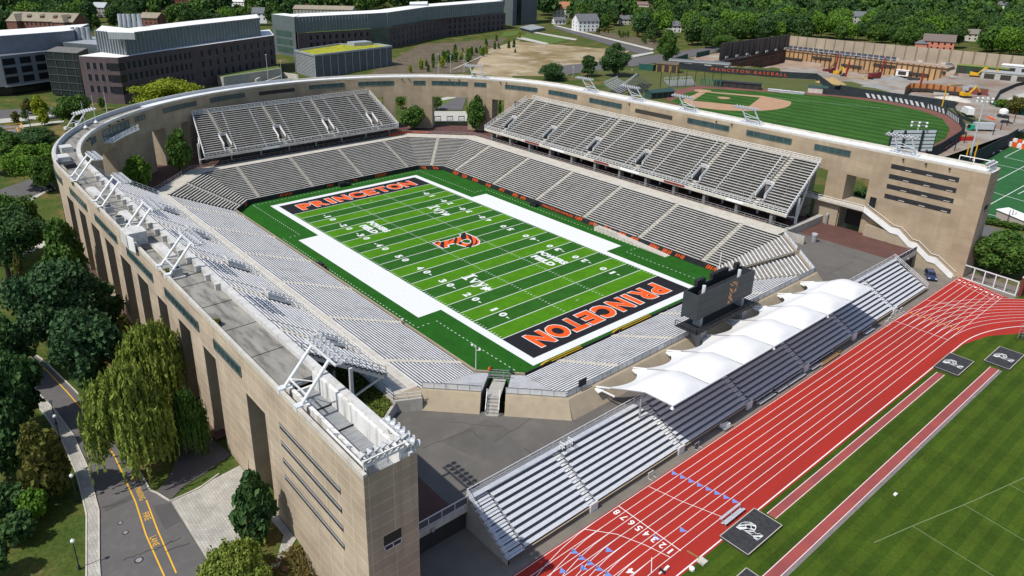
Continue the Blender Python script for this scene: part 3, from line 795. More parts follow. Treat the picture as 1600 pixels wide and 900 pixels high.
# window strips
WIN = [(30.4, 39.6, 5), (46, 59.2, 6), (64.8, 78.8, 6), (104.2, 118.1, 6), (123.9, 135.4, 6), (139.5, 150.4, 6), (156.6, 160.3, 2), (162.4, 173.2, 6), (175.2, 178.6, 2), (184.4, 194.5, 6), (198.5, 208.4, 6), (226.6, 236.6, 6), (240.8, 251.3, 6), (257.6, 261.3, 3), (279.6, 283, 3)]
def window_strip(t0, t1, n, off, z0, z1, glass):
    sgn = 1 if off > 3 else -1
    P = lambda t, d: wp(t, off + sgn * d)
    fr = MB(); gl = MB(); N = n * 2
    for i in range(N):
        a, b = t0 + (t1 - t0) * i / N, t0 + (t1 - t0) * (i + 1) / N
        for za, zb in ((z0 - .14, z0), (z1, z1 + .14)):
            fr.hexa([(*P(a, -.1), za), (*P(b, -.1), za), (*P(b, .15), za), (*P(a, .15), za), (*P(a, -.1), zb), (*P(b, -.1), zb), (*P(b, .15), zb), (*P(a, .15), zb)])
        gl.face([(*P(a, .07), z0), (*P(b, .07), z0), (*P(b, .07), z1), (*P(a, .07), z1)])
    for i in range(n + 1):
        t = t0 + (t1 - t0) * i / n; w_ = .09
        fr.hexa([(*P(t - w_, -.1), z0), (*P(t + w_, -.1), z0), (*P(t + w_, .12), z0), (*P(t - w_, .12), z0), (*P(t - w_, -.1), z1), (*P(t + w_, -.1), z1), (*P(t + w_, .12), z1), (*P(t - w_, .12), z1)])
    f = fr.build('window_frame', m_glassfr, stadium)
    g = gl.build('glass', glass, f)
    g.matrix_parent_inverse = Matrix.Translation(-stadium.location) @ Matrix.Identity(4)
    g.matrix_parent_inverse = Matrix.Identity(4)
    return f
m_glassfr = M('window_frame_green', (.10, .13, .13), (.07, .095, .095), scale=1, rough=.5)
for a, b, n in WIN: window_strip(a, b, n, 0, 23.95, 25.25, m_glass)
for a, b, n in [(298, 309, 8), (316.4, 330.7, 9), (337, 351.8, 9), (358.1, 371.9, 9), (377.8, 391.7, 9), (397.3, 406.0, 6)]: window_strip(a, b, n, 5.9, 23.2, 24.45, m_glass)
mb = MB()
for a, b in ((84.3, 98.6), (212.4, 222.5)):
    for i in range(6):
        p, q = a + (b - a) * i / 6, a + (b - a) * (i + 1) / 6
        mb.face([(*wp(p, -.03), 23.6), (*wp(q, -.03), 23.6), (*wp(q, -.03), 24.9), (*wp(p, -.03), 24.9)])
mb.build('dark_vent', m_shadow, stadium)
# slots of the end towers: recessed dark bands with a sill
for k in range(4):
    z1 = 24.35 - k * 2.5
    mb = MB(); mb.box(71.9, 86.6, 76.37, 76.9, z1 - 1.15, z1); s = mb.build('slot_opening', m_dark, stadium)
    mb = MB()
    for xx in (75.2, 79.8, 84.6): mb.box(xx, xx + 1.3, 76.30, 76.36, z1 - .95, z1 - .8)
    mb.build('slot_light', m_conc_lt, s).matrix_parent_inverse = Matrix.Identity(4)
    z1 = 22.35 - k * 2.35
    mb = MB(); mb.box(73.9, 87.6, -82.33, -81.9, z1 - .72, z1); s = mb.build('slot_opening', m_dark, stadium)
    mb = MB(); mb.box(73.9, 87.6, -82.42, -82.34, z1 - .22, z1 - .06); mb.build('slot_rail', m_steel_g, s).matrix_parent_inverse = Matrix.Identity(4)
for s_, y0, y1 in ((-1, -80.5, -78.5), (1, 78.4, 80.6)):
    mb = MB(); mb.box(92.25, 92.33, y0, y1, 16.9, 18.8); f = mb.build('end_window', m_shadow, stadium)
    mb = MB()
    for zz in (16.95, 17.55): mb.box(92.33, 92.40, y0, y1, zz, zz + .08)
    for yy in (y0, (y0 + y1) / 2 - .04, y1 - .08): mb.box(92.33, 92.40, yy, yy + .08, 16.95, 17.6)
    mb.build('window_rail', m_steel_w, f).matrix_parent_inverse = Matrix.Identity(4)
# balcony on the curve
mb = MB(); A, B = 263.2, 276.0; n = 8
for i in range(n):
    a, b = A + (B - A) * i / n, A + (B - A) * (i + 1) / n
    mb.hexa([(*wp(a, .1), 22.2), (*wp(b, .1), 22.2), (*wp(b, -2.6), 22.2), (*wp(a, -2.6), 22.2), (*wp(a, .1), 22.55), (*wp(b, .1), 22.55), (*wp(b, -2.6), 22.55), (*wp(a, -2.6), 22.55)])
bal = mb.build('balcony', m_white, stadium)
mb = MB(); pth = [(*wp(A, 0), 22.55)] + [(*wp(A + (B - A) * i / n, -2.55), 22.55) for i in range(n + 1)] + [(*wp(B, 0), 22.55)]
mb.rail(pth, 1.1, .9, .09, (1.0, .55, .08)); mb.build('balcony_railing', m_white, bal).matrix_parent_inverse = Matrix.Identity(4)
window_strip(A + .5, B - .5, 7, 0, 22.7, 25.2, m_glass_g)
# small wall lights along the top of the inner face and their brackets
mb = MB()
for t in (8, 13, 18, 64, 69, 101, 150, 152, 165, 168, 180, 182, 266, 268, 272, 284, 286):
    p, q = wp(t, -.02), wp(t, -.55); mb.beam((*p, 26.0), (*q, 25.9), .3, .3)
mb.build('wall_light', m_dark, stadium)
# gate lobby walls and doorway under the opening at the right
mb = MB(); mb.box(62.0, 67.6, 76.45, 82.2, 10.7, 12.6); mb.build('gate_lintel', m_cast, stadium)
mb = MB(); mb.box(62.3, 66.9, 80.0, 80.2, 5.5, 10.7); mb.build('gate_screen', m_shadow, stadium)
mb = MB(); mb.box(68.8, 70.3, 76.33, 76.5, 12.6, 15.2); mb.build('side_door', m_glass_d, stadium)

# staircase down the right hand wall
st = thing('wall_staircase', 'white staircase with solid balustrade climbing the right inner tan wall', 'staircase', (90.7, 75.5, 1.5))
pts = [(52, 12.0), (68.6, 12.0), (75.6, 8.6), (77.4, 8.6), (80.4, 6.4), (81.8, 6.4), (85.0, 4.2), (86.6, 4.2), (90.8, 1.5)]
mb = MB(); ml = MB(); mw = MB()
for (xa, za), (xb, zb) in zip(pts[:-1], pts[1:]):
    mb.hexa([(xa, 74.6, za - .45), (xb, 74.6, zb - .45), (xb, 76.3, zb - .45), (xa, 76.3, za - .45), (xa, 74.6, za), (xb, 74.6, zb), (xb, 76.3, zb), (xa, 76.3, za)])
    if xa >= 68: ml.hexa([(xa, 74.5, za - .5), (xb, 74.5, zb - .5), (xb, 74.6, zb - .5), (xa, 74.6, za - .5), (xa, 74.5, za + 1.0), (xb, 74.5, zb + 1.0), (xb, 74.6, zb + 1.0), (xa, 74.6, za + 1.0)])
    if xa >= 68: mw.beam((xa, 76.2, za + 1.1), (xb, 76.2, zb + 1.1), .1)
    if xa >= 75 : mb.hexa([(xa, 74.7, 1.4), (xb, 74.7, 1.4), (xb, 76.3, 1.4), (xa, 76.3, 1.4), (xa, 74.7, za - .45), (xb, 74.7, zb - .45), (xb, 76.3, zb - .45), (xa, 76.3, za - .45)], 1)
mb.build('stair_flight', [m_conc_lt, m_cast], st); ml.build('balustrade', m_white, st); mw.build('handrail', m_white, st)
mb = MB(); mb.rail([(52, 74.6, 12), (68.6, 74.6, 12)], 1.1, 1.6, .09, (1, .55, .1)); mb.build('landing_railing', m_white, st)
mb = MB(); mb.box(69.5, 75.6, 74.75, 76.32, 5.5, 8.3); mb.build('stair_base', m_cast, st); mb = MB(); mb.box(55.6, 61.9, 75.9, 76.34, 5.5, 11.4); mb.build('stair_base', m_cast, st)

# ---------------------------------------------------------------- lower bowl
bowl = thing('lower_bowl', 'continuous lower tier of pale bench seating wrapped round the sunken football field', 'grandstand', (0, -37.2, 0))
RD, RZ, Z0, NR = .8, .32, 1.1, 20
S2 = 2 ** .5
SIDES = []
def legc(d): return 6.3 + .586 * d
X0, X1, YH = -62.0, 59.5, 37.2
# name, normal, direction, D(0), smin(d), smax(d), gaps, aisles
def add_side(nm, n, e, D0, smin, smax, aisles, gap=None): SIDES.append((nm, n, e, D0, smin, smax, aisles, gap))
add_side('near_end', (1, 0), (0, 1), X1, lambda d: -(YH + d - legc(d)), lambda d: YH + d - legc(d), (-22.5, -7.5, 7.5, 22.5))
add_side('near_right', (1 / S2, 1 / S2), (-1 / S2, 1 / S2), (X1 + YH - 6.3) / S2, lambda d: -legc(d) / S2, lambda d: legc(d) / S2, (), .9)
add_side('right', (0, 1), (1, 0), YH, lambda d: X0 - d + legc(d), lambda d: X1 + d - legc(d), (-50, -30, -10, 9.5, 29.3, 48.8))
add_side('far_right', (-1 / S2, 1 / S2), (-1 / S2, -1 / S2), (-X0 + YH - 6.3) / S2, lambda d: -legc(d) / S2, lambda d: legc(d) / S2, (0,))
add_side('far_end', (-1, 0), (0, 1), -X0, lambda d: -(YH + d - legc(d)), lambda d: YH + d - legc(d), (-27, -9, 9, 27))
add_side('far_left', (-1 / S2, -1 / S2), (1 / S2, -1 / S2), (-X0 + YH - 6.3) / S2, lambda d: -legc(d) / S2, lambda d: legc(d) / S2, (0,))
add_side('left', (0, -1), (1, 0), YH, lambda d: X0 - d + legc(d), lambda d: X1 + d - legc(d), (-50, -30, -10, 9.5, 29.3, 48.8))
add_side('near_left', (1 / S2, -1 / S2), (1 / S2, 1 / S2), (X1 + YH - 6.3) / S2, lambda d: -legc(d) / S2, lambda d: legc(d) / S2, (), 1.9)
# the diagonal corners' centre line: foot point of the mid line
def side_frame(sd):
    nm, n, e, D0 = sd[:4]; n = Vector(n); e = Vector(e)
    if nm in ('near_right', 'near_left', 'far_right', 'far_left'):
        sx = 1 if n.x > 0 else -1; sy = 1 if n.y > 0 else -1
        XX = X1 if sx > 0 else X0
        base = Vector((XX - sx * 3.15, sy * (YH - 3.15)))
        return lambda d, s: base + n * d + e * s
    if nm in ('near_end', 'far_end'):
        XX = X1 if n.x > 0 else X0
        return lambda d, s: Vector((XX + n.x * d, s))
    sy = n.y
    return lambda d, s: Vector((s, sy * (YH + d)))
deck = MB(); front = MB(); walk = MB(); railm = MB(); orange = MB()
for sd in SIDES:
    nm, n, e, D0, smin, smax, aisles, gap = sd
    f = side_frame(sd)
    diag = abs(n[0]) > .1 and abs(n[1]) > .1
    spans = [(None, None)] if gap is None else [(None, -gap), (gap, None)]
    lim = lambda d, sp: (smin(d) if sp[0] is None else sp[0], smax(d) if sp[1] is None else sp[1])
    for sp in spans:
        for k in range(NR):
            d0, d1 = k * RD, (k + 1) * RD; z = Z0 + RZ * k
            a0, b0 = lim(d0, sp); a1, b1 = lim(d1, sp)
            if b1 - a1 < .2: continue
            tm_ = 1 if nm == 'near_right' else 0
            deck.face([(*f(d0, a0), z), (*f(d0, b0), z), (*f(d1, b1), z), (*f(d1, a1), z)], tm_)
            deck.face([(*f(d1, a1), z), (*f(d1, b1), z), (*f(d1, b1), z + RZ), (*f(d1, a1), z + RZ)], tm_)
            if sp[0] is not None: deck.face([(*f(d0, a0), 0), (*f(d1, a1), 0), (*f(d1, a1), z), (*f(d0, a0), z)])
            if sp[1] is not None: deck.face([(*f(d0, b0), 0), (*f(d1, b1), 0), (*f(d1, b1), z), (*f(d0, b0), z)])
        a, b = lim(0, sp)
        dk = nm in ('right', 'far_end', 'far_right', 'far_left')
        front.hexa([(*f(-.25, a), 0), (*f(-.25, b), 0), (*f(0, b), 0), (*f(0, a), 0), (*f(-.25, a), 1.5), (*f(-.25, b), 1.5), (*f(0, b), 1.5), (*f(0, a), 1.5)], 0 if dk or nm == 'near_end' else 1)
        # rim
        if nm in ('near_end', 'near_left', 'near_right'):
            a, b = lim(16, sp); a2, b2 = lim(16.9, sp); a3, b3 = lim(18.6, sp)
            if sp[0] is not None: a3 = a2 = a
            if sp[1] is not None: b3 = b2 = b
            walk.hexa([(*f(16, a), 5.3), (*f(16, b), 5.3), (*f(18.9, b3), 5.3), (*f(18.9, a3), 5.3), (*f(16, a), 7.9), (*f(16, b), 7.9), (*f(16.9, b2), 7.9), (*f(16.9, a2), 7.9)], 1)
            railm.rail([(*f(16.3, a), 7.9), (*f(16.3, b), 7.9)], 1.1, 2.0, .07, (1, .12), 0, (.08, .95, 1))
        else:
            a, b = lim(16, sp); a2, b2 = lim(21, sp)
            if nm in ('right', 'left'): b = min(b, 58.5); b2 = min(b2, 58.5)
            walk.face([(*f(16, a), 7.5), (*f(16, b), 7.5), (*f(21, b2), 7.5), (*f(21, a2), 7.5)], 0)
            railm.rail([(*f(20.9, a2), 7.5), (*f(20.9, b2), 7.5)], 1.1, 2.0, .08, (1, .5))
    # seating sections between the aisles
    cuts = [-999] + list(aisles) + [999]
    if gap: cuts = [-999, 0, 999]
    for a_, b_ in zip(cuts[:-1], cuts[1:]):
        hw = .62 if gap is None else gap + .1
        mb = MB(); any_ = False
        for k in range(NR):
            z = Z0 + RZ * k; dA, dB = (k * RD + .42, k * RD + .72) if nm in ('left', 'near_left', 'near_end') else (k * RD + .16, k * RD + .52)
            qs = [(max(smin(d) + .03, a_ + hw), min(smax(d) - .03, b_ - hw)) for d in (dA, dB)]
            if qs[0][1] - qs[0][0] < .5 or qs[1][1] - qs[1][0] < .5: continue
            any_ = True
            P = [f(dA, qs[0][0]), f(dA, qs[0][1]), f(dB, qs[1][1]), f(dB, qs[1][0])]
            hz = .12 if nm in ('left', 'near_left', 'near_end') else .36
            mb.hexa([(*p, z + hz) for p in P] + [(*p, z + hz + .07) for p in P])
            # bracket feet
            L = qs[1][1] - qs[1][0]; nb = max(1, int(L / 3.2))
            for i in range(nb + 1):
                s_ = qs[1][0] + .15 + (L - .3) * i / nb
                p = f((dA + dB) / 2, s_); mb.beam((*p, z + .01), (*p, z + hz + .01), .08)
        if any_:
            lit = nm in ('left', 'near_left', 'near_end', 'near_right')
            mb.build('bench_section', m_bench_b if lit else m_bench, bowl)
    for a_ in aisles:
        mb = MB()
        for k in range(NR * 2):
            d0 = k * RD / 2; z = Z0 + RZ * (k // 2) + (RZ / 2 if k % 2 else 0)
            p = [f(d0, a_ - .55), f(d0, a_ + .55), f(d0 + RD / 2, a_ + .55), f(d0 + RD / 2, a_ - .55)]
            mb.hexa([(*q, z - RZ / 2 - .1) for q in p] + [(*q, z + .05) for q in p])
        for k in range(2, NR, 3):
            p = f(k * RD, a_); mb.beam((*p, Z0 + RZ * k), (*p, Z0 + RZ * k + .95), .06)
        mb.build('aisle_steps', m_conc_lt, bowl)
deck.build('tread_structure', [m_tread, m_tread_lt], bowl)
front.build('front_wall', [m_black, m_cast], bowl)
walk.build('rim_walkway', [m_conc_lt, m_cast], bowl)
railm.build('rim_railing', [m_steel_g, m_bench_b], bowl)
# tiger stripe marks on the field wall
rnd = random.Random(4)
def marks(side, cs, wdt=2.4):
    sd = next(s for s in SIDES if s[0] == side); f = side_frame(sd)
    for c in cs:
        x = c - wdt / 2
        while x < c + wdt / 2:
            w_ = rnd.uniform(.25, .5); sl_ = .55; h0, h1 = rnd.uniform(.12, .4), rnd.uniform(1.1, 1.42)
            P = [f(-.262, x), f(-.262, x + w_), f(-.262, x + w_ + sl_), f(-.262, x + sl_)]
            orange.face([(*P[0], h0), (*P[1], h0), (*P[2], h1), (*P[3], h1)])
            x += w_ + rnd.uniform(.12, .35)
marks('right', (-49, -44, -38.5, -31.5, -25, -18.6, -15, 8.0, 13.5, 18.6, 24.0, 28.0, 34.5, 38.5, 42.5, 51.5))
marks('far_end', (-19, 15), 4); marks('far_right', (-2, 2.2), 1.6); marks('near_right', (2.6,), 1.6); marks('far_left', (-2.5,), 1.5)
orange.build('stripe_marks', m_orange, bowl)
lettering('PRINCETON FAMILIES', 'banner_letters', 12.5, .75, m_orange, (0.0, YH - .27, .75), (1, 0, 0), (0, 0, 1), bowl, .02)
lettering('PRI', 'banner_letters', 2.2, .75, m_orange, (X0 + .27, -3.6, .75), (0, 1, 0), (0, 0, 1), bowl, .02)
lettering('ON', 'banner_letters', 1.6, .75, m_orange, (X0 + .27, 5.6, .75), (0, 1, 0), (0, 0, 1), bowl, .02)
mb = MB()
mb.hexa([(24, 34.9, 0), (40, 34.9, 0), (40, 36.9, 0), (24, 36.9, 0), (24, 34.9, .95), (40, 34.9, .05), (40, 36.9, .05), (24, 36.9, .95)])
mb.box(16, 24, 35.0, 36.9, 0, .95); mb.rail([(16, 34.95, .95), (24, 34.95, .95)], 1.0, 1.5, .06, (1, .5)); mb.build('access_ramp', m_conc_lt, bowl)
mb = MB(); mb.box(-61, 58, 58.3, 58.6, 7.3, 7.48); mb.box(57.2, 58.5, 53.2, 76.3, 5.4, 7.45); mb.box(58.5, 63.5, 56.8, 57.1, 5.4, 7.6); mb.build('retaining_wall', m_conc, bowl)
mb = MB(); mb.box(35, 60.0, -58.6, -58.25, 4.5, 7.5); mb.hexa([(59.4, -58.4, 4.5), (61.7, -54.6, 4.5), (62.0, -54.8, 4.5), (59.8, -58.7, 4.5), (59.4, -58.4, 7.5), (61.7, -54.6, 7.7), (62.0, -54.8, 7.7), (59.8, -58.7, 7.5)])
mb.hexa([(59.6, -58.4, 4.5), (64.5, -66.5, 4.5), (64.9, -66.3, 4.5), (60.0, -58.2, 4.5), (59.6, -58.4, 7.4), (64.5, -66.5, 5.8), (64.9, -66.3, 5.8), (60.0, -58.2, 7.4)])
mb.build('corner_wall', m_conc, bowl)
mb = MB(); mb.face([(58.5, -58.2, 7.5), (58.5, -53.4, 7.5), (59.8, -53.3, 7.5), (61.6, -54.7, 7.5), (59.6, -58.2, 7.5)]); mb.build('corner_landing', m_cast, bowl)
mb = MB(); mb.rail([(46, -58.4, 7.5), (59.6, -58.4, 7.5), (61.7, -54.8, 7.6)], 1.1, 1.8, .08, (1, .5)); mb.build('corner_railing', m_steel_w, bowl)
# dark under-tier wall at the back of the concourse
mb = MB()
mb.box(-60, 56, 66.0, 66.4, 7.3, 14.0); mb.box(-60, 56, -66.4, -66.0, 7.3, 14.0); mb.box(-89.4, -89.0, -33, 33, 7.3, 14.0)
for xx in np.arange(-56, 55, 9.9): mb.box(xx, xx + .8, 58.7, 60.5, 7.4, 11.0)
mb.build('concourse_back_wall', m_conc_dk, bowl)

# ---------------------------------------------------------------- upper tiers
def upper_tier(name, label, P, s0, s1, s0b, s1b, voms, plank, fascia, nsec_label=None, rows=20):
    """P(s, u, z) -> world; u runs back from the front edge"""
    root = thing(name, label, 'grandstand', P((s0 + s1) / 2, 4, 7.3), group='upper seating tiers')
    UD, ZF, ZB = 15.9, 11.2, 21.3; rd = UD / rows; rz = (ZB - ZF) / rows
    sa = lambda u: s0 + (s0b - s0) * u / UD
    sb = lambda u: s1 + (s1b - s1) * u / UD
    VW, V0, V1 = 1.25, 3, 8
    PA, PB, HB = (.34, .68, .16) if plank is m_bench_b else (.2, .56, .38)
    deck = MB(); cuts = [-999] + list(voms) + [999]
    H6 = lambda mb, u0, u1, a0, a1, b0, b1, z0, z1, m=0: mb.hexa([P(a0, u0, z0), P(b0, u0, z0), P(b1, u1, z0), P(a1, u1, z0), P(a0, u0, z1), P(b0, u0, z1), P(b1, u1, z1), P(a1, u1, z1)], m)
    for a_, b_ in zip(cuts[:-1], cuts[1:]):
        mb = MB()
        for k in range(rows):
            z = ZF + rz * k; u0 = k * rd
            hw = VW + .12 if V0 <= k < V1 else .55
            x0 = max(sa(u0), a_ + hw); x1 = min(sb(u0), b_ - hw)
            if x1 - x0 < .4: continue
            H6(mb, u0 + PA, u0 + PB, x0 + .05, x0 + .05, x1 - .05, x1 - .05, z + HB, z + HB + .08)
            nb = max(1, int((x1 - x0) / 3.3))
            for i in range(nb + 1):
                s_ = x0 + .2 + (x1 - x0 - .4) * i / nb
                mb.beam(P(s_, u0 + (PA + PB) / 2, z), P(s_, u0 + (PA + PB) / 2, z + HB + .02), .08)
            # decking of this bay
            hw2 = VW if V0 <= k < V1 else 0
            d0 = max(sa(u0), a_ + hw2); d1 = min(sb(u0), b_ - hw2)
            deck.face([P(d0, u0, z), P(d1, u0, z), P(d1, u0 + rd, z), P(d0, u0 + rd, z)])
            deck.face([P(d0, u0 + rd, z), P(d1, u0 + rd, z), P(d1, u0 + rd, z + rz), P(d0, u0 + rd, z + rz)])
        if mb.f: mb.build('bench_section', plank, root)
    deck.build('tread_structure', m_tread, root)
    for v in voms:
        # vomitory: well walls and floor coloured dark to stand in for shade; white rails
        u0, u1 = V0 * rd, V1 * rd; zA, zB = ZF + V0 * rz, ZF + V1 * rz
        mb = MB(); md = MB()
        for s_ in (v - VW, v + VW - .12):
            md.hexa([P(s_, u0, zA - 1.8), P(s_ + .12, u0, zA - 1.8), P(s_ + .12, u1, zA - 1.8), P(s_, u1, zA - 1.8), P(s_, u0, zA + .3), P(s_ + .12, u0, zA + .3), P(s_ + .12, u1, zB + .2), P(s_, u1, zB + .2)])
            mb.rail([P(s_ + .06, u0, zA + .3), P(s_ + .06, u1, zB + .2)], .85, .9, .1, (1, .55))
            mb.beam(P(s_ + .06, u0, zA + .42), P(s_ + .06, u1, zB + .32), .2, .3)
        md.hexa([P(v - VW, u1, zA - 1.8), P(v + VW, u1, zA - 1.8), P(v + VW, u1 + .1, zA - 1.8), P(v - VW, u1 + .1, zA - 1.8), P(v - VW, u1, zB + .2), P(v + VW, u1, zB + .2), P(v + VW, u1 + .1, zB + .2), P(v - VW, u1 + .1, zB + .2)])
        mb.rail([P(v - VW, u1, zB + .2), P(v + VW, u1, zB + .2)], 1.0, .6, .14, (1, .6, .2))
        for sg in (-1, 1):
            mb.rail([P(v + sg * (VW + .55), 0.3, ZF + .3), P(v + sg * (VW + .55), u0, zA), P(v + sg * VW, u0, zA)], 1.0, 1.2, .07, (1, .5))
        vm = mb.build('vomitory_railing', m_white, root); md.build('vomitory_wall', m_conc_dk, root)
        mb = MB(); mb.face([P(v - VW + .12, u0, zA - 1.6), P(v + VW - .12, u0, zA - 1.6), P(v + VW - .12, u1, zA - 1.6), P(v - VW + .12, u1, zA - 1.6)])
        mb.build('vomitory_floor', m_dark, vm).matrix_parent_inverse = Matrix.Identity(4)
        for ks in (range(V0), range(V1, rows)):
            mb = MB()
            for k in ks:
                for hf in (0, 1):
                    z = ZF + rz * k + hf * rz / 2; u = k * rd + hf * rd / 2
                    mb.hexa([P(v - .55, u, z - .2), P(v + .55, u, z - .2), P(v + .55, u + rd / 2 + .02, z - .2), P(v - .55, u + rd / 2 + .02, z - .2), P(v - .55, u, z + .06), P(v + .55, u, z + .06), P(v + .55, u + rd / 2, z + .06), P(v - .55, u + rd / 2, z + .06)])
            if ks[0] == V1: mb.beam(P(v - .55, V1 * rd, ZF + rz * V1 + 1.0), P(v - .55, UD, ZB + 1.0), .09)
            mb.build('aisle_steps', m_conc_lt, root)
    mb = MB()
    mb.rail([P(s0, 0, ZF - .1), P(s1, 0, ZF - .1)], 1.15, 1.25, .09, (1, .55, .12)); mb.build('front_railing', m_white, root)
    mb = MB(); mb.rail([P(s0b, UD, ZB), P(s1b, UD, ZB)], 1.25, 1.25, .11, (1, .62, .3, .05)); mb.build('back_railing', m_white, root)
    for a, b in (((s0, ZF), (s0b, ZB)), ((s1, ZF), (s1b, ZB))):
        mb = MB(); mb.rail([P(a[0], 0, a[1]), P(b[0], UD, b[1])], 1.2, 1.3, .1, (1, .5, .05)); mb.build('side_railing', m_white, root)
    mb = MB(); H6(mb, -.18, 0, s0, s0, s1, s1, ZF - .75, ZF); mb.build('fascia', m_conc_lt, root)
    # raking frames and props
    n = max(3, int((s1 - s0) / 9.8))
    for i in range(n + 1):
        s_ = s0 + .4 + (s1 - s0 - .8) * i / n
        sbk = s0b + .4 + (s1b - s0b - .8) * i / n
        mb = MB(); mb.beam(P(s_, .1, ZF - .6), P(sbk, UD, ZB - .6), .35, .9)
        mb.beam(P(s_, 5.8, 7.3), P(s_, 5.8, 14.2), .5); mb.beam(P(s_, 6.0, 8.5), P(sbk, 13, ZB - 3), .35); mb.beam(P(s_, 5.8, 9), P(s_, .6, ZF - .6), .25)
        mb.build('raking_frame', m_steel_w, root)
    for s_, w_, txt in fascia:
        mb = MB(); mb.face([P(s_ - w_ / 2, -.20, ZF - .62), P(s_ + w_ / 2, -.20, ZF - .62), P(s_ + w_ / 2, -.20, ZF + .02), P(s_ - w_ / 2, -.20, ZF + .02)])
        mb.build('fascia_sign', m_white if txt == 'w' else m_darkred, root)
    return root
m_darkred = M('maroon_sign', (.20, .03, .025), rough=.7)
upper_tier('upper_grandstand', 'long upper tier of beige benches below the right hand stadium wall', lambda s, u, z: (s, 58.3 + u, z), -59, 57.5, -53.5, 56, (-50, -30.2, -10.2, 9.2, 29, 48.4), m_bench,
           [(-34, 7, 'r'), (-22, 6, 'w'), (-3, 6, 'r'), (8, 7, 'w'), (24, 7, 'r'), (43, 5, 'w')])
upper_tier('upper_grandstand', 'upper tier of blue grey benches along the near left wall, seen from behind', lambda s, u, z: (s, -58.3 - u, z), -52, 57.5, -52, 56, (-29.6, -9.8, 11.6, 29.3, 48.3), m_bench_b, [(0, 6, 'w')])
upper_tier('upper_grandstand', 'short upper tier of benches behind the far end zone', lambda s, u, z: (-81 - u, s, z), -35.6, 35.6, -32.6, 33.2, (-27, -8.6, 9.5, 27.2), m_bench, [(-14, 6, 'w')])
mb = MB(); mb.hexa([(-52, -74.3, 21.1), (56, -74.3, 21.1), (56, -76.3, 23.2), (-52, -76.3, 23.2), (-52, -74.3, 21.25), (56, -74.3, 21.25), (56, -76.3, 23.35), (-52, -76.3, 23.35)])
mb.build('eaves_sheet', M('blue_sheet', (.42, .49, .58), (.36, .43, .52), scale=.3, rough=.5, metal=.2), stadium)
# ---------------------------------------------------------------- stand facing the running track
ts_ = thing('track_grandstand', 'long open aluminium grandstand facing the red running track, half of it under the white canopy', 'grandstand', (90, 0, 1.5))
TR, TD, TZ, TZ0 = 10, .79, .44, 2.25
yc = [-62.0, -46.8, -27.6, -9.2, 9.2, 27.6, 45.5, 62.5]
m_tplank = M('stand_plank', (.66, .68, .71), (.58, .60, .64), scale=1.4, rough=.5, metal=.15, c3=(.45, .46, .48), scale2=5, amt2=.35)
m_tgap = M('stand_riser', (.22, .23, .25), rough=.8)
rz_ = MB()
for k in range(TR):
    xa = 90.0 - k * TD; z = TZ0 + k * TZ
    rz_.face([(xa, -62, z - .02), (xa, 62.5, z - .02), (xa - TD, 62.5, z - .02), (xa - TD, -62, z - .02)])
    rz_.face([(xa - TD, -62, z), (xa - TD, 62.5, z), (xa - TD, 62.5, z + TZ), (xa - TD, -62, z + TZ)])
rz_.face([(90, -62, 1.5), (90, 62.5, 1.5), (90, 62.5, TZ0), (90, -62, TZ0)], 1)
rz_.build('riser_deck', [m_tgap, M('stand_front', (.17, .13, .11), (.13, .10, .085), scale=.5)], ts_)
mb = MB(); mb.box(81.8, 82.1, -62, 62.5, 1.5, 6.6)
for yy in (-62.05, 62.25):
    mb.hexa([(90, yy, 1.45), (82.1, yy, 1.45), (82.1, yy + .3, 1.45), (90, yy + .3, 1.45), (90, yy, TZ0 - .15), (82.1, yy, 6.3), (82.1, yy + .3, 6.3), (90, yy + .3, TZ0 - .15)])
mb.build('rear_wall', m_conc, ts_)
for a, b in zip(yc[:-1], yc[1:]):
    mb = MB()
    for k in range(TR):
        xa = 90.0 - k * TD; z = TZ0 + k * TZ
        y0, y1 = a + .75, b - .75
        if a == yc[0]: y0 = a + 3.0
        mb.box(xa - .67, xa - .03, y0, y1, z + .33, z + .39)
        for i in range(7): mb.box(xa - .6, xa - .5, y0 + .3 + (y1 - y0 - .7) * i / 6, y0 + .4 + (y1 - y0 - .7) * i / 6, z, z + .30)
    mb.build('bench_section', m_tplank, ts_)
for yy in yc[1:-1]:
    mb = MB()
    for k in range(TR * 2):
        x = 90.0 - k * TD / 2; z = TZ0 + k * TZ / 2
        mb.box(x - TD / 2 + .03, x, yy - .62, yy + .62, z - .16, z + .03)
        if k % 2 == 0: mb.beam((x - .2, yy + .1, z), (x - .2, yy + .1, z + .8), .07)
    mb.box(90.0, 90.3, yy - .7, yy + .7, 1.5, 2.8)
    mb.build('aisle_steps', m_steel_w, ts_)
mb = MB()
for k in range(TR * 2):
    x = 90.0 - k * TD / 2; z = TZ0 + k * TZ / 2
    mb.box(x - TD / 2 + .03, x, -61.9, -59.2, z - .16, z + .03)
mb.build('end_steps', m_tplank, ts_)
mb = MB(); mb.rail([(82, -62, 6.6), (82, 62.5, 6.6)], 1.05, 2.2, .08, (1, .5, .1))
mb.build('back_railing', m_steel_w, ts_)
mb = MB(); mb.rail([(90, 62.4, 2.3), (82, 62.4, 6.7)], 1.1, 1.5, .08, (1, .66, .33)); mb.rail([(90, -62, 2.3), (82, -62, 6.7)], 1.1, 1.5, .07, (1, .66, .33)); mb.build('end_railing', m_steel_w, ts_)
mb = MB(); mb.box(82.12, 82.85, -61.9, 62.4, 6.66, 6.72); mb.build('top_walkway', m_alu, ts_)
mb = MB(); mb.box(90.02, 90.12, -58, 62, 2.25, 2.33); mb.build('front_edging', M('buff_edge', (.50, .40, .25), rough=.8), ts_)
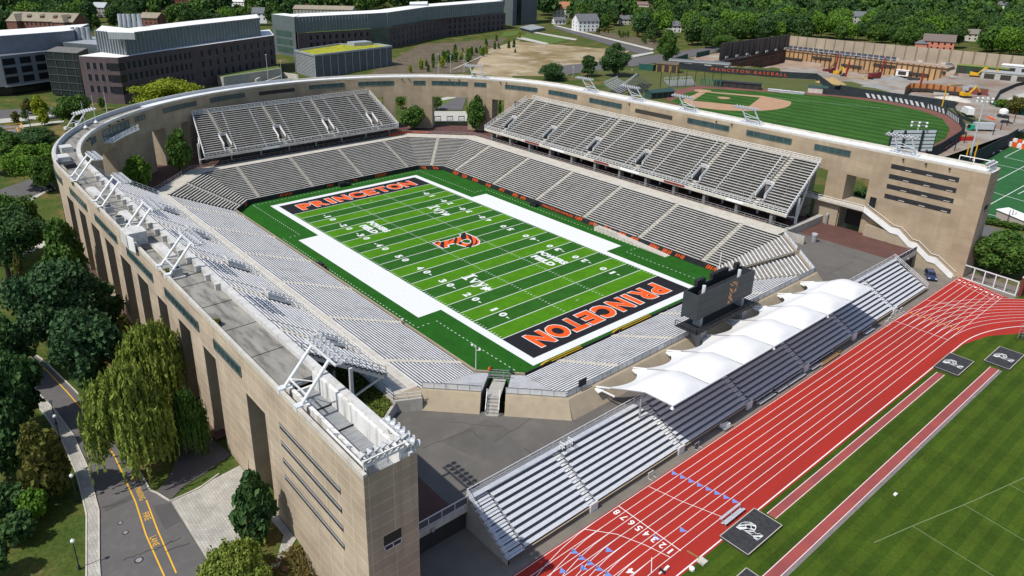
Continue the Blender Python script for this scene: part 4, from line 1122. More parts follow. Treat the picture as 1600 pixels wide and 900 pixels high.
# ---------------------------------------------------------------- plaza edge bridges
def edge_bridge(label, y0, y1):
    b = thing('plaza_edge_bridge', label, 'footbridge', (82.2, (y0 + y1) / 2, 1.5))
    mb = MB(); mb.box(81.95, 82.35, y0, y1, 4.5, 5.55); mb.build('edge_beam', m_conc_lt, b)
    mb = MB(); mb.rail([(82.2, y0, 5.55), (82.2, y1, 5.55)], 1.25, 2.0, .1, (1, .08), 0, (.12, .9, 1)); mb.build('mesh_railing', [m_steel_w, M('mesh_infill', (.10, .10, .11), rough=.9)], b)
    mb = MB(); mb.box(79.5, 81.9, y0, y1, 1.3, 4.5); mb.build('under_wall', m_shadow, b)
    mb = MB()
    for f in (.12, .6): mb.lathe((82.45, y0 + (y1 - y0) * f, 4.6), [(.25, 0), (.32, .3), (.2, .5)], 8)
    mb.build('bracket_lamp', m_steel_g, b)
edge_bridge('short footbridge with mesh railing between near stadium end and track grandstand', -76.3, -62.1)
edge_bridge('short footbridge with mesh railing beside the blue car at the far right', 62.6, 74.4)
# ---------------------------------------------------------------- tensile canopy
can = thing('fabric_canopy', 'white tensile fabric canopy of seven scalloped bays over the track grandstand', 'canopy', (82, 0, 5.5))
YA, NB, BW = -31.7, 7, 62.5 / 7
def seam(u):  # back tip -> ridge -> front edge
    return 7.5 + 3.9 * (u / .66) ** .92 if u < .66 else 11.4 + (.25) * (u - .66) / .34
def canopy(y):
    k = (y - YA) / BW; v = k - math.floor(k + 1e-9); return math.sin(PI * min(1, max(0, v)))
for b in range(NB):
    mb = MB(); nu, nv = 16, 12; idx = {}
    for i in range(nu + 1):
        for j in range(nv + 1):
            u, v = i / nu, j / nv; s = math.sin(PI * v)
            xb = 76.4 + 3.4 * s ** .8
            x = xb + (90.3 - xb) * u
            uu = (x - 76.4) / 13.9
            dome = 1.45 * s ** .65 * math.sin(PI * min(1, max(0, (uu - .40) / .60))) ** .5
            sag = -.9 * s * max(0, 1 - uu / .5)
            idx[i, j] = len(mb.v); mb.v.append((x, YA + (b + v) * BW, seam(uu) + dome + sag))
    for i in range(nu):
        for j in range(nv): mb.f.append((idx[i, j], idx[i + 1, j], idx[i + 1, j + 1], idx[i, j + 1])); mb.m.append(0)
    mb.build('fabric_bay', m_fabric, can, smooth=True)
for b in range(NB + 1):
    y = YA + b * BW; mb = MB()
    us = [i / 12 for i in range(13)]
    mb.tube([(76.4 + 13.9 * u, y, seam(u) + .06) for u in us], .09, 6)
    mb.build('seam_strut', m_steel_g, can)
    mb = MB(); mb.beam((75.6, y, 7.5), (80.2, y, 7.9), .2); mb.beam((75.6, y, 7.5), (79.2, y, 8.9), .2); mb.hexa([(75.6, y - .12, 7.45), (77.8, y - 1.0, 7.6), (77.8, y + 1.0, 7.6), (75.6, y + .12, 7.45), (75.6, y - .12, 7.6), (77.8, y - 1.0, 7.75), (77.8, y + 1.0, 7.75), (75.6, y + .12, 7.6)]); mb.build('tip_frame', m_white, can)
    ym = y + (1.2 if b == 0 else -1.2 if b == NB else 0)
    mb = MB(); mb.tube([(84.2, ym, 3), (84.2, ym, seam(.56) - .1)], .14, 8); mb.build('mast', m_steel_g, can)
    mb = MB(); mb.tube([(77.0, y, 5.5), (76.6, y, 7.6)], .1, 6); mb.build('anchor_post', m_steel_g, can)
    if b in (0, 3, 5):
        mb = MB(); mb.lathe((90.4, y, seam(1) - .55), [(.15, 0), (.3, .2), (.12, .5)], 8); mb.build('loudspeaker', m_white, can)
mb = MB(); mb.tube([(90.35, YA, seam(1)), (90.35, YA + 62.5, seam(1))], .1, 6); mb.build('edge_cable', m_steel_w, can)
# ---------------------------------------------------------------- scoreboard
sb = thing('scoreboard', 'dark grey scoreboard tower with tiger striped letter on its back, rising behind the end zone', 'scoreboard', (77, 0, 5.5))
y0, y1 = -8.7, 8.6
mb = MB(); mb.box(77.75, 78.0, y0, y1, 12.4, 17.2); mb.box(74.9, 75.2, y0, y1, 12.0, 17.0); mb.box(75.2, 77.75, y0, y0 + .25, 12.4, 17.1); mb.box(75.2, 77.75, y1 - .25, y1, 12.4, 17.1); mb.box(75.2, 77.75, y0 + .25, y1 - .25, 12.4, 12.6)
for zz in (13.9, 15.5): mb.box(78.0, 78.02, y0, y1, zz, zz + .04)
mb.build('cabinet', m_scoreb, sb)
mb = MB(); mb.box(75.9, 77.0, y0 + 3, y1 - 2, 12.6, 16.4); mb.build('cabinet_core', m_dark, sb)
mb = MB()
for yy in (-6.9, 6.0): mb.box(76.25, 77.7, yy, yy + .8, 10.5, 12.39)
mb.build('post', m_steel_g, sb)
mb = MB(); mb.box(74.6, 79.0, y0 - .9, y1 + 1.0, 10.3, 10.5); mb.rail([(79.0, y0 - .9, 10.5), (79.0, y1 + 1.0, 10.5)], 1.05, 1.5, .08, (1, .5)); mb.rail([(74.6, y0 - .9, 10.5), (79, y0 - .9, 10.5)], 1.05, 1.5, .08, (1, .5))
for i in range(12): mb.beam((79.0, y0 + i * 1.5, 10.3), (78.2, y0 + i * 1.5 + .7, 9.5), .1)
mb.build('catwalk', m_dark, sb)
for yy in (-6.6, 4.2):
    mb = MB(); mb.lathe((77.4, yy, 16.6), [(.3, 0), (.3, 1.7)], 10); mb.build('vent_pipe', m_steel_w, sb)
for yy in (-5.5, -4.2, -1.0, .3, 1.6, 2.9, 6.5):
    mb = MB(); mb.box(74.7, 75.4, yy, yy + 1.05, 17.0, 18.1); mb.build('speaker_box', m_black, sb)
d = striped_P(None, (78.03, 1.6, 14.8), (0, 1, 0), (0, 0, 1), .37, m_scoreb, M('faded_orange', (.68, .33, .15), (.60, .28, .13), scale=3), m_scoreb, .006, sb, .1)
d.build('emblem_eye', m_scoreb, sb)
mb = MB()
for yy in (-6.5, 6.4):
    mb = MB(); mb.box(76.1, 78.2, yy - .4, yy + 1.2, 5.45, 10.29); mb.build('base_pier', m_steel_g, sb)
# ---------------------------------------------------------------- floodlight banks on the wall
m_lampgrey = M('lamp_housing', (.60, .61, .62), (.45, .46, .47), scale=3, rough=.5, metal=.2)
def make_bank():
    root = thing('floodlight_bank', 'x', 'floodlights', (0, 0, 0), 'floodlight banks on the stadium roof', local=True)
    for sx in (-2.05, 2.05):
        mb = MB(); mb.tube([(sx, 0, -.3), (sx * .95, 3.9, 4.05)], .2, 10)
        mb.obox((sx, .0, -.1), (.4, 0, 0), (0, .4, 0), (0, 0, .35)); mb.build('strut', m_steel_w, root)
    mb = MB(); mb.beam((-1.95, 1.0, 1.0), (1.95, 1.0, 1.0), .16); mb.beam((-2, 1.0, 1.0), (2, 2.1, 2.2), .09); mb.beam((2, 0, .1), (2, 2.4, .0), .12); mb.beam((-2, 0, .1), (-2, 2.4, .0), .12); mb.build('brace', m_steel_w, root)
    mb = MB(); mb.box(-3.5, 3.5, 3.8, 4.0, 4.05, 4.25); mb.box(-3.3, 3.3, 5.0, 5.15, 3.9, 4.05)
    for i in range(5): mb.beam((-3.2 + i * 1.6, 3.9, 4.05), (-3.2 + i * 1.6, 5.1, 3.95), .12)
    mb.build('crossbar', m_steel_w, root)
    lm = None
    for row in range(2):
        for i in range(8):
            loc = (-3.2 + i * .915, 4.35 + row * 1.0, 4.05 - row * .1)
            if lm is None:
                mb = MB(); pr = [(.11, -.4), (.16, -.18), (.33, .1), (.36, .17)]
                mb.lathe((0, 0, 0), pr, 10); lm = mb
                q = Vector((0, .75, -.65)).to_track_quat('Z', 'Y').to_matrix()
                mb.v = [tuple(q @ Vector(v) + Vector((0, .1, .25))) for v in mb.v]
                lo = mb.build('floodlight', [m_lampgrey], root); lo.location = loc
            else:
                c = lo.copy(); COL.objects.link(c); c.location = loc
    return root
bank = make_bank()
BANKS = [(-75.2, -71.2, -52, 'white floodlight bank on the curved far left corner of the roof'), (-22.8, -82.0, 0, 'white floodlight bank on near wall, closest to the curved end'),
         (-2.9, -82.0, 0, 'white floodlight bank on near wall above the tall lit openings, second from the curve'), (15.8, -82.0, 0, 'white floodlight bank on near wall beside the open roof hatch box'),
         (35.0, -82.0, 0, 'white floodlight bank on near wall just before the empty grey roof'), (76.7, -82.0, 0, 'white floodlight bank leaning over the roof gangway near the tower end'),
         (-29.6, 82.0, 180, 'white floodlight bank on right wall in front of the small bleachers'), (-9.8, 82.0, 180, 'white floodlight bank on right wall in front of the green roofed dugout'),
         (10.2, 82.0, 180, 'white floodlight bank on right wall in front of the baseball infield'), (31.4, 82.0, 180, 'white floodlight bank on right wall in front of outfield grass'),
         (72.5, 82.0, 180, 'white floodlight bank on right wall before the baseball scoreboard'), (-76.6, 69.2, 212, 'white floodlight bank on far curve below the bare soil hill')]
for i, (x, y, a, lab) in enumerate(BANKS):
    if i == 0: bank.location = (x, y, 26.9); bank.rotation_euler.z = math.radians(a); bank['label'] = lab
    else: copy_tree(bank, (x, y, 26.9), math.radians(a), label=lab)
# low clusters on the tower ends
def cluster(label, y0, y1, x, face):
    r = thing('floodlight_row', label, 'floodlights', (x, (y0 + y1) / 2, 26.9), 'rows of floodlights along the tower ends')
    mb = MB(); mb.beam((x, y0, 27.5), (x, y1, 27.5), .14); mb.beam((x, y0, 28.1), (x, y1, 28.1), .12)
    for i in range(5): yy = y0 + (y1 - y0) * i / 4; mb.beam((x, yy, 26.7), (x, yy, 28.1), .1)
    mb.build('crossbar', m_white, r)
    for row in range(2):
        for i in range(7):
            yy = y0 + .3 + (y1 - y0 - .6) * i / 6; mb = MB()
            mb.lathe((0, 0, 0), [(.12, -.4), (.18, -.2), (.36, .1), (.4, .16)], 8)
            q = Vector((face[0], face[1], -.5)).to_track_quat('Z', 'Y').to_matrix()
            mb.v = [tuple(q @ Vector(v) + Vector((x - .3 - row * .35, yy, 27.75 + row * .55))) for v in mb.v]; mb.build('floodlight', m_lampgrey, r)
cluster('row of white floodlights along top of the near tower end, above its shaded face', -82.0, -76.8, 91.9, (.8, .2))
cluster('row of white floodlights on top corner of the right tower end by the pipe railing', 77.0, 82.0, 91.5, (.6, -.5))
r = thing('floodlight_bank', 'white floodlight bank on the inner corner of near tower top, facing the plaza', 'floodlights', (92, -76.6, 26.9), 'floodlight banks on the stadium roof')
mb = MB(); mb.beam((87.4, -77.4, 28.0), (92.4, -77.4, 28.0), .2); mb.beam((88.6, -77, 26.6), (88.6, -77.4, 28.0), .16); mb.beam((91.4, -77, 26.6), (91.4, -77.4, 28.0), .16); mb.build('crossbar', m_white, r)
for row in range(2):
    for i in range(6):
        mb = MB(); mb.lathe((0, 0, 0), [(.14, -.45), (.2, -.2), (.42, .12), (.46, .2)], 9); q = Vector((.3, .8, -.4)).to_track_quat('Z', 'Y').to_matrix()
        mb.v = [tuple(q @ Vector(v) + Vector((87.8 + i * .85, -76.9 + row * .6, 28.1 - row * .55))) for v in mb.v]; mb.build('floodlight', m_lampgrey, r)
# pipe rail at the right tower top
pr = thing('roof_pipe_rail', 'white pipe railing on top of the right tower end', 'railing', (88, 81.6, 26.9))
mb = MB(); mb.beam((84, 81.8, 28.2), (91.6, 81.8, 28.2), .16)
for xx in (84, 87, 90.5): mb.beam((xx, 81.8, 26.8), (xx, 81.8, 28.2), .12)
mb.build('pipe', m_white, pr)
# ---------------------------------------------------------------- plant on the roof
HV = [(G(683 / 4 + 0, 225 + 433 / 4, 26.3), 'grey box air handler on the near roof between first two floodlight struts'), (G(749 / 4, 225 + 500 / 4, 26.3), 'grey box air handler on near roof just above the open hatch box'),
      (G(1105 / 4, 225 + 825 / 4, 26.3), 'grey box air handler on near roof by the last row of struts')]
def make_hvac(p, lab):
    r = thing('air_handler', lab, 'air handler', (p.x, p.y, 26.16), 'air handlers on the roof', local=True)
    mb = MB(); mb.box(-.75, .75, -.7, .7, .35, 1.5); mb.build('casing', m_steel_g, r)
    mb = MB(); mb.box(-1.1, 1.1, -1.0, 1.0, 0, .3); mb.build('plinth', m_roofwhite, r)
    mb = MB(); mb.lathe((0, 0, 1.5), [(.5, 0), (.5, .15)], 10); mb.build('fan_grille', m_dark, r)
    return r
h0 = make_hvac(*HV[0])
for p, lab in HV[1:]: copy_tree(h0, (p.x, p.y, 26.16), label=lab)
p = G(215, 382, 26.3); r = thing('roof_hatch', 'white box hatch with open lid on the near roof', 'roof hatch', (p.x, p.y, 26.15), local=True)
mb = MB(); mb.box(-3.4, .4, -1.6, 1.6, 0, 2.3); mb.build('hatch_box', m_roofwhite, r)
mb = MB(); mb.hexa([(1.0, -1.6, 0), (3.2, -1.2, 0), (3.2, -1.1, 0), (1.0, -1.5, 0), (.8, -1.6, 2.4), (3.0, -1.2, 2.4), (3.0, -1.1, 2.4), (.8, -1.5, 2.4)]); mb.build('hatch_lid', m_white, r)
mb = MB(); mb.box(.45, 3.0, -1.0, 1.6, .02, .1); mb.build('hatch_well', m_dark, r)
for u, v, lab, sx in ((1190 / 6.667, 180 + 640 / 6.667, 'x', 1),): pass
for (u, v, lab, w_, d_, h_) in ((104, 236, 'pale louvred plant box on the curved roof terrace', 1.6, 1.2, 1.3), (99, 250, 'white roof plant box near the edge of curved roof terrace', 1.8, 1.2, 1.1), (110, 262, 'small dark cabinet on the curved roof terrace', 1.5, 1.0, 1.2),
                                (148, 302, 'long low white skylight on near roof beside the second strut pair', 3.4, .8, .5), (200, 341, 'long low white skylight on near roof beside the third strut pair', 3.4, .8, .5), (257, 394, 'long low white skylight on near roof beside the fourth strut pair', 3.4, .8, .5)):
    p = G(u, v, 26.2); r = thing('skylight' if 'skylight' in lab else 'plant_box', lab, 'skylight' if 'skylight' in lab else 'plant box', (p.x, p.y, 26.15), local=True)
    mb = MB(); mb.box(-w_, w_, -d_, d_, .15, h_); mb.build('casing', m_dark if 'dark' in lab else m_roofwhite, r)
    mb = MB(); mb.box(-w_ - .15, w_ + .15, -d_ - .15, d_ + .15, 0, .2); mb.build('kerb_frame', m_conc_lt, r)
# white flagpole feet on the far curve and flag poles
for i, (u, v, top, lab) in enumerate(((107, 221, 0, 'x'), (117, 214, 0, 'x'), (134, 199, 158, 'flagless pole on curved roof, nearest to the light bank'), (150, 191, 149, 'flagless pole on curved roof by the big green tree'), (168, 179, 145, 'flagless pole on curved roof in front of the purple block corner'))):
    if not top: continue
    p = G(u, v, 26.5); h = ztop((p.x, p.y, 26.3), top) - 26.3
    r = thing('flagpole', lab, 'flagpole', (p.x, p.y, 26.4), 'bare flagpoles on the curved roof', local=True)
    mb = MB(); mb.tube([(0, 0, .4), (0, 0, max(4, h))], .1, 8, r2=.05); mb.build('pole', m_alu, r)
    mb = MB(); mb.lathe((0, 0, 0), [(.6, 0), (.45, .3), (.12, .6)], 10); mb.build('footing', m_white, r)
# ---------------------------------------------------------------- field furniture
def corner_lamp(label, p, h):
    r = thing('field_lamp', label, 'lamp post', p, local=True)
    mb = MB(); mb.tube([(0, 0, 0), (0, 0, h)], .09, 8, r2=.06); mb.build('pole', m_white, r)
    for sg, hh in ((-1, h), (1, h - .6)):
        mb = MB(); mb.beam((0, 0, hh - .2), (sg * .6, sg * .3, hh), .07); mb.lathe((sg * .65, sg * .32, hh - .1), [(.12, 0), (.26, .15), (.2, .35)], 8); mb.build('lamp_head', m_white, r)
corner_lamp('slim white lamp post with two heads at near corner of the football field', (53.0, -36.9, .2), 6.0)
p = G(1123, 425, 0); r = thing('field_pole', 'plain white pole standing at the right corner of the football field', 'pole', (p.x, p.y, 0), local=True)
mb = MB(); mb.tube([(0, 0, .3), (0, 0, 5.2)], .1, 8); mb.build('pole', m_white, r); mb = MB(); mb.lathe((0, 0, 0), [(.4, 0), (.3, .3)], 8); mb.build('footing', m_black, r)
def goalpost(label, ya, yb, x):
    r = thing('goalpost', label, 'goalpost', (x, (ya + yb) / 2, 1.0), 'goalposts laid along the near stand')
    mb = MB(); mb.tube([(x, ya + .6, 1.75), (x, yb, 1.75)], .09, 8); mb.tube([(x + .5, ya + 1.0, 1.7), (x + .5, yb, 1.7)], .07, 8); mb.build('crossbar', m_yellow, r)
    mb = MB(); mb.tube([(x, ya + .6 - 2.6 * math.sin(a), 1.75 - 1.3 * (1 - math.cos(a))) for a in np.linspace(0, PI / 2, 8)], .15, 8); mb.build('gooseneck', m_yellow, r)
goalpost('yellow goalpost laid along near end stand wall, left one by the corner', -25.5, -16.5, 59.2)
goalpost('yellow goalpost laid along near end stand wall, right one beside the scoreboard', -6.0, 4.0, 59.2)
def cart(label, p, rz, sx=1.0):
    r = thing('equipment_cart', label, 'equipment cart', p, 'equipment carts at the field edge', local=True, rz=rz)
    mb = MB(); mb.box(-1.6 * sx, 1.6 * sx, -.7, .7, .35, .5); mb.box(-1.5 * sx, .2 * sx, -.65, .65, .5, 1.3); mb.box(.4 * sx, 1.4 * sx, -.6, .6, .5, 1.0); mb.build('cart_body', m_black, r)
    mb = MB(); mb.rail([(-1.6 * sx, -.7, 1.0), (1.6 * sx, -.7, 1.0)], .8, .8, .06, (1, .5)); mb.build('cart_frame', m_dark, r)
    for xx in (-1.2 * sx, 1.2 * sx):
        mb = MB(); mb.tube([(xx, -.75, .28), (xx, .75, .28)], .28, 10); mb.build('wheel', m_rubber, r)
p = G(537, 290, 0); cart('long black equipment cart by the far end zone wall', (p.x + .6, p.y, .02), PI / 2, 1.3)
p = G(845, 319, 0); cart('black equipment cart beside lettered banner on the right field wall', (p.x, 35.9, .02), 0, .8)
p = G(503, 420, 0); cart('dark blue equipment cart at the foot of the near left stand', (p.x, -36.1, .02), 0, 1.2)
# field gate in the near corner
r = thing('field_gate', 'grey gate frame and steps in the near corner between the two stands', 'gate', (58.5, -36, 1.2))
mb = MB()
fg_ = lambda d, s: (X1 - 3.15 + (d) / S2 + s / S2, -(YH - 3.15) - d / S2 + s / S2)
A, B = fg_(0, -1.9), fg_(0, 1.9)
mb.rail([(*fg_(.2, -1.9), 0), (*fg_(.2, 1.9), 0)], 2.0, 1.2, .1, (1, .5)); mb.rail([(*fg_(3.5, -1.8), 2.2), (*fg_(3.5, 1.8), 2.2)], 1.4, 1.0, .1, (1, .5, .2)); mb.build('gate_frame', m_steel_g, r)
mb = MB()
for k in range(20):
    d = .6 + k * .78; z = .4 + k * .36
    q = [fg_(d, -1.1), fg_(d, 1.1), fg_(d + .78, 1.1), fg_(d + .78, -1.1)]
    mb.hexa([(*p_, z - .3) for p_ in q] + [(*p_, z) for p_ in q])
for k in range(6):
    d = 16.4 + k * .45; z = 7.3 - k * .33; q = [fg_(d, -.9), fg_(d, .9), fg_(d + .45, .9), fg_(d + .45, -.9)]; mb.hexa([(*p_, 5.4) for p_ in q] + [(*p_, z) for p_ in q])
mb.build('gate_steps', m_conc, r)
mb = MB(); mb.rail([(*fg_(16.2, -1.0), 7.4), (*fg_(19, -1.0), 5.6)], 1.1, 1, .08, (1, .5)); mb.rail([(*fg_(16.2, 1.0), 7.4), (*fg_(19, 1.0), 5.6)], 1.1, 1, .08, (1, .5)); mb.build('step_railing', m_steel_w, r)
for sg, c_, lab in ((-1, m_orange, 'orange'), (1, m_greenp, 'green')):
    mb = MB(); mb.lathe((*fg_(.3, sg * 1.9), 1.9), [(.25, 0), (.3, .3), (.1, .7)], 8); mb.build('post_cap', c_, r)
# small dark monitor by the rim
r = thing('monitor', 'small black monitor on a post at the rim of the near end stand', 'monitor', (76.2, -34.5, 7.9))
mb = MB(); mb.box(75.9, 76.1, -35.3, -33.7, 8.9, 10.0); mb.build('screen', m_black, r); mb = MB(); mb.beam((76, -34.5, 7.9), (76, -34.5, 9), .12); mb.build('post', m_steel_g, r)
# orange banners along the far rim
for (u, v, u2, v2, nm) in ((830 / 4 + 400, 852 / 4, 975 / 4 + 400, 828 / 4, 'left'), (975 / 4 + 400, 830 / 4, 1090 / 4 + 400, 833 / 4, 'right')):
    a, b = G(u, v, 7.6), G(u2, v2, 7.6); r = thing('rim_banner', 'orange and black banner on the far corner rim, %s one' % nm, 'banner', a)
    mb = MB(); d_ = (b - a); L_ = d_.length
    mb.hexa([(*a.xy, 7.55), (*b.xy, 7.55), (b.x - .1, b.y + .1, 7.55), (a.x - .1, a.y + .1, 7.55), (*a.xy, 8.4), (*b.xy, 8.4), (b.x - .1, b.y + .1, 8.4), (a.x - .1, a.y + .1, 8.4)]); mb.build('banner_back', m_black, r)
    mb = MB(); nn = Vector((d_.y, -d_.x, 0)).normalized() * .03
    for i in range(9):
        p_, q_ = a + d_ * (i / 9 + .01) + nn, a + d_ * (i / 9 + .085) + nn; mb.face([(*p_.xy, 7.65), (*q_.xy, 7.65), (*q_.xy, 8.32), (*p_.xy, 8.32)])
    mb.build('banner_stripes', m_orange, r)
# ---------------------------------------------------------------- track side furniture
def mat_pad(label, x0, x1, ya, yb, em=True):
    r = thing('landing_mat_cover', label, 'mat cover', (x0, ya, ZT), 'covered jumping pits')
    mb = MB(); mb.box(x0, x1, ya, yb, ZT, ZT + .35); mb.build('cover', M('black_tarp', (.03, .03, .033), (.05, .05, .054), scale=2, bump=.3), r)
    mb = MB()
    for a, b in (((x0, ya), (x1, ya)), ((x1, ya), (x1, yb)), ((x1, yb), (x0, yb)), ((x0, yb), (x0, ya))): mb.strip([a, b], .12, ZT + .355)
    mb.build('edge_binding', M('buff_binding', (.45, .42, .36), rough=.9), r)
    if em:
        d = striped_P(None, ((x0 + x1) / 2, (ya + yb) / 2, ZT + .36), (0, 1, 0), (-1, 0, 0), .26, m_paint, m_black, m_paint, .006, r); d.build('emblem_eye', m_black, r)
mat_pad('black tiger lettered mat cover at far end of the inner runway', 104.0, 108.0, 28.6, 36.2)
mat_pad('black tiger lettered mat cover at far end of the outer runway', 109.0, 113.0, 38.2, 46.4)
mat_pad('black tiger lettered mat cover near the lane numbers', 103.6, 107.6, -37.8, -29.8)
p = G(1175, 895, ZT); mat_pad('plain black mat cover cut off by the bottom of the photo', 108.6, 112.5, -48.5, -39.8, False)
def bench(label, a, b, h=.45, mat=None, group='benches beside the running track'):
    a = Vector((*a, ZT)); b = Vector((*b, ZT)); d = (b - a).normalized(); n = Vector((-d.y, d.x, 0))
    r = thing('track_bench', label, 'bench', tuple((a + b) / 2), group)
    mb = MB(); c = (a + b) / 2; L = (b - a).length / 2
    for o, hh in ((0, h), (.42, h * .55), (.75, h * 1.6)): mb.obox(c + n * o + Vector((0, 0, hh)), d * L, n * .16, (0, 0, .03))
    mb.build('plank', mat or m_alu, r)
    for f in (-.9, 0, .9):
        mb = MB(); q = c + d * (L * f); mb.beam(q + n * -.1, q + n * .8 + Vector((0, 0, h * 1.6)), .07); mb.beam(q, q + Vector((0, 0, h)), .07); mb.build('leg', m_steel_g, r)
for i, (u, v, u2, v2, lab) in enumerate(((1212, 615, 1258, 588, 'silver bench unit along the track below the canopy, nearest to the camera'), (1266, 580, 1308, 555, 'silver bench unit along the track next to the timber stack'), (1352, 525, 1368, 517, 'short silver bench unit beyond the timber stack'), (1180, 632, 1210, 618, 'silver bench unit by the steps below the canopy'))):
    a, b = G(u, v, ZT), G(u2, v2, ZT); bench(lab, (90.9, a.y), (90.9, b.y), .5)
a, b = G(1131, 823, ZT), G(1161, 798, ZT); bench('single silver bench on the inner apron beside lane one', (102.9, a.y), (102.9, b.y), .5)
r = thing('timber_stack', 'stack of yellow timber boards beside the track', 'timber', (90.9, 12, ZT))
for i in range(5):
    mb = MB(); mb.obox((90.6 + (i % 3) * .3, 15.5 + i * .35, ZT + .12 + .2 * (i // 2)), (.14, 0, 0), (0, 3.4, 0), (0, 0, .09)); mb.build('board', m_wood, r)
def hurdle(lab, u, v):
    p = G(u, v, ZT); r = thing('hurdle', lab, 'hurdle', (p.x, p.y, ZT), 'hurdles beside the track', local=True)
    mb = MB(); mb.box(-.04, .04, -.6, .6, .78, .9); mb.build('top_bar', m_white, r)
    mb = MB()
    for yy in (-.5, .5): mb.beam((0, yy, 0), (0, yy, .8), .05); mb.beam((0, yy, .04), (.7, yy, .04), .05)
    mb.build('frame', m_steel_w, r)
hurdle('white hurdle beside the stand wall, lower one near the start line', 1016, 745)
hurdle('white hurdle beside the stand wall near the canopy end', 1088, 699)
for k, (u, v) in enumerate(((1393, 496), (1400, 491), (1407, 487), (1389, 502), (1384, 507))): hurdle(['first', 'second', 'third', 'fourth', 'fifth'][k] + ' hurdle in the rack row at the far end of the covered stand', u, v)
r = thing('starting_blocks', 'white starting block cart by the foot of the canopy stand', 'starting blocks', tuple(G(1133, 668, ZT)), local=True)
mb = MB()
for i in range(4): mb.box(-.5 + i * .1, .1 + i * .1, -.9 + i * .45, -.6 + i * .45, .35, .75)
mb.build('block', m_white, r); mb = MB(); mb.box(-.7, .7, -1.1, 1.1, .25, .35); mb.build('cart_base', m_steel_g, r)
r = thing('starting_blocks', 'lone white and black starting block on inner lanes at the bottom edge', 'starting blocks', tuple(G(1037, 892, ZT)), local=True)
mb = MB(); mb.obox((0, 0, .1), (.1, 0, 0), (0, .9, 0), (0, 0, .05)); mb.obox((.1, .5, .25), (.15, 0, 0), (0, .3, 0), (0, 0, .15)); mb.build('rail', m_white, r); mb = MB(); mb.obox((0, -.3, .2), (.4, 0, 0), (0, .12, 0), (0, 0, .15)); mb.build('pad', m_black, r)
r = thing('boundary_stone', 'pale concrete slab with boards at the edge of infield grass', 'concrete slab', tuple(G(1097, 878, ZT)), local=True)
mb = MB(); mb.box(-.5, .5, -.5, .5, 0, .25); mb.build('slab', m_conc_lt, r); mb = MB(); mb.obox((-1.3, .1, .06), (.9, .1, 0), (-.02, .1, 0), (0, 0, .05)); mb.build('board', m_wood, r)
p = G(1081, 890, ZT); r = thing('sprinkler_box', 'small white box on the infield grass by the kerb', 'box', tuple(p), local=True)
mb = MB(); mb.lathe((0, 0, 0), [(.35, 0), (.35, .3), (.2, .42)], 8); mb.build('case', m_white, r)
p = G(1399, 773, ZT); r = thing('field_marker', 'small white marker lying on the mown infield grass', 'marker', tuple(p), local=True)
mb = MB(); mb.obox((0, 0, .1), (.18, 0, 0), (0, .3, 0), (0, 0, .1)); mb.build('marker', m_white, r)
# hoop cage at right edge of the track
p = G(1596, 530, ZT); r = thing('ladder_frame', 'grey ladder frame with hoops at right edge of the track', 'frame', tuple(p), local=True)
mb = MB(); mb.rail([(-.6, 0, 0), (.6, .6, 0), (1.2, 1.8, 0)], 3.2, .6, .07, (1, .8, .6, .4, .2)); mb.build('frame', m_steel_g, r)
mb = MB()
for k in range(3): mb.tube([(.3 + .7 * math.cos(a), -.3, .8 + k * .5 + .7 * math.sin(a)) for a in np.linspace(0, 2 * PI, 13)], .04, 5)
mb.build('hoop', m_dark, r)
# chain link gate at far right
r = thing('wire_gate', 'pale framed wire mesh gate row beyond the end of the red track', 'fence', tuple(G(1540, 445, ZT)))
a, b = G(1502, 434, ZT), G(1586, 462, ZT); mb = MB(); mb.rail([tuple(a), tuple(b)], 3.3, 2.1, .22, (1, .02)); mb.build('gate_frame', m_steel_w, r)
mb = MB(); d_ = b - a
for i in range(60):
    q = a + d_ * (i / 60); mb.beam(q, q + Vector((0, 0, 3.3)), .02)
mb.build('wire_mesh', m_steel_g, r)
p = G(1590, 462, ZT); r = thing('brick_pier', 'dark red wall panel at the right edge behind the wire gate', 'wall', tuple(p)); mb = MB(); mb.box(p.x, p.x + .6, p.y - .3, p.y + 9, ZT, ZT + 4.4); mb.build('panel', M('maroon_panel', (.16, .035, .03), (.12, .03, .027), scale=.6), r)
mb = MB(); mb.box(p.x - .05, p.x + .65, p.y - .35, p.y + 9, ZT + 4.4, ZT + 4.6); mb.build('coping', m_conc_lt, r)
# bin / vent stack on plaza
def stack(lab, u, v, z, h, rr):
    p = G(u, v, z); r = thing('vent_stack', lab, 'vent', tuple(p), local=True)
    mb = MB(); mb.lathe((0, 0, 0), [(rr, 0), (rr, h * .8)], 12); mb.build('pipe', m_steel_g, r); mb = MB(); mb.lathe((0, 0, h * .8), [(rr * 1.15, 0), (rr * 1.15, h * .2)], 12); mb.build('cap', m_alu, r)
stack('grey round vent stack on plaza beside low concrete wall', 1271, 378, 5.5, 2.2, .6)
stack('thin grey vent pipe against the right inner wall', 1290, 350, 5.5, 3.0, .28)
p = G(886, 700, 6.6); r = thing('stair_head_gate', 'small white gate frame at the head of the middle aisle of track stand', 'gate', tuple(p), local=True)
mb = MB(); mb.rail([(-.6, -.8, 0), (.4, -.8, 0), (.4, .8, 0), (-.6, .8, 0)], 1.1, .6, .08, (1, .5)); mb.build('frame', m_white, r)
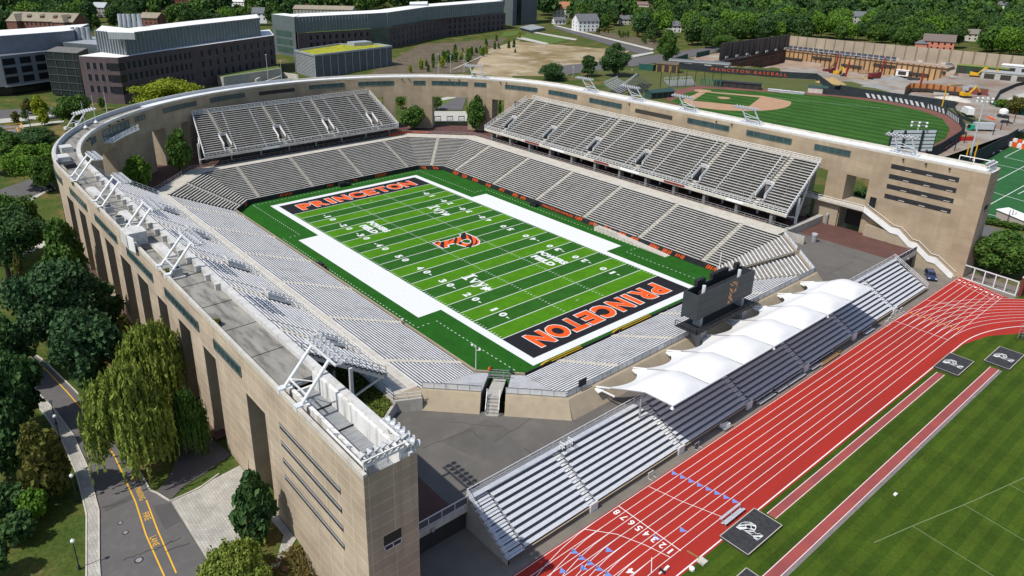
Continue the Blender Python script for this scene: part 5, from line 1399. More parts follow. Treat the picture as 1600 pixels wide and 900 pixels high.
# ---------------------------------------------------------------- street lamps, manholes, person
def street_lamp(lab, u, v, z=7.1, h=4.3):
    p = G(u, v, z); r = thing('street_lamp', lab, 'street lamp', (p.x, p.y, H(p.x, p.y)), 'street lamps along the pavement', local=True)
    mb = MB(); mb.lathe((0, 0, 0), [(.16, 0), (.14, .5), (.07, .7), (.055, h - .5)], 8); mb.build('post', m_dark, r)
    mb = MB(); mb.lathe((0, 0, h - .5), [(.1, 0), (.22, .15), (.24, .35), (.05, .55)], 8); mb.build('lantern', m_white, r)
street_lamp('black street lamp with white lantern on the pavement, nearest the bottom edge', 124, 888)
street_lamp('black street lamp between the bright bush and the olive tree', 121, 783)
street_lamp('black street lamp at the top of pale pavement by the willow', 94, 687)
street_lamp('black street lamp among dark trees at left', 88, 663)
for k, (u, v, rr, lab) in enumerate(((188, 817, .3, 'small'), (196, 832, .35, 'medium'), (217, 875, .5, 'largest'))):
    p = G(u, v, 7.03); r = thing('manhole_cover', lab + ' round manhole cover in the asphalt by the yellow lines', 'manhole cover', (p.x, p.y, zr_f((p.x, p.y)) + .004), local=True)
    mb = MB(); mb.lathe((0, 0, 0), [(rr, 0), (rr, .02)], 16); mb.build('ring', m_dark, r); mb = MB(); mb.lathe((0, 0, .006), [(rr * .7, 0), (rr * .7, .02)], 16); mb.build('lid', m_steel_g, r)
p = G(445 + 0, 889, 6.6); r = thing('manhole_cover', 'rusty square cover in dry grass beside the near tower', 'manhole cover', (p.x, p.y, H(p.x, p.y) + .06), local=True); mb = MB(); mb.lathe((0, 0, 0), [(.45, 0), (.45, .05)], 12); mb.build('lid', M('rust', (.20, .10, .07), rough=.9), r)

def person(lab, p, rz, shirt):
    r = thing('person', lab, 'person', p, local=True, rz=rz)
    J = {'pel': (0, 0, .95), 'sp': (0, .01, 1.2), 'ch': (0, 0, 1.4), 'nk': (0, 0, 1.53), 'hd': (0, .02, 1.64), 'ht': (0, .01, 1.76)}
    for s_, k in ((-1, 'l'), (1, 'r')):
        J.update({k + 's': (s_ * .19, 0, 1.43), k + 'e': (s_ * .26, .02, 1.15), k + 'w': (s_ * .27, .12, .92), k + 'h': (s_ * .27, .16, .83), k + 'hip': (s_ * .1, 0, .9), k + 'k': (s_ * .11, .04 * s_, .5), k + 'a': (s_ * .11, .02 - .08 * s_, .08), k + 't': (s_ * .12, .18 - .08 * s_, .03)})
    E_ = [('pel', 'sp'), ('sp', 'ch'), ('ch', 'nk'), ('nk', 'hd'), ('hd', 'ht')]
    for k in 'lr': E_ += [('ch', k + 's'), (k + 's', k + 'e'), (k + 'e', k + 'w'), (k + 'w', k + 'h'), ('pel', k + 'hip'), (k + 'hip', k + 'k'), (k + 'k', k + 'a'), (k + 'a', k + 't')]
    R_ = dict(pel=.15, sp=.14, ch=.15, nk=.06, hd=.1, ht=.08)
    ks = list(J); me = bpy.data.meshes.new('body'); me.from_pydata([J[k] for k in ks], [(ks.index(a), ks.index(b)) for a, b in E_], [])
    o = bpy.data.objects.new('body', me); COL.objects.link(o)
    md = o.modifiers.new('skin', 'SKIN')
    for i, k in enumerate(ks):
        q = R_.get(k) or {'s': .075, 'e': .05, 'w': .038, 'h': .035, 'p': .1, 'k': .065, 'a': .045, 't': .04}[k[-1]]
        me.skin_vertices[0].data[i].radius = (q, q)
        me.skin_vertices[0].data[i].use_root = k == 'pel'
    o.modifiers.new('sub', 'SUBSURF').levels = 1
    dg = bpy.context.evaluated_depsgraph_get(); dg.update()
    m2 = bpy.data.meshes.new_from_object(o.evaluated_get(dg)); bpy.data.objects.remove(o)
    m2.materials.clear()
    for x in (m_skin, shirt, m_cloth_d): m2.materials.append(x)
    for f in m2.polygons:
        z = f.center.z; f.material_index = 0 if z > 1.5 or (abs(f.center.x) > .22 and z < 1.15) else (1 if z > .93 else 2); f.use_smooth = True
    link('body', m2, r)
    mb = MB(); mb.lathe((0, .0, 1.66), [(.112, 0), (.115, .06), (.09, .13), (.03, .16)], 10); mb.build('hair', m_bark, r)
p = G(630, 504, 1.2); person('person in white shirt standing behind the rail at foot of near left stand', (30.5, -37.6, 1.1), .6, m_cloth_w)
# ---------------------------------------------------------------- trees
G_DARK = leaf_mat('leaf_dark_green', (0.041, 0.097, 0.029), (0.076, 0.149, 0.040), (0.028, 0.067, 0.022))
G_MID = leaf_mat('leaf_mid_green', (0.056, 0.127, 0.020), (0.104, 0.190, 0.031), (0.034, 0.083, 0.015))
G_BRIGHT = leaf_mat('leaf_bright_green', (0.091, 0.201, 0.018), (0.152, 0.265, 0.029), (0.055, 0.132, 0.015))
G_YEL = leaf_mat('leaf_yellow_green', (0.207, 0.276, 0.015), (0.317, 0.345, 0.022), (0.122, 0.184, 0.015))
G_OLIVE = leaf_mat('leaf_olive', (0.104, 0.115, 0.022), (0.171, 0.155, 0.035), (0.061, 0.076, 0.018))
G_WILL = leaf_mat('leaf_willow', (.175, .24, .036), (.27, .325, .06), (.10, .155, .026))
G_BLUE = leaf_mat('leaf_blue_green', (.040, .094, .036), (.070, .142, .050), (.028, .066, .027))

def leaf_arrays(rng, centers, radii, n, leaf, flat=.5, zbias=.25, core=.0):
    """n leaf quads over the surface of lumps"""
    L = len(centers); w_ = radii ** 2; idx = rng.choice(L, n, p=w_ / w_.sum())
    d = rng.normal(size=(n, 3)); d[:, 2] += zbias; d /= np.linalg.norm(d, axis=1)[:, None]
    rr = radii[idx] * (1 - .5 * rng.random(n) ** 2.0) * (1 + .22 * np.abs(rng.normal(size=n)))
    p = centers[idx] + d * rr[:, None] * np.array([1, 1, .85])
    nn = d * flat + rng.normal(size=(n, 3)) * (1 - flat) * .9; nn /= np.linalg.norm(nn, axis=1)[:, None]
    a = np.cross(nn, rng.normal(size=(n, 3))); a /= np.linalg.norm(a, axis=1)[:, None]; b = np.cross(nn, a)
    s = leaf * (.6 + .8 * rng.random(n))[:, None]
    asp = (.55 + .35 * rng.random(n))[:, None]
    return np.stack([p - a * s, p - b * s * asp + nn * s * .15, p + a * s, p + b * s * asp + nn * s * .15], 1).reshape(-1, 3)

def quads_mesh(name, V, mat, extra=None, mat2=None):
    n = len(V) // 4
    verts = V; faces = [(4 * i, 4 * i + 1, 4 * i + 2, 4 * i + 3) for i in range(n)]
    vl = [tuple(v) for v in verts]; mi = [0] * n
    if extra is not None:
        k = len(vl); vl += extra.v; faces += [tuple(k + q for q in f) for f in extra.f]; mi += [1] * len(extra.f)
    me = bpy.data.meshes.new(name); me.from_pydata(vl, [], faces)
    me.materials.append(mat)
    if mat2: me.materials.append(mat2)
    me.polygons.foreach_set('material_index', mi)
    me.update(); return me

def round_lobes(rng, n, zlo=.20, zhi=.84, spread=.31, r0=.10, r1=.19, shape=None):
    c = []; r = []
    while len(c) < n:
        p = rng.uniform(-1, 1, 3)
        if (p ** 2).sum() > 1 or (p ** 2).sum() < .12: continue
        z = zlo + (zhi - zlo) * (p[2] * .5 + .5); k = 1.0 if shape is None else shape((z - zlo) / (zhi - zlo))
        rad = rng.uniform(r0, r1)
        c.append((p[0] * spread * k, p[1] * spread * k, z)); r.append(rad * (.6 + .4 * k))
    c.append((0, 0, (zlo + zhi) / 2)); r.append(r1 * 1.3)
    return np.array(c), np.array(r)

def trunk_mb(rng, h=.55, r=.022, limbs=6, spread=.25, z0=-.02):
    mb = MB(); mb.tube([(0, 0, z0), (.008, .004, h * .5), (0, .01, h)], r, 8, r2=r * .5)
    for i in range(limbs):
        a = rng.uniform(0, 2 * PI); zz = h * rng.uniform(.45, .95); e = spread * rng.uniform(.6, 1)
        mb.tube([(0, 0, zz), (math.cos(a) * e * .5, math.sin(a) * e * .5, zz + .1), (math.cos(a) * e, math.sin(a) * e, zz + .22)], r * .45, 5, r2=r * .12)
    return mb

def make_proto(kind, seed, n=9000, leaf=.034):
    rng = np.random.default_rng(seed)
    if kind == 'round':
        c, r = round_lobes(rng, 56, r0=.06, r1=.15, spread=.36); V = leaf_arrays(rng, c, r, n, leaf); t = trunk_mb(rng, .55)
    elif kind == 'broad':
        c, r = round_lobes(rng, 64, .30, .88, .39, .05, .13); V = leaf_arrays(rng, c, r, n, leaf); t = trunk_mb(rng, .55, .026, 8, .32)
    elif kind == 'oval':
        c, r = round_lobes(rng, 60, .14, .92, .35, .05, .13, lambda q: 1 - .55 * q ** 1.5); V = leaf_arrays(rng, c, r, n, leaf); t = trunk_mb(rng, .6, .02, 7, .2)
    elif kind == 'cone':
        c, r = round_lobes(rng, 70, .10, .95, .40, .04, .10, lambda q: max(.10, 1 - .88 * q)); V = leaf_arrays(rng, c, r, n, leaf, zbias=.1); t = trunk_mb(rng, .85, .02, 4, .15)
    elif kind == 'bush':
        c, r = round_lobes(rng, 46, .12, .82, .38, .06, .16); V = leaf_arrays(rng, c, r, n, leaf); t = trunk_mb(rng, .5, .02, 8, .28)
    elif kind == 'willow':
        P = []; t = MB(); t.tube([(0, 0, -.02), (.02, 0, .25), (.0, .02, .5)], .035, 8, r2=.022)
        for i in range(46):
            a = rng.uniform(0, 2 * PI); e = rng.uniform(.08, .42); zt = .93 - .42 * (e / .42) ** 1.6 + rng.uniform(-.05, .05)
            q = np.array([math.cos(a) * e, math.sin(a) * e, zt])
            t.tube([(0, 0, .38), tuple(q * [.55, .55, .9]), tuple(q)], .010, 5, r2=.003)
            for k in range(34):
                s0 = q + rng.normal(size=3) * [.055, .055, .03]; ln = rng.uniform(.16, .52) * (.6 + e); sw = rng.normal(size=2) * .02 + q[:2] * .05
                m_ = int(8 + ln * 34)
                for j in range(m_):
                    f = j / m_; p = s0 + np.array([sw[0] * f, sw[1] * f, -ln * f ** 1.15]); P.append((p, a))
        n = len(P); p = np.array([q[0] for q in P]) + rng.normal(size=(n, 3)) * .006
        nn = rng.normal(size=(n, 3)); nn[:, 2] *= .4; nn[:, :2] += p[:, :2] * 2; nn[:, 2] += .35; nn /= np.linalg.norm(nn, axis=1)[:, None]
        dn = np.array([0, 0, -1.0]) + rng.normal(size=(n, 3)) * .35; a = dn - nn * (dn * nn).sum(1)[:, None]; a /= np.linalg.norm(a, axis=1)[:, None]; b = np.cross(nn, a)
        s = .026 * (.7 + .7 * rng.random(n))[:, None]
        V = np.stack([p - a * s, p - b * s * .42, p + a * s, p + b * s * .42], 1).reshape(-1, 3)
    return V, t
PROTO = {}
def proto(kind, seed, mat, n, leaf):
    key = (kind, seed, mat.name, n)
    if key not in PROTO:
        k2 = (kind, seed, n)
        if k2 not in PROTO: PROTO[k2] = make_proto(kind, seed, n, leaf)
        V, t = PROTO[k2]
        me = quads_mesh('crown', V, mat)
        tm = bpy.data.meshes.new('trunk'); tm.from_pydata(t.v, [], t.f); tm.materials.append(m_bark); tm.update()
        PROTO[key] = (me, tm)
    return PROTO[key]
NAMES = {'round': 'broadleaf_tree', 'broad': 'broadleaf_tree', 'oval': 'oval_tree', 'cone': 'conical_tree', 'bush': 'bush', 'willow': 'willow_tree'}
def tree(kind, label, base, hgt, wid, mat, seed=1, n=9000, leaf=.034, group=None, rz=0, cat=None):
    if n > 1000:
        lf = min(.055, max(.017, .36 / wid)); n = int(min(17000, n * (leaf / lf) ** 1.5)); leaf = lf
    cm, tm = proto(kind, seed, mat, n, leaf)
    r = thing('broadleaf_tree' if kind == 'bush' and ' tree' in label else NAMES[kind], label, cat or ('bush' if kind == 'bush' and ' tree' not in label else 'tree'), base, group, local=True, rz=rz)
    r.scale = (wid, wid, hgt)
    link('crown', cm, r); link('trunk', tm, r)
    return r
def tree_px(kind, label, u, v, vt, wpx, mat, z=7.0, **k):
    p = G(u, v, z); p.z = H(p.x, p.y) if H(p.x, p.y) > 0 else z
    h = ztop(p, vt) - p.z; wd = wpx * depth((p.x, p.y, p.z + h * .6)) / CF
    return tree(kind, label, p, h * 1.02, wd * 1.05, mat, **k)
T = tree_px
# near left
T('willow', 'big weeping willow hanging over the road beside the near stadium wall', 212, 740, 572, 136, G_WILL, seed=3, n=0, rz=.4)
T('willow', 'smaller weeping willow behind the big one, touching the near stadium wall', 250, 645, 502, 108, G_WILL, seed=4, n=0, rz=2.0)
T('willow', 'green weeping willow in shade against the foot of near wall', 298, 705, 612, 62, G_MID, seed=5, n=0, rz=1.0)
T('cone', 'dark conical holly tree on the pale paving by the near tower', 402, 842, 731, 100, G_DARK, seed=6, n=11000, leaf=.030, z=6.9)
T('willow', 'low yellow green weeping shrub at the bottom edge by the paving', 372, 930, 858, 118, G_WILL, z=6.5, seed=4, n=0)
T('round', 'dark green oak in the middle left, beside the road and big willow', 152, 612, 478, 120, G_BLUE, seed=11, n=12000, leaf=.030)
T('round', 'dark green oak above the road bend, left of the short golden shrub', 100, 545, 400, 140, G_BLUE, seed=12, n=12000, leaf=.030, rz=1.2)
T('oval', 'bright topped green tree touching the near wall under the second floodlight bank', 116, 462, 340, 88, G_MID, seed=13, n=9000)
T('cone', 'slim dark conifer between dark oaks at the left', 42, 470, 392, 30, G_OLIVE, seed=14, n=5000)
T('broad', 'large dark tree at left edge beside the lit lawn', 16, 440, 322, 140, G_DARK, seed=15, n=11000, leaf=.03)
T('oval', 'golden green shrub by the foot of near wall behind dark oaks', 198, 535, 490, 34, G_OLIVE, seed=16, n=4000)
T('round', 'dark tree left of the road, topmost at the left edge', 14, 600, 490, 100, G_DARK, seed=17, n=9000)
T('round', 'dark bushy tree left of the road, behind the pale pavement bend', 38, 672, 545, 90, G_DARK, seed=18, n=11000, leaf=.032)
T('cone', 'deep green spruce at left edge above the olive tree', 6, 700, 570, 84, G_BLUE, seed=19, n=8000)
T('oval', 'olive brown tree beside the curved pale pavement', 80, 778, 658, 96, G_OLIVE, seed=20, n=9000)
T('round', 'dark tree at left edge next to the olive tree', 12, 750, 665, 84, G_DARK, seed=21, n=7000)
T('round', 'small bright green tree below the olive tree', 60, 812, 762, 48, G_BRIGHT, seed=22, n=5000)
T('bush', 'dark spreading shrub in the left bottom lawn', 18, 805, 752, 70, G_DARK, seed=23, n=4000)
T('round', 'dark tree overhanging the bottom left corner', -6, 905, 838, 62, G_DARK, seed=24, n=6000)
# further left, beyond the curve
T('broad', 'wide bright green street tree by the curved wall, in front of a car', 55, 292, 226, 88, G_BRIGHT, seed=31, n=9000)
T('round', 'bright green street tree half behind the curved wall', 74, 300, 236, 52, G_MID, seed=32, n=6000)
T('broad', 'dark green tree at left edge behind the bright street tree', 8, 270, 205, 84, G_MID, seed=33, n=8000)
T('round', 'dark rounded tree left of the curved wall below the orange edged roof', 52, 238, 200, 88, G_DARK, seed=34, n=8000)
T('round', 'dark tree at left edge below the orange edged roof', -6, 235, 195, 50, G_DARK, seed=35, n=5000)
T('round', 'full green tree in front of the glass link, left of the flagpoles', 117, 202, 141, 62, G_MID, seed=36, n=8000)
T('oval', 'slender yellow green street tree below the grey office', 66, 186, 146, 34, G_YEL, seed=37, n=3500)
T('oval', 'small olive green street tree left of the yellow green one', 45, 178, 152, 24, G_OLIVE, seed=38, n=2500)
T('oval', 'small yellow green street tree in front of the slender one', 70, 196, 168, 26, G_YEL, seed=39, n=2500)
T('oval', 'small green street tree nearest to the orange edged roof', 27, 194, 173, 20, G_OLIVE, seed=40, n=2000)
T('oval', 'thin street tree beside the dark lamp mast', 40, 188, 170, 14, G_MID, seed=41, n=1500)
T('bush', 'large bright yellow green tree before the purple block', 260, 178, 117, 112, G_YEL, seed=42, n=9000)
T('oval', 'small green tree under the purple block corner', 160, 172, 150, 16, G_MID, seed=43, n=1500)
# inside the stadium
T('oval', 'bright green plane tree inside the stadium under the balcony', 221, 300, 240, 56, G_BRIGHT, z=7.4, seed=51, n=9000)
T('oval', 'taller green tree inside the stadium left of the far upper tier', 284, 272, 199, 52, G_MID, z=7.4, seed=52, n=9000)
T('round', 'rounded green tree inside the stadium between far tier and gate opening', 647, 203, 163, 43, G_MID, z=7.4, seed=53, n=7000)
T('oval', 'pointed green tree inside the stadium in front of the large gate opening', 744, 206, 149, 38, G_MID, z=7.4, seed=54, n=7000, rz=1.5)
T('round', 'small tree outside seen through the narrow far opening', 626, 170, 148, 18, G_MID, seed=55, n=1500)
T('round', 'small tree outside seen through the large far opening', 682, 172, 148, 22, G_MID, seed=56, n=1500)
T('oval', 'thin tree outside seen through the opening right of the gate', 781, 180, 154, 10, G_MID, seed=57, n=1200)
# behind the right hand wall
T('bush', 'dark dense tree behind the far wall, left of a taller pair', 864, 128, 96, 44, G_DARK, seed=61, n=6000)
T('oval', 'dark cone shaped tree behind the far wall, in the middle of the pair', 918, 122, 84, 36, G_DARK, seed=62, n=6000)
T('oval', 'biggest dark dome shaped tree behind the far wall', 960, 122, 67, 66, G_DARK, seed=63, n=8000)
T('oval', 'tall full tree in front of the green site hoarding', 1040, 102, 44, 44, G_MID, seed=64, n=7000)
T('round', 'round tree at the left end of dark barrier wall', 1130, 86, 52, 44, G_MID, seed=65, n=6000)
T('bush', 'huge spreading bush at foot of the right tower end', 1556, 430, 358, 82, G_MID, z=1.9, seed=66, n=11000, leaf=.03, cat='bush')
T('bush', 'dark shrub squeezed between tower end and the huge bush', 1528, 408, 368, 34, G_DARK, z=1.9, seed=67, n=3500)
T('bush', 'round shrub by the far right gravel road bend', 1586, 178, 148, 38, G_OLIVE, z=7, seed=68, n=3500)
T('bush', 'green shrub left of the far right road bend', 1565, 172, 153, 22, G_BRIGHT, z=7, seed=69, n=2500)
for i, u in enumerate((1536, 1551, 1566, 1581, 1596)):
    T('bush', ['leftmost', 'second', 'middle', 'fourth', 'rightmost'][i] + ' clipped shrub in the hedge row beside the right road', u, 349 + i * 2.6, 338 + i * 2.6, 19, G_MID, z=2.4, seed=70, n=1800, leaf=.05, group='hedge shrubs by the right road')
# roof weeds and planted slope
for i, (u, v) in enumerate(((117, 290), (158, 330), (200, 368), (261, 430), (337, 508), (92, 222))):
    p = G(u, v, 26.2); tree('bush', ['first', 'second', 'third', 'largest', 'fifth small', 'curve corner'][i] + ' green weed tuft growing on the near roof edge', (p.x, p.y, 26.1), 1.2, 1.6 + (i == 3) * .8, G_OLIVE, seed=75, n=700, leaf=.07, group='weed tufts on the roof', cat='weed')
rng = np.random.default_rng(9)
mb = MB(); mb.face([(46, -58.7, 7.2), (59.7, -58.7, 7.2), (64.6, -66.4, 5.6), (67, -75.8, 5.52), (46, -75.8, 6.2)]); tag(mb.build('planted_bank', m_lawn), kind='structure')
pts = []
for i in range(9000):
    x, y = rng.uniform(46, 67), rng.uniform(-75.6, -58.8)
    lim = 59.9 + (-58.8 - y) * .5
    if x < lim: pts.append((x, y, 7.2 - 1.6 * max(0, min(1, (x - 54) / 10)) * min(1, (-58.7 - y) / 8)))
c = np.array(pts); V = leaf_arrays(rng, c, np.full(len(c), .35), 16000, .22, zbias=.8)
G_IVY = leaf_mat('leaf_ground_ivy', (.09, .17, .02), (.15, .19, .03), (.20, .11, .035))
o = link('ground_cover', quads_mesh('ground_cover', V, G_IVY)); tag(o, 'green and rust coloured ground cover on the planted bank', 'ground cover', kind='stuff')
# dry grass by the near tower
c = []
for i in range(5000):
    x, y = rng.uniform(70, 92), rng.uniform(-92, -82.5)
    c.append((x, y, H(x, y)))
V = leaf_arrays(rng, np.array(c), np.full(len(c), .16), 16000, .12, zbias=1.2)
G_DRY = leaf_mat('leaf_dry_grass', (.20, .145, .045), (.13, .10, .03), (.07, .08, .02))
sel = V.reshape(-1, 4, 3); ctr = sel.mean(1)
keep = (ctr[:, 1] > -86.5 - .0 * ctr[:, 0]) & (ctr[:, 0] > 76.2)
V = sel[keep].reshape(-1, 3)
o = link('dry_grass', quads_mesh('dry_grass', V, G_DRY)); tag(o, 'dry golden grass at the foot of the near tower', 'grass', kind='stuff')
T('bush', 'dark bush outside seen through the tall opening of right wall', 1345, 318, 285, 30, G_DARK, z=7, seed=67, n=2500)

T('round', 'dark tree in the gap between the left edge tree and the lit lawn', 66, 500, 425, 84, G_BLUE, seed=11, n=12000, leaf=.030, rz=2.2)
T('bush', 'shaded green shrub at foot of the middle left oak', 182, 560, 520, 60, G_DARK, seed=23, n=4000)
T('round', 'shaded tree against the near wall between oak and bright topped tree', 160, 520, 440, 76, G_DARK, seed=12, n=12000, leaf=.03, rz=3)
T('round', 'dark tree at left edge above the pale path', 30, 405, 300, 92, G_MID, seed=17, n=9000, rz=1)
T('round', 'dark tree left of the road between spruce and pavement', 24, 722, 612, 66, G_DARK, seed=18, n=11000, leaf=.032, rz=2)
T('bush', 'low dark bush under the trees at the left edge', 30, 845, 800, 62, G_DARK, seed=23, n=4000, rz=1.5)
# ---------------------------------------------------------------- distant ground cover sheets
def psheet(name, mat, pxs, z, dz=.05): return sheet(name, mat, [[tuple(G(u, v, z).xy) for u, v in pxs]], z + dz)
def gsheet(name, mat, pxs, z0=7.95, lift=.12, n=14, pit=False):
    """sheet draped on the ground, four photo corners (tl, tr, br, bl)"""
    A = [G(u, v, z0) for u, v in pxs]; mb = MB()
    f = lambda s, t: (A[0] * (1 - s) + A[1] * s) * (1 - t) + (A[3] * (1 - s) + A[2] * s) * t
    for i in range(n):
        for j in range(n):
            q = [f((i + a) / n, (j + b) / n) for a, b in ((0, 0), (1, 0), (1, 1), (0, 1))]
            if pit and min(H(p.x, p.y) for p in q) < 6.5: continue
            mb.face([(p.x, p.y, max(H(p.x, p.y), 6.9) + lift) for p in q])
    return tag(mb.build(name, mat), kind='structure')
gsheet('soil_slope', m_dirt, [(800, 66), (985, 82), (880, 122), (742, 120)], 7.2, .10)
gsheet('soil_slope', m_dirt, [(760, 80), (812, 64), (800, 125), (736, 116)], 7.2, .14)
gsheet('mulch_bed', m_mulch, [(655, 72), (792, 62), (728, 116), (560, 128)], 7.1, .10)
gsheet('bright_lawn', m_lawn_b, [(822, 54), (892, 64), (862, 71), (812, 63)], 7.2, .2)
gsheet('lawn_strip', m_lawn_b, [(790, 52), (816, 50), (806, 58), (780, 60)], 7.2, .2)
gsheet('path', m_pavlight, [(806, 62), (815, 60), (858, 70), (852, 72)], 7.2, .24); gsheet('path', m_pavlight, [(826, 53), (832, 52), (902, 64), (898, 66)], 7.2, .24)
gsheet('path', m_pavlight, [(804, 66), (812, 63), (716, 108), (700, 114)], 7.2, .24)
gsheet('road', m_asph, [(860, 46), (872, 46), (1022, 84), (1002, 88)], 7.2, .2); gsheet('road', m_asph, [(985, 92), (1150, 72), (1160, 78), (985, 106)], 7.6, .22); gsheet('road', m_asph, [(870, 106), (1000, 92), (995, 104), (850, 124)], 7.2, .2)
gsheet('pavement', m_pavlight, [(864, 44), (872, 44), (1022, 80), (1018, 82)], 7.2, .26); gsheet('pavement', m_pavlight, [(985, 89), (1020, 84), (1022, 86), (985, 93)], 7.2, .27)
gsheet('mulch_bed', m_mulch, [(872, 40), (900, 46), (1060, 72), (1022, 80)], 7.4, .15)
gsheet('road', m_asph, [(0, 172), (110, 166), (110, 184), (0, 190)], 7.0, .1); gsheet('pavement', m_pavlight, [(0, 186), (100, 178), (100, 183), (0, 193)], 7.0, .14); gsheet('pavement', m_pavlight, [(30, 196), (100, 188), (100, 191), (30, 200)], 7.0, .14)
gsheet('dry_lawn', M('dry_lawn_mat', (.20, .145, .045), (.12, .11, .03), scale=.2, coord='World', rough=.95), [(62, 203), (110, 196), (98, 212), (66, 222)], 7.0, .12)
gsheet('road', m_asph, [(0, 296), (84, 268), (84, 292), (0, 330)], 7.0, .1)
gsheet('pavement', m_pavlight, [(655, 158), (735, 148), (730, 152), (655, 162)], 7.0, .12)
gsheet('pavement', m_pavlight, [(672, 174), (736, 174), (736, 190), (672, 190)], 7.0, .13)
gsheet('path', m_asph, [(716, 152), (730, 152), (722, 172), (676, 172)], 7.0, .16)
gsheet('dry_lawn', m_lawn_b, [(680, 158), (722, 154), (712, 166), (680, 172)], 7.0, .1)
# lawn behind the wall and ball field
zb = 8.05
gsheet('lawn', M('lawn_olive', (.075, .095, .02), (.10, .105, .03), scale=.15, coord='World', rough=.95), [(930, 106), (1330, 128), (1560, 190), (980, 190)], zb, .10, 20)
B = lambda u, v: tuple(G(u, v, zb).xy)
hm, md_ = Vector(B(1097.5, 143)), Vector(B(1131.5, 154.2))
ax = (md_ - hm).normalized(); ay = Vector((-ax.y, ax.x))
W2 = lambda a, b: tuple(hm + ax * a + ay * b)
mb = MB()
def arcp(R, a0, a1, c=(0, 0), n=30): return [W2(c[0] + R * math.cos(math.radians(a0 + (a1 - a0) * i / n)), c[1] + R * math.sin(math.radians(a0 + (a1 - a0) * i / n))) for i in range(n + 1)]
m_ofg = turf_mat('outfield_grass', (.026, .082, .012), (.042, .115, .018), 3.4, 'Y', 1.2)
m_clay = M('infield_clay', (.44, .27, .165), (.39, .235, .14), scale=.25, coord='World', rough=.95)
m_warn = M('warning_track', (.20, .085, .065), (.165, .072, .055), scale=.3, coord='World', rough=.95)
of = [B(*p) for p in ((1040, 155), (1052, 142), (1096, 133), (1180, 138), (1300, 147), (1400, 160), (1450, 168), (1490, 182), (1506, 200), (1504, 214), (1478, 232), (1440, 246), (1300, 230), (1100, 190))]
bf = sheet('baseball_field', m_warn, [of], zb + .16)
oi_ = [B(*p) for p in ((1048, 159), (1072, 146), (1100, 138.5), (1180, 143), (1300, 151), (1380, 161), (1440, 174), (1472, 186), (1484, 202), (1478, 216), (1450, 232), (1420, 240), (1300, 226), (1120, 190))]
sheet('outfield_grass', m_ofg, [oi_], zb + .20, bf)
skin_ = [W2(0, 0)] + [W2(29 * math.cos(math.radians(-47)) - 2, 29 * math.sin(math.radians(-47)))] + arcp(29, -62, 62, (18.4, 0)) + [W2(29 * math.cos(math.radians(47)) - 2, 29 * math.sin(math.radians(47)))]
sheet('infield_clay', m_clay, [skin_], zb + .24, bf)
q = 25.0
sheet('infield_grass_square', m_ofg, [[W2(3.5, 0), W2(3.2 + q / S2, -q / S2), W2(2.6 + q * S2, 0), W2(3.2 + q / S2, q / S2)]], zb + .28, bf)
sheet('pitchers_mound', m_clay, [arcp(2.9, 0, 360, (18.4, 0))], zb + .32, bf); sheet('home_circle', m_clay, [arcp(4.2, 0, 360)], zb + .32, bf)
mb = MB()
for s in (-1, 1): mb.strip([W2(1, s), W2(60, s * 60)], .12, zb + .34)
mb.build('foul_line', m_white, bf)
# ---------------------------------------------------------------- fences with lettering
def wall_px(name, label, cat, pxs, z, h, mat, th=.3, mats=None):
    P = [G(u, v, z) for u, v in pxs]; r = thing(name, label, cat, tuple(P[0])); mb = MB()
    for a, b in zip(P[:-1], P[1:]):
        d = (b - a).normalized(); n = Vector((-d.y, d.x, 0)) * th / 2
        za, zb_ = (max(H(a.x, a.y), 1.4) - .3, max(H(b.x, b.y), 1.4) - .3) if z > 2 else (z, z)
        hh = lambda q: q
        mb.hexa([(a.x - n.x, a.y - n.y, za), (b.x - n.x, b.y - n.y, zb_), (b.x + n.x, b.y + n.y, zb_), (a.x + n.x, a.y + n.y, za), (a.x - n.x, a.y - n.y, a.z + h), (b.x - n.x, b.y - n.y, b.z + h), (b.x + n.x, b.y + n.y, b.z + h), (a.x + n.x, a.y + n.y, a.z + h)])
    mb.build('screen', mat, r)
    mb = MB()
    for a, b in zip(P[:-1], P[1:]):
        L = (b - a).length; n = max(1, int(L / 4))
        for i in range(n):
            q = a + (b - a) * (i / n); mb.beam(q, q + Vector((0, 0, h + .25)), .16)
    mb.build('posts', m_dark, r)
    return r, P
m_scr = M('black_screen_fabric', (.018, .024, .028), (.030, .042, .048), scale=.25, rough=.8)
fr, P = wall_px('screen_fence', 'dark screen fence lettered in orange behind the baseball infield', 'fence', [(1060, 107), (1110, 112.5), (1230, 122), (1275, 124.5)], 8.1, 3.3, m_scr)
a, b = G(1110, 112.5, 8.1), G(1230, 122, 8.1); d_ = (b - a).normalized(); n_ = Vector((d_.y, -d_.x, 0))
mid = (a + b) / 2
lettering('PRINCETON BASEBALL', 'fence_letters', (b - a).length * .98, 1.6, m_orange, mid + n_ * .3 + Vector((0, 0, 1.7)), d_, (0, 0, 1), fr, .0, 1.55)
wall_px('screen_fence', 'dark screen fence stepping down beside the yellow spoil heap', 'fence', [(1275, 124.5), (1302, 145), (1312, 143), (1350, 150), (1445, 163), (1492, 170)], 8.1, 3.2, m_scr)
wall_px('screen_fence', 'dark screen fence from foul pole round to the white truck', 'fence', [(1495, 168), (1487, 176), (1500, 190), (1520, 197), (1524, 203)], 6.0, 2.6, m_scr)
fo, P = wall_px('outfield_wall', 'dark outfield wall with pale slanted advertising stripes', 'fence', [(1285, 147), (1355, 153), (1400, 160), (1450, 170), (1480, 180), (1500, 195), (1506, 206), (1498, 216), (1470, 234), (1445, 246)], 8.2, 2.6, m_scr)
mb = MB(); a, b = G(1358, 153.5, 8.2), G(1466, 174, 8.2)
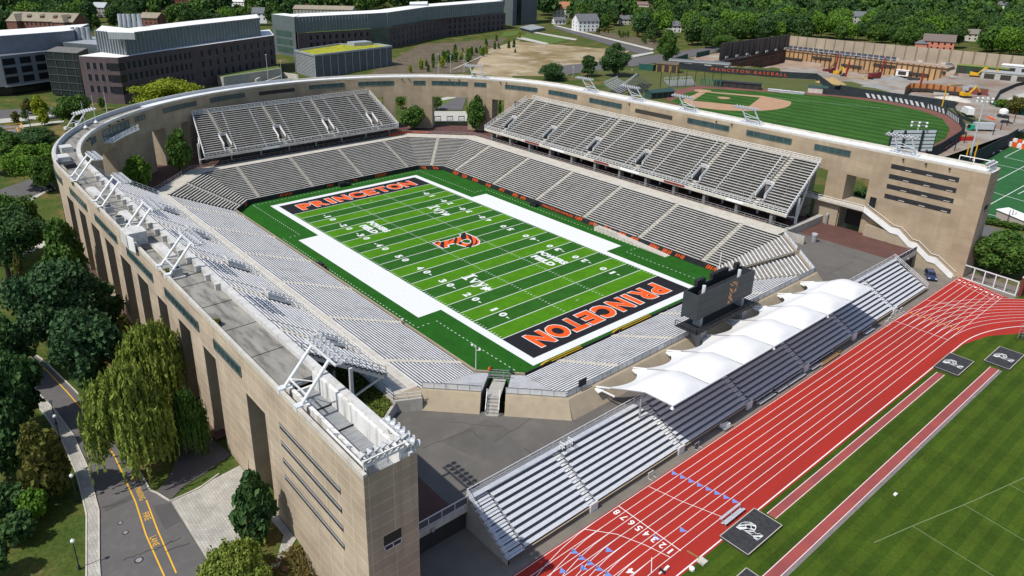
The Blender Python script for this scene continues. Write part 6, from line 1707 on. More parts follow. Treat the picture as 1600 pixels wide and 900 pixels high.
for (ua, va), (ub, vb) in (((1356, 153.4), (1400, 160)), ((1400, 160), (1450, 170)), ((1450, 170), (1480, 180)), ((1480, 180), (1500, 195))):
    a, b = G(ua, va, 8.2), G(ub, vb, 8.2); d_ = (b - a); n_ = Vector((d_.y, -d_.x, 0)).normalized() * .25; L = d_.length; k = int(L / 2.3); s1 = d_ / L
    for i in range(k):
        p = a + d_ * (i / k) + n_; mb.face([(*p.xy, 8.5), (*(p + s1 * 1.3).xy, 8.5), (*(p - s1 * .1).xy, 10.4), (*(p - s1 * 1.4).xy, 10.4)])
mb.build('advert_stripes', M('advert_white', (.55, .57, .58), rough=.8), fo)
# foul pole
p = G(1471, 170, 8.2); r = thing('foul_pole', 'tall yellow foul pole at the outfield wall', 'pole', tuple(p), local=True); mb = MB(); mb.tube([(0, 0, 0), (0, 0, ztop(p, 142) - p.z)], .25, 8); mb.build('pole', m_yellow, r)
mb = MB(); mb.box(-.05, .05, 0, .7, 3, 9); mb.build('screen_panel', m_yellow, r)
# dugouts, bleachers, sheds
def shed(name, label, u, v, w_, d_, h_, mat, roofm, z=8.1, rz=0.0, gable=.0, doors=0):
    p = G(u, v, z); r = thing(name, label, name.replace('_', ' '), (p.x, p.y, z), local=True, rz=rz)
    mb = MB(); mb.box(-w_ / 2, w_ / 2, -d_ / 2, d_ / 2, -.5, h_)
    if gable: mb.hexa([(-w_ / 2, -d_ / 2, h_), (w_ / 2, -d_ / 2, h_), (w_ / 2, d_ / 2, h_), (-w_ / 2, d_ / 2, h_), (-w_ / 2, -.05, h_ + gable - .05), (w_ / 2, -.05, h_ + gable - .05), (w_ / 2, .05, h_ + gable - .05), (-w_ / 2, .05, h_ + gable - .05)])
    mb.build('wall', mat, r)
    mb = MB()
    if gable:
        for s in (-1, 1):
            mb.hexa([(-w_ / 2 - .3, s * (d_ / 2 + .4), h_ - .25), (w_ / 2 + .3, s * (d_ / 2 + .4), h_ - .25), (w_ / 2 + .3, 0, h_ + gable), (-w_ / 2 - .3, 0, h_ + gable), (-w_ / 2 - .3, s * (d_ / 2 + .4), h_ - .1), (w_ / 2 + .3, s * (d_ / 2 + .4), h_ - .1), (w_ / 2 + .3, 0, h_ + gable + .15), (-w_ / 2 - .3, 0, h_ + gable + .15)])
    else: mb.box(-w_ / 2 - .3, w_ / 2 + .3, -d_ / 2 - .3, d_ / 2 + .3, h_, h_ + .25)
    mb.build('roof', roofm, r)
    for i in range(doors):
        xx = -w_ / 2 + w_ * (i + .5) / doors; mb = MB(); mb.box(xx - w_ / doors * .32, xx + w_ / doors * .32, -d_ / 2 - .06, -d_ / 2 + .05, .1, h_ * .8); mb.build('opening', m_shadow, r)
    return r
az = math.atan2((G(1230, 122, 8).xy - G(1110, 112.5, 8).xy).y, (G(1230, 122, 8).xy - G(1110, 112.5, 8).xy).x)
m_dkgreen = M('dark_green_metal', (.03, .065, .06), (.04, .08, .072), scale=.6, rough=.6)
shed('dugout', 'long black dugout on the far side of the baseball infield', 1152, 137, 22, 4, 2.6, m_dark, m_dark, rz=az, doors=6)
shed('dugout', 'short green roofed dugout beside the red brown warning track', 1030, 152, 13, 5, 3.0, m_dkgreen, m_dkgreen, rz=az + .9, gable=.8, doors=4)
shed('storage_shed', 'pale shed with green roof at the outfield fence', 1277, 145, 8.5, 4, 3.0, m_conc_lt, m_dkgreen, rz=az, gable=.5)
shed('press_box', 'brown roofed timber cabin in front of the green hoarding', 1043, 112, 12, 6, 4.6, m_wood, M('brown_roof', (.12, .10, .085), rough=.9), rz=az, gable=1.0, doors=3)
shed('site_shed', 'long low pale shed with grey roof left of the pit', 1092, 107, 34, 9, 4.0, m_conc_lt, M('grey_roof', (.17, .18, .19), (.14, .15, .16), scale=.4), rz=az, gable=.6, doors=3)
p = G(1178, 139, 8.1); r = thing('scorers_booth', 'small orange lettered booth at the right end of the black dugout', 'booth', tuple(p), local=True, rz=az); mb = MB(); mb.box(-1.6, 1.6, -1, 1, 0, 2.8); mb.build('wall', m_conc, r); lettering('P', 'sign_letter', .8, 1.2, m_orange, (0, -1.05, 1.7), (1, 0, 0), (0, 0, 1), r, .05)
for i, (u, v) in enumerate(((1210, 143), (1228, 145), (1246, 147))):
    p = G(u, v, 8.1); r = thing('tarp_roll', ['left', 'middle', 'right'][i] + ' pale bench box along the outfield fence past the dugout', 'bench', tuple(p), 'pale bench boxes', local=True, rz=az); mb = MB(); mb.box(-3, 3, -.8, .8, 0, 1.0); mb.build('casing', m_alu, r); mb = MB(); mb.box(-3.1, 3.1, -1, 1, 1.0, 1.12); mb.build('lid', m_steel_w, r)
def bleacher(label, pl, pr, rows, deep, rz_, mat, z=8.1):
    a, b = G(*pl, z), G(*pr, z); r = thing('bleacher', label, 'bleachers', tuple((a + b) / 2), 'bleachers by the baseball field'); d_ = (b - a).normalized(); n = Vector((-d_.y, d_.x, 0)) * rz_; mb = MB()
    for k in range(rows):
        c = (a + b) / 2 + n * (k * deep / rows) + Vector((0, 0, .5 + k * .42)); mb.obox(c, d_ * ((b - a).length / 2), n * .17, (0, 0, .05)); mb.obox(c + n * .42 - Vector((0, 0, .35)), d_ * ((b - a).length / 2), n * .17, (0, 0, .04))
    mb.build('plank', mat, r); mb = MB()
    for f in np.linspace(0, 1, 6):
        q = a + (b - a) * f; e = q + n * deep + Vector((0, 0, .4 + rows * .42)); mb.beam(q + Vector((0, 0, .2)), e, .14); mb.beam(e - Vector((0, 0, e.z - z)), e, .12); mb.beam(q + Vector((0, 0, 0)), e - Vector((0, 0, e.z - z)), .1)
    mb.build('frame', m_steel_g, r); mb = MB(); e0, e1 = a + n * deep + Vector((0, 0, rows * .42 + .3)), b + n * deep + Vector((0, 0, rows * .42 + .3)); mb.rail([tuple(e0), tuple(e1)], 1.1, 1.5, .09, (1, .5)); mb.build('railing', m_steel_w, r)
bleacher('silver open bleacher seen from behind, left of its dark neighbour', (968, 147), (988, 137), 9, 8, 1, m_alu)
bleacher('dark seated bleacher behind the wall beside the silver one', (998, 150), (1018, 132), 9, 8, 1, M('dark_seats', (.06, .065, .07), rough=.7))
bleacher('wide silver bleacher behind the backstop poles', (1045, 136), (1088, 134), 6, 5, 1, m_alu)
r = thing('batting_cage', 'green hooped batting cage behind home plate', 'batting cage', tuple(G(1110, 135, 8.1)), local=True, rz=az)
mb = MB()
for xx in np.linspace(-5, 5, 6): mb.tube([(xx, 2.5 * math.cos(t), 3.5 * math.sin(t)) for t in np.linspace(0, PI, 9)], .14, 5)
for t in np.linspace(.2, PI - .2, 5): mb.beam((-5, 2.5 * math.cos(t), 3.5 * math.sin(t)), (5, 2.5 * math.cos(t), 3.5 * math.sin(t)), .1)
mb.build('hoop_frame', M('green_tube', (.02, .16, .10), rough=.6), r)
r = thing('backstop_net', 'row of dark backstop poles behind home plate', 'net poles', tuple(G(1060, 138, 8.1))); mb = MB()
for u, v, t in ((1031, 139, 112), (1045, 137, 111), (1058, 136.5, 110), (1071, 136, 111), (1085, 135.5, 111), (1099, 134, 112), (1112, 134, 113), (1125, 135, 114)):
    p = G(u, v, 8.1); mb.beam(p, (p.x, p.y, ztop(p, t)), .22)
mb.build('poles', m_dark, r)
# baseball scoreboard from behind
p = G(1419, 246, 8.0); rz_ = math.atan2(-ax.y, -ax.x) + .5
r = thing('baseball_scoreboard', 'large baseball scoreboard seen from behind, steel frame and pale ribs, above the wall top', 'scoreboard', (p.x, p.y, 8), local=True, rz=.95)
w_ = 36 * depth(p) / CF; zt = ztop(p, 203) - 8; z0_ = max(2, zt - 11)
mb = MB(); mb.box(-w_, w_, -.3, .3, z0_, zt); mb.build('panel', m_dark, r)
mb = MB()
for k in range(6): zz = z0_ + (zt - z0_) * k / 6 + .3; mb.box(-w_ + .4, w_ - .4, -.55, -.32, zz, zz + (zt - z0_) / 6 - .35)
mb.build('rear_ribs', M('pale_ribs', (.62, .67, .70), (.54, .59, .62), scale=.6, rough=.5), r)
mb = MB()
for xx in (-w_ * .45, w_ * .35): mb.box(xx - .3, xx + .3, -.9, -.6, -.2, zt)
mb.build('post', m_dark, r)
def mast(label, u, v, vt, z, heads=6, col=None, rz=0.6):
    p = G(u, v, z); h = ztop(p, vt) - z; r = thing('light_mast', label, 'light mast', (p.x, p.y, z), 'sports field light masts', local=True, rz=rz)
    mb = MB(); mb.tube([(0, 0, 0), (0, 0, h)], .35, 8, r2=.18); mb.build('pole', col or m_alu, r)
    mb = MB()
    for k in range(2): mb.box(-2.4, 2.4, -.15, .15, h - .2 - k * 1.1, h - k * 1.1)
    mb.build('crossarm', m_steel_g, r)
    for k in range(heads):
        mb = MB(); mb.lathe((-2.2 + 4.4 * (k // 2) / max(1, heads // 2 - 1), -.3, h - .3 - (k % 2) * 1.1), [(.3, -.3), (.4, .1), (.2, .3)], 7); mb.build('lamp', m_white, r)
    return r
mast('pale light mast in front of the baseball scoreboard', 1424, 246, 190, 8.0)
mast('tall pale double light mast at the corner of the green sports pitch', 1514, 250, 152, 6.0, 8)
for k, (u, v, vt) in enumerate(((1508, 252, 224), (1521, 251, 220))):
    p = G(u, v, 6.0); r = thing('flag_pole', ['left', 'right'][k] + ' slim yellow pole flanking the tall double mast', 'pole', tuple(p), local=True); mb = MB(); mb.tube([(0, 0, 0), (0, 0, ztop(p, vt) - 6)], .2, 7); mb.build('pole', m_yellow, r)
    mb = MB(); mb.lathe((0, 0, 0), [(.5, 0), (.4, .4)], 8); mb.build('footing', m_conc, r)
for k, (u, v, vt) in enumerate(((1482, 235, 219), (1490, 240, 212), (1505, 228, 206), (1473, 240, 220), (1550, 215, 195), (1562, 207, 187), (1572, 200, 182), (1583, 195, 176))):
    p = G(u, v, 6.0); r = thing('net_post', 'thin dark net post along the gravel yard, number %s from the left' % ['two', 'three', 'four', 'one', 'five', 'six', 'seven', 'eight'][k], 'post', tuple(p), 'net posts by the gravel yard', local=True); mb = MB(); mb.tube([(0, 0, 0), (0, 0, ztop(p, vt) - 6)], .16, 6); mb.build('post', m_dark, r)
# ---------------------------------------------------------------- building site
gsheet('site_yard', m_gravel, [(1215, 100), (1600, 126), (1600, 200), (1230, 140)], 8.2, .06, 40, True)
mb = MB(); PC = sum((Vector(p) for p in PIT), Vector()) / len(PIT)
mb.face([tuple((PC + (Vector(p) - PC) * 1.25).xy) + (.25,) for p in PIT]); tag(mb.build('pit_floor', m_pitfloor), kind='structure')
gsheet('yard', m_gravel, [(1500, 190), (1600, 165), (1600, 205), (1440, 262)], 6.0, .1, 14)
m_barr = panel_mat('sound_barrier', (.40, .335, .25), (.38, .315, .235), (.20, .16, .12), 6.2, 30, .35, coord='UV', noise=.1)
m_barr_d = panel_mat('sound_barrier_dark', (.12, .105, .095), (.11, .097, .088), (.045, .04, .038), 4.2, 30, .35, coord='UV', noise=.1)
def barrier(name, label, a, b, h, mat, th=.6):
    r = thing(name, label, 'barrier wall', tuple(a)); d = (b - a); L = d.length; d = d / L; n = Vector((d.y, -d.x, 0)) * th / 2; mb = MB(); za, zb_ = a.z - 1, b.z - 1
    q = [a - n, b - n, b + n, a + n]
    for s in (-1, 1):
        A, Bq = a + n * s, b + n * s; mb.face([(*A.xy, za), (*Bq.xy, zb_), (*Bq.xy, b.z + h), (*A.xy, a.z + h)], 0, [(0, 0), (L, 0), (L, h), (0, h)])
    mb.face([(*(a - n).xy, a.z + h), (*(b - n).xy, b.z + h), (*(b + n).xy, b.z + h), (*(a + n).xy, a.z + h)], 0, [(0, .5), (L, .5), (L, .6), (0, .6)])
    mb.build('panels', mat, r)
    mb = MB(); k = int(L / 6.2)
    for i in range(k + 1):
        p = a + d * (L * i / k) + n * 1.3; mb.beam((*p.xy, a.z), (*p.xy, a.z + h + .15), .35)
    mb.build('posts', m_shadow if 'dark' in label else M('barrier_post', (.26, .21, .16), rough=.9), r)
    mb = MB(); k = int(L / 12)
    for i in range(k):
        p = a + d * (L * (i + .5) / k) + n * 4; mb.obox((*p.xy, a.z + .6), d * 1.4, n, (0, 0, .6))
    mb.build('footing', m_conc_lt, r)
zq = 9.0
c0, c1, c2 = G(1124, 92, zq), G(1231, 76, zq), G(1660, 119, zq)
hb = ztop(c1, 54) - zq
barrier('sound_barrier', 'dark brown panelled barrier wall at left side of the building pit', c0, c1, hb, m_barr_d); barrier('sound_barrier', 'long beige panelled barrier wall behind the building pit', c1, c2, hb * .92, m_barr)
# pit shoring
m_shore = panel_mat('pit_shoring', (.50, .31, .14), (.40, .27, .15), (.10, .06, .04), 3.2, 9, .5, coord='UV', noise=.08, stain=(.16, .09, .05))
m_shore_d = panel_mat('pit_shoring_dark', (.13, .075, .05), (.11, .065, .045), (.04, .028, .022), 3.2, 9, .4, coord='UV', noise=.08)
def shoring(label, pts, zt, zbm, mat):
    r = thing('pit_shoring', label, 'retaining wall', tuple(pts[0])); mb = MB(); u = 0
    for a, b in zip(pts[:-1], pts[1:]):
        L = (b - a).length; mb.face([(*a.xy, zbm), (*b.xy, zbm), (*b.xy, zt), (*a.xy, zt)], 0, [(u, 0), (u + L, 0), (u + L, zt - zbm), (u, zt - zbm)]); u += L
    mb.build('lagging', mat, r)
    for a, b in zip(pts[:-1], pts[1:]):
        d = b - a; L = d.length; n = Vector((d.y, -d.x, 0)).normalized()
        if n.dot(CP - a) < 0: n = -n
        for i in range(int(L / 20) + 1):
            s0 = i * 20 / L; s1 = min(1, s0 + 13 / L); zz = zbm + (zt - zbm) * (.72 if i % 2 else .45)
            mb = MB(); mb.beam(a + d * s0 + n * .5 + Vector((0, 0, zz - a.z)), a + d * s1 + n * .5 + Vector((0, 0, zz - a.z)), .7, 1.3); mb.build('waler_beam', m_shadow, r)
top_z = 9.0
pf = [G(1228, 77.5, top_z), G(1480, 106, top_z)]
pl = [G(1130, 96, top_z), G(1228, 77.5, top_z)]
shoring('timber lagged pit wall below the beige barrier', pf, top_z, -1, m_shore); shoring('dark soldier pile pit wall below the dark barrier', pl, top_z, -1, m_shore_d)
s2 = [G(1412, 150, 8.0), G(1420, 144, 8.0), G(1450, 145, 8.0), G(1500, 151, 8.0)]; shoring('orange curved shoring bay beside the yellow excavator', s2, 12.4, 7, panel_mat('orange_shoring', (.50, .20, .07), (.42, .17, .065), (.14, .06, .03), 3.0, 9, .5, coord='UV', noise=.1))
# guard rail and blocks along the pit top
r = thing('guard_rail', 'row of blue grey site panels leaning along top of the pit', 'guard rail', tuple(pf[0])); d_ = (pf[1] - pf[0]).normalized(); mb = MB()
for i in range(20):
    p = pf[0] + d_ * (2 + i * 3.6) + Vector((-d_.y, d_.x, 0)) * 2; mb.obox(p + Vector((0, 0, 1.3)), d_ * 1.3, Vector((-d_.y, d_.x, 0)) * .2, (0, 0, 1.3))
mb.build('panel', M('site_panel', (.06, .075, .11), rough=.6), r); mb = MB(); mb.rail([tuple(pf[0] + Vector((0, 0, 0))), tuple(pf[1])], 1.3, 8, .2, (1,)); mb.build('rail', m_alu, r)
def heap(label, u, v, z, rx, ry, h, mat, seed):
    p = G(u, v, z); rn = np.random.default_rng(seed); r = MB(); n, m_ = 22, 8
    for j in range(m_ + 1):
        for i in range(n):
            a = 2 * PI * i / n; k = 1 - j / m_; w_ = 1 + .18 * math.sin(3 * a + seed) + .06 * rn.normal(); r.v.append((p.x + rx * k * w_ * math.cos(a), p.y + ry * k * w_ * math.sin(a), z - .3 + h * (1 - k) ** .8 + .12 * rn.normal()))
    for j in range(m_):
        for i in range(n): a = j * n + i; b = j * n + (i + 1) % n; r.f.append((a, b, b + n, a + n)); r.m.append(0)
    tag(r.build('spoil_heap', mat, smooth=True), label, 'heap')
m_grav2 = M('grey_gravel', (.27, .275, .27), (.22, .222, .22), scale=.3, coord='World', rough=.95); m_sand = M('yellow_spoil', (.40, .29, .14), (.33, .24, .11), scale=.3, coord='World', rough=.95)
heap('grey gravel heap in the middle of the pit', 1398, 132, 4, 16, 10, 5, m_grav2, 1); heap('greenish grey gravel heap near the outfield fence', 1370, 143, 6, 18, 9, 4, m_grav2, 2); heap('yellow spoil heap beside the stepped screen fence', 1300, 130, 8, 8, 6, 3.5, m_sand, 3); heap('pale sand heap right of the orange shoring bay', 1492, 156, 8, 9, 5, 2, m_conc_lt, 4); heap('grey heap behind the yellow excavator', 1522, 140, 8.4, 6, 5, 3, m_grav2, 5)
# drilling rigs
def rig(label, u, v, vt, z, big=True):
    p = G(u, v, z); h = ztop(p, vt) - z; r = thing('drilling_rig', label, 'drilling rig', (p.x, p.y, z), 'red drilling rigs in the pit', local=True, rz=1.0)
    mb = MB(); mb.beam((0, 0, .5), (1.0, 0, h), .62); mb.beam((.6, .2, .5), (1.4, .2, h * .8), .3); mb.build('leader', M('rig_red', (.30, .03, .028), rough=.6), r)
    if big:
        mb = MB(); mb.box(-6.5, -.5, -1.7, 1.7, 1.2, 3.6); mb.box(-2.5, -.6, -1.8, -.4, 3.6, 4.4); mb.build('house', M('dark_red_body', (.16, .03, .035), rough=.5), r)
        for s in (-1, 1): mb = MB(); mb.box(-6, .5, s * 1.9 - .5, s * 1.9 + .5, 0, 1.1); mb.build('crawler', m_dark, r)
        mb = MB(); mb.beam((-4, 0, 3.5), (.3, 0, h * .55), .35); mb.build('back_stay', m_dark, r)
    return r
rig('red drilling rig with tall mast at left of the pit, beside yellow boom', 1302, 117, 82, 2); rig('red drilling rig with dark cab in the middle of the pit', 1374, 124, 90, 2); rig('slim dark red mast standing alone at the left of pit', 1319, 126, 97, 3, False); rig('slim red mast near the orange shoring bay', 1434, 144, 114, 5, False)
def excavator(label, u, v, z, rz, s=1.0, col=None):
    p = G(u, v, z); r = thing('excavator', label, 'excavator', (p.x, p.y, z), 'yellow excavators', local=True, rz=rz); r.scale = (s, s, s); c = col or m_yellow
    mb = MB(); mb.box(-2.4, 1.4, -1.4, 1.4, 1.2, 2.6); mb.box(-2.4, -1.2, -1.3, 1.3, 2.6, 2.9); mb.build('house', c, r); mb = MB(); mb.box(.1, 1.5, .1, 1.35, 1.8, 3.4); mb.build('cab', m_glass_d, r)
    mb = MB(); mb.beam((1.2, -.3, 2.2), (4.2, -.3, 5.8), .6); mb.beam((4.2, -.3, 5.8), (6.6, -.3, 3.0), .5); mb.build('boom', c, r); mb = MB(); mb.obox((6.5, -.3, 2.2), (.6, 0, .3), (0, .7, 0), (-.2, 0, .6)); mb.build('bucket', m_dark, r)
    for s_ in (-1, 1): mb = MB(); mb.box(-2.3, 2.3, s_ * 1.3 - .35, s_ * 1.3 + .35, 0, 1.0); mb.build('crawler', m_dark, r)
excavator('yellow excavator with raised boom beside the rust red skip', 1508, 153, 8.0, .9, .95); excavator('yellow excavator in front of the green site building', 1522, 121, 8.6, .4, 1.0); excavator('second yellow excavator in front of the green site building', 1542, 123, 8.6, .2, .9); excavator('yellow excavator boom beside the leftmost red rig', 1308, 120, 2, -.6, 1.1)
def boxtruck(label, u, v, z, rz, L, Wd, Ht, body, cabm, group=None, name='truck'):
    p = G(u, v, z); r = thing(name, label, 'truck', (p.x, p.y, H(p.x, p.y) + .15), group, local=True, rz=rz)
    mb = MB(); mb.box(-L / 2, L / 2 - 2.0, -Wd / 2, Wd / 2, 1.0, Ht); mb.build('cargo_box', body, r)
    mb = MB(); mb.hexa([(L / 2 - 1.9, -Wd / 2, .6), (L / 2, -Wd / 2, .6), (L / 2, Wd / 2, .6), (L / 2 - 1.9, Wd / 2, .6), (L / 2 - 1.8, -Wd / 2 + .1, 2.5), (L / 2 - .5, -Wd / 2 + .1, 2.5), (L / 2 - .5, Wd / 2 - .1, 2.5), (L / 2 - 1.8, Wd / 2 - .1, 2.5)]); mb.build('cab', cabm, r)
    mb = MB(); mb.face([(L / 2 - .02 + .03, -Wd / 2 + .15, 1.4), (L / 2 + .01, Wd / 2 - .15, 1.4), (L / 2 - .44, Wd / 2 - .2, 2.4), (L / 2 - .44, -Wd / 2 + .2, 2.4)]); mb.build('windscreen', m_glass_d, r)
    for xx in (-L / 2 + 1.3, L / 2 - 1.3):
        for s in (-1, 1): mb = MB(); mb.tube([(xx, s * (Wd / 2 - .3), .5), (xx, s * (Wd / 2 + .02), .5)], .5, 10); mb.build('wheel', m_rubber, r)
    return r
boxtruck('white truck parked by the dark fence at outfield corner', 1509, 184, 6.5, 2.2, 8, 2.5, 3.6, m_white, m_white); boxtruck('pale grey lorry with green cab on the gravel yard', 1530, 207, 6.2, 3.9, 9, 2.5, 3.4, m_alu, M('green_cab', (.02, .30, .16), rough=.4)); boxtruck('white van by the grey site cabins', 1553, 123, 8.7, .6, 7, 2.3, 2.9, m_white, m_white)
p = G(1504, 222, 6.2); r = thing('dump_trailer', 'bright red open skip with timber load on the gravel yard', 'skip', (p.x, p.y, H(p.x, p.y) + .15), local=True, rz=1.0)
mb = MB(); mb.hexa([(-3, -1.3, .4), (3, -1.3, .4), (3, 1.3, .4), (-3, 1.3, .4), (-3.4, -1.5, 2.4), (3.4, -1.5, 2.4), (3.4, 1.5, 2.4), (-3.4, 1.5, 2.4)]); mb.build('body', M('bright_red', (.55, .03, .025), rough=.5), r); mb = MB(); mb.box(-2.9, 2.9, -1.2, 1.2, 2.3, 2.6); mb.build('load', m_wood, r)
p = G(1527, 148, 8.2); r = thing('skip', 'rust red skip on the site road beside the excavator', 'skip', tuple(p), local=True, rz=.3); mb = MB(); mb.box(-4, 4, -1.6, 1.6, .1, 3); mb.build('body', M('rust_red', (.20, .06, .05), rough=.8), r); mb = MB(); mb.box(-3.8, 3.8, -1.4, 1.4, 3.0, 3.05); mb.build('load', m_mulch, r)
shed('site_building', 'long green site building with yellow stripe behind excavators', 1533, 117, 24, 7, 4.5, M('site_green', (.02, .07, .035), rough=.6), M('yellow_green_roof', (.20, .22, .05), rough=.7), z=8.8, rz=.2, doors=4)
shed('site_cabin', 'grey flat site cabin on the gravel near the right edge', 1571, 126, 22, 9, 4.2, m_conc, M('cabin_roof', (.36, .37, .37), rough=.8), z=8.4, rz=.2, doors=3); shed('site_cabin', 'pale blue white cabin at the right edge below the barrier', 1590, 117, 16, 8, 5, m_alu, m_white, z=8.6, rz=.2, doors=2); shed('container', 'white container in the middle of the pit', 1410, 117, 7, 3, 2.8, m_white, m_white, z=2, rz=.1, doors=1)
p = G(1426, 130, 3); r = thing('tank', 'black round tank lying in the pit', 'tank', tuple(p), local=True, rz=.2); mb = MB(); mb.tube([(-3, 0, 1.6), (3, 0, 1.6)], 1.7, 12); mb.build('shell', m_black, r); mb = MB(); mb.box(-2.5, 2.5, -1.2, 1.2, 0, .5); mb.build('cradle', m_dark, r)
def car(label, p, rz, paint, name='parked_car', group=None, suv=True):
    r = thing(name, label, 'car', p, group, local=True, rz=rz)
    side = [(-2.3, .45), (-2.35, .95), (-2.2, 1.05), (-1.9, 1.6), (-.9, 1.72), (.5, 1.68), (1.15, 1.1), (2.15, .95), (2.4, .7), (2.35, .4)]
    mb = MB(); n = len(side); wd = .93
    tap = lambda z: wd * (1 - .22 * max(0, (z - 1.0) / .7))
    A = [(x, -tap(z), z) for x, z in side]; Bq = [(x, tap(z), z) for x, z in side]
    mb.face(A); mb.face(Bq[::-1])
    for i in range(n): j = (i + 1) % n; mb.face([A[i], Bq[i], Bq[j], A[j]])
    mb.build('body', paint, r)
    mb = MB()
    for s in (-1, 1):
        P4 = [(-1.85, 1.08), (-1.65, 1.5), (.4, 1.58), (.95, 1.12)]; mb.face([(x, s * (tap(z) + .012), z) for x, z in P4])
    mb.face([(1.13, -.7, 1.13), (1.13, .7, 1.13), (.56, .66, 1.64), (.56, -.66, 1.64)]); mb.face([(-2.16, -.7, 1.14), (-2.16, .7, 1.14), (-1.93, .66, 1.55), (-1.93, -.66, 1.55)])
    mb.v = [(x + (.015 if x > .5 and abs(y) < .75 else (-.03 if x < -1.9 and abs(y) < .75 else 0)), y, z + .01) for x, y, z in mb.v]; mb.build('window', m_glass_d, r)
    for xx in (-1.45, 1.45):
        for s in (-1, 1):
            mb = MB(); mb.tube([(xx, s * .7, .36), (xx, s * .95, .36)], .36, 12); wv = mb.build('wheel', m_rubber, r); mb = MB(); mb.tube([(xx, s * .94, .36), (xx, s * .965, .36)], .2, 10); mb.build('rim', m_alu, wv)
    for s in (-1, 1): mb = MB(); mb.box(2.25, 2.42, s * .7 - .18, s * .7 + .18, .68, .84); mb.build('headlight', m_white, r); mb = MB(); mb.box(-2.38, -2.28, s * .75 - .12, s * .75 + .12, .8, 1.0); mb.build('tail_light', m_red, r)
    return r
p = G(1453, 434, ZT); car('dark blue car parked at the foot of the right wall staircase', (p.x, p.y, ZT + .01), math.radians(-60), m_blue)
p = G(1572, 195, 6.2); car('black car on the yard behind the thin net posts', (p.x, p.y, H(p.x, p.y) + .2), .3, m_dark); p = G(1591, 199, 6.2); car('white car at the right edge of gravel yard', (p.x, p.y, H(p.x, p.y) + .2), .3, m_white)
p = G(74, 298, 7); car('dark car in shade under the bright street trees', (p.x, p.y, 7.1), .5, m_dark)
p = G(1565, 187, 6.2); r = thing('concrete_mixer', 'white round mixer tank on the yard', 'mixer', (p.x, p.y, H(p.x, p.y) + .2), local=True); mb = MB(); mb.lathe((0, 0, 1.0), [(.8, 0), (1.7, .8), (1.7, 2.0), (.7, 2.8)], 12); mb.build('drum', m_white, r); mb = MB(); mb.box(-2, 2, -1, 1, .4, 1.0); mb.build('frame', m_dark, r)
wall_px('barrier_row', 'orange plastic barrier row on the yard', 'barrier', [(1540, 186), (1552, 191)], 6.2, 1.4, m_orange, .8)
wall_px('site_hoarding', 'green hoarding fence round the timber cabin', 'fence', [(998, 108), (1020, 111), (1050, 100), (1074, 92)], 8.1, 3.2, m_greenp); wall_px('site_hoarding', 'short green hoarding at the left foot of dark barrier', 'fence', [(1088, 90), (1108, 86)], 8.3, 3.2, m_greenp)
wall_px('site_hoarding', 'green hoarding fence along the far right yard', 'fence', [(1545, 168), (1560, 172), (1600, 182)], 6.6, 3.2, m_greenp)
wall_px('screen_fence', 'dark curved screen fence along the far right road bend', 'fence', [(1552, 165), (1560, 152), (1585, 141), (1612, 135)], 7.2, 3.4, m_scr); wall_px('screen_fence', 'dark screen fence along the edge of the green sports pitch', 'fence', [(1500, 262), (1520, 250), (1560, 230), (1588, 213)], 5.0, 3.0, m_scr)
gsheet('road', m_pavlight, [(1568, 160), (1600, 150), (1600, 158), (1575, 168)], 7, .15)
# ---------------------------------------------------------------- the green sports pitch at the right edge
m_pitch = turf_mat('pitch_turf', (.028, .115, .040), (.030, .122, .042), 300, 'X', 3.0)
zp = 2.75
pitch = psheet('sports_pitch', m_pitch, [(1525, 262), (1592, 222), (1760, 190), (1800, 420), (1600, 352), (1530, 338)], zp, .35)
mb = MB(); Q = lambda u, v: tuple(G(u, v, zp).xy)
for A, Bq in (((1520, 252), (1567, 228)), ((1569, 247), (1597, 233)), ((1569, 247), (1605, 255)), ((1552, 257), (1610, 270)), ((1555, 285), (1610, 256)), ((1545, 300), (1612, 320)), ((1545, 322), (1606, 288)), ((1590, 305), (1612, 294)), ((1528, 333), (1605, 350))): mb.strip([Q(*A), Q(*Bq)], .22, zp + .36)
mb.build('pitch_lines', m_white, pitch)
psheet('road', m_asph, [(1500, 352), (1535, 351), (1620, 372), (1620, 388), (1560, 372), (1500, 366)], 2.4, .12); psheet('pavement', m_pavlight, [(1580, 384), (1620, 394), (1620, 402), (1580, 391)], 2.2, .12)
p = G(1583, 350, 2.6); r = thing('storage_shed', 'white roofed shed beside the green sports pitch', 'storage shed', (p.x, p.y, 2.7), local=True, rz=-.55)
mb = MB(); mb.box(-4.5, 4.5, -1.6, 1.6, 0, 2.6); mb.build('wall', M('pinkish_wall', (.42, .36, .33), rough=.9), r); mb = MB(); mb.hexa([(-4.7, -1.9, 2.5), (4.7, -1.9, 2.5), (4.7, 1.9, 2.9), (-4.7, 1.9, 2.9), (-4.7, -1.9, 2.65), (4.7, -1.9, 2.65), (4.7, 1.9, 3.05), (-4.7, 1.9, 3.05)]); mb.build('roof', m_white, r)
for i in range(12):
    k, j = i % 6, i // 6; p = G(1562 + k * 7.5, 226 + k * 1.6 - j * 4, zp); r = thing('barrier_block', ['front row', 'back row'][j] + ' inflatable block, ' + ('orange' if (k + j) % 2 else 'white') + ', place %d from the left beside the sports pitch' % (k + 1), 'barrier block', (p.x, p.y, zp + .35), 'white and orange blocks', local=True, rz=-.4)
    mb = MB(); mb.box(-1.2, 1.2, -.8, .8, 0, 1.6 + j * .6); mb.build('block', m_orange if (k + j) % 2 else m_white, r)
p = G(1551, 246, zp); person('person in blue top walking on the green sports pitch', (p.x, p.y, zp + .36), 1.0, M('blue_shirt', (.08, .14, .30), rough=.9))
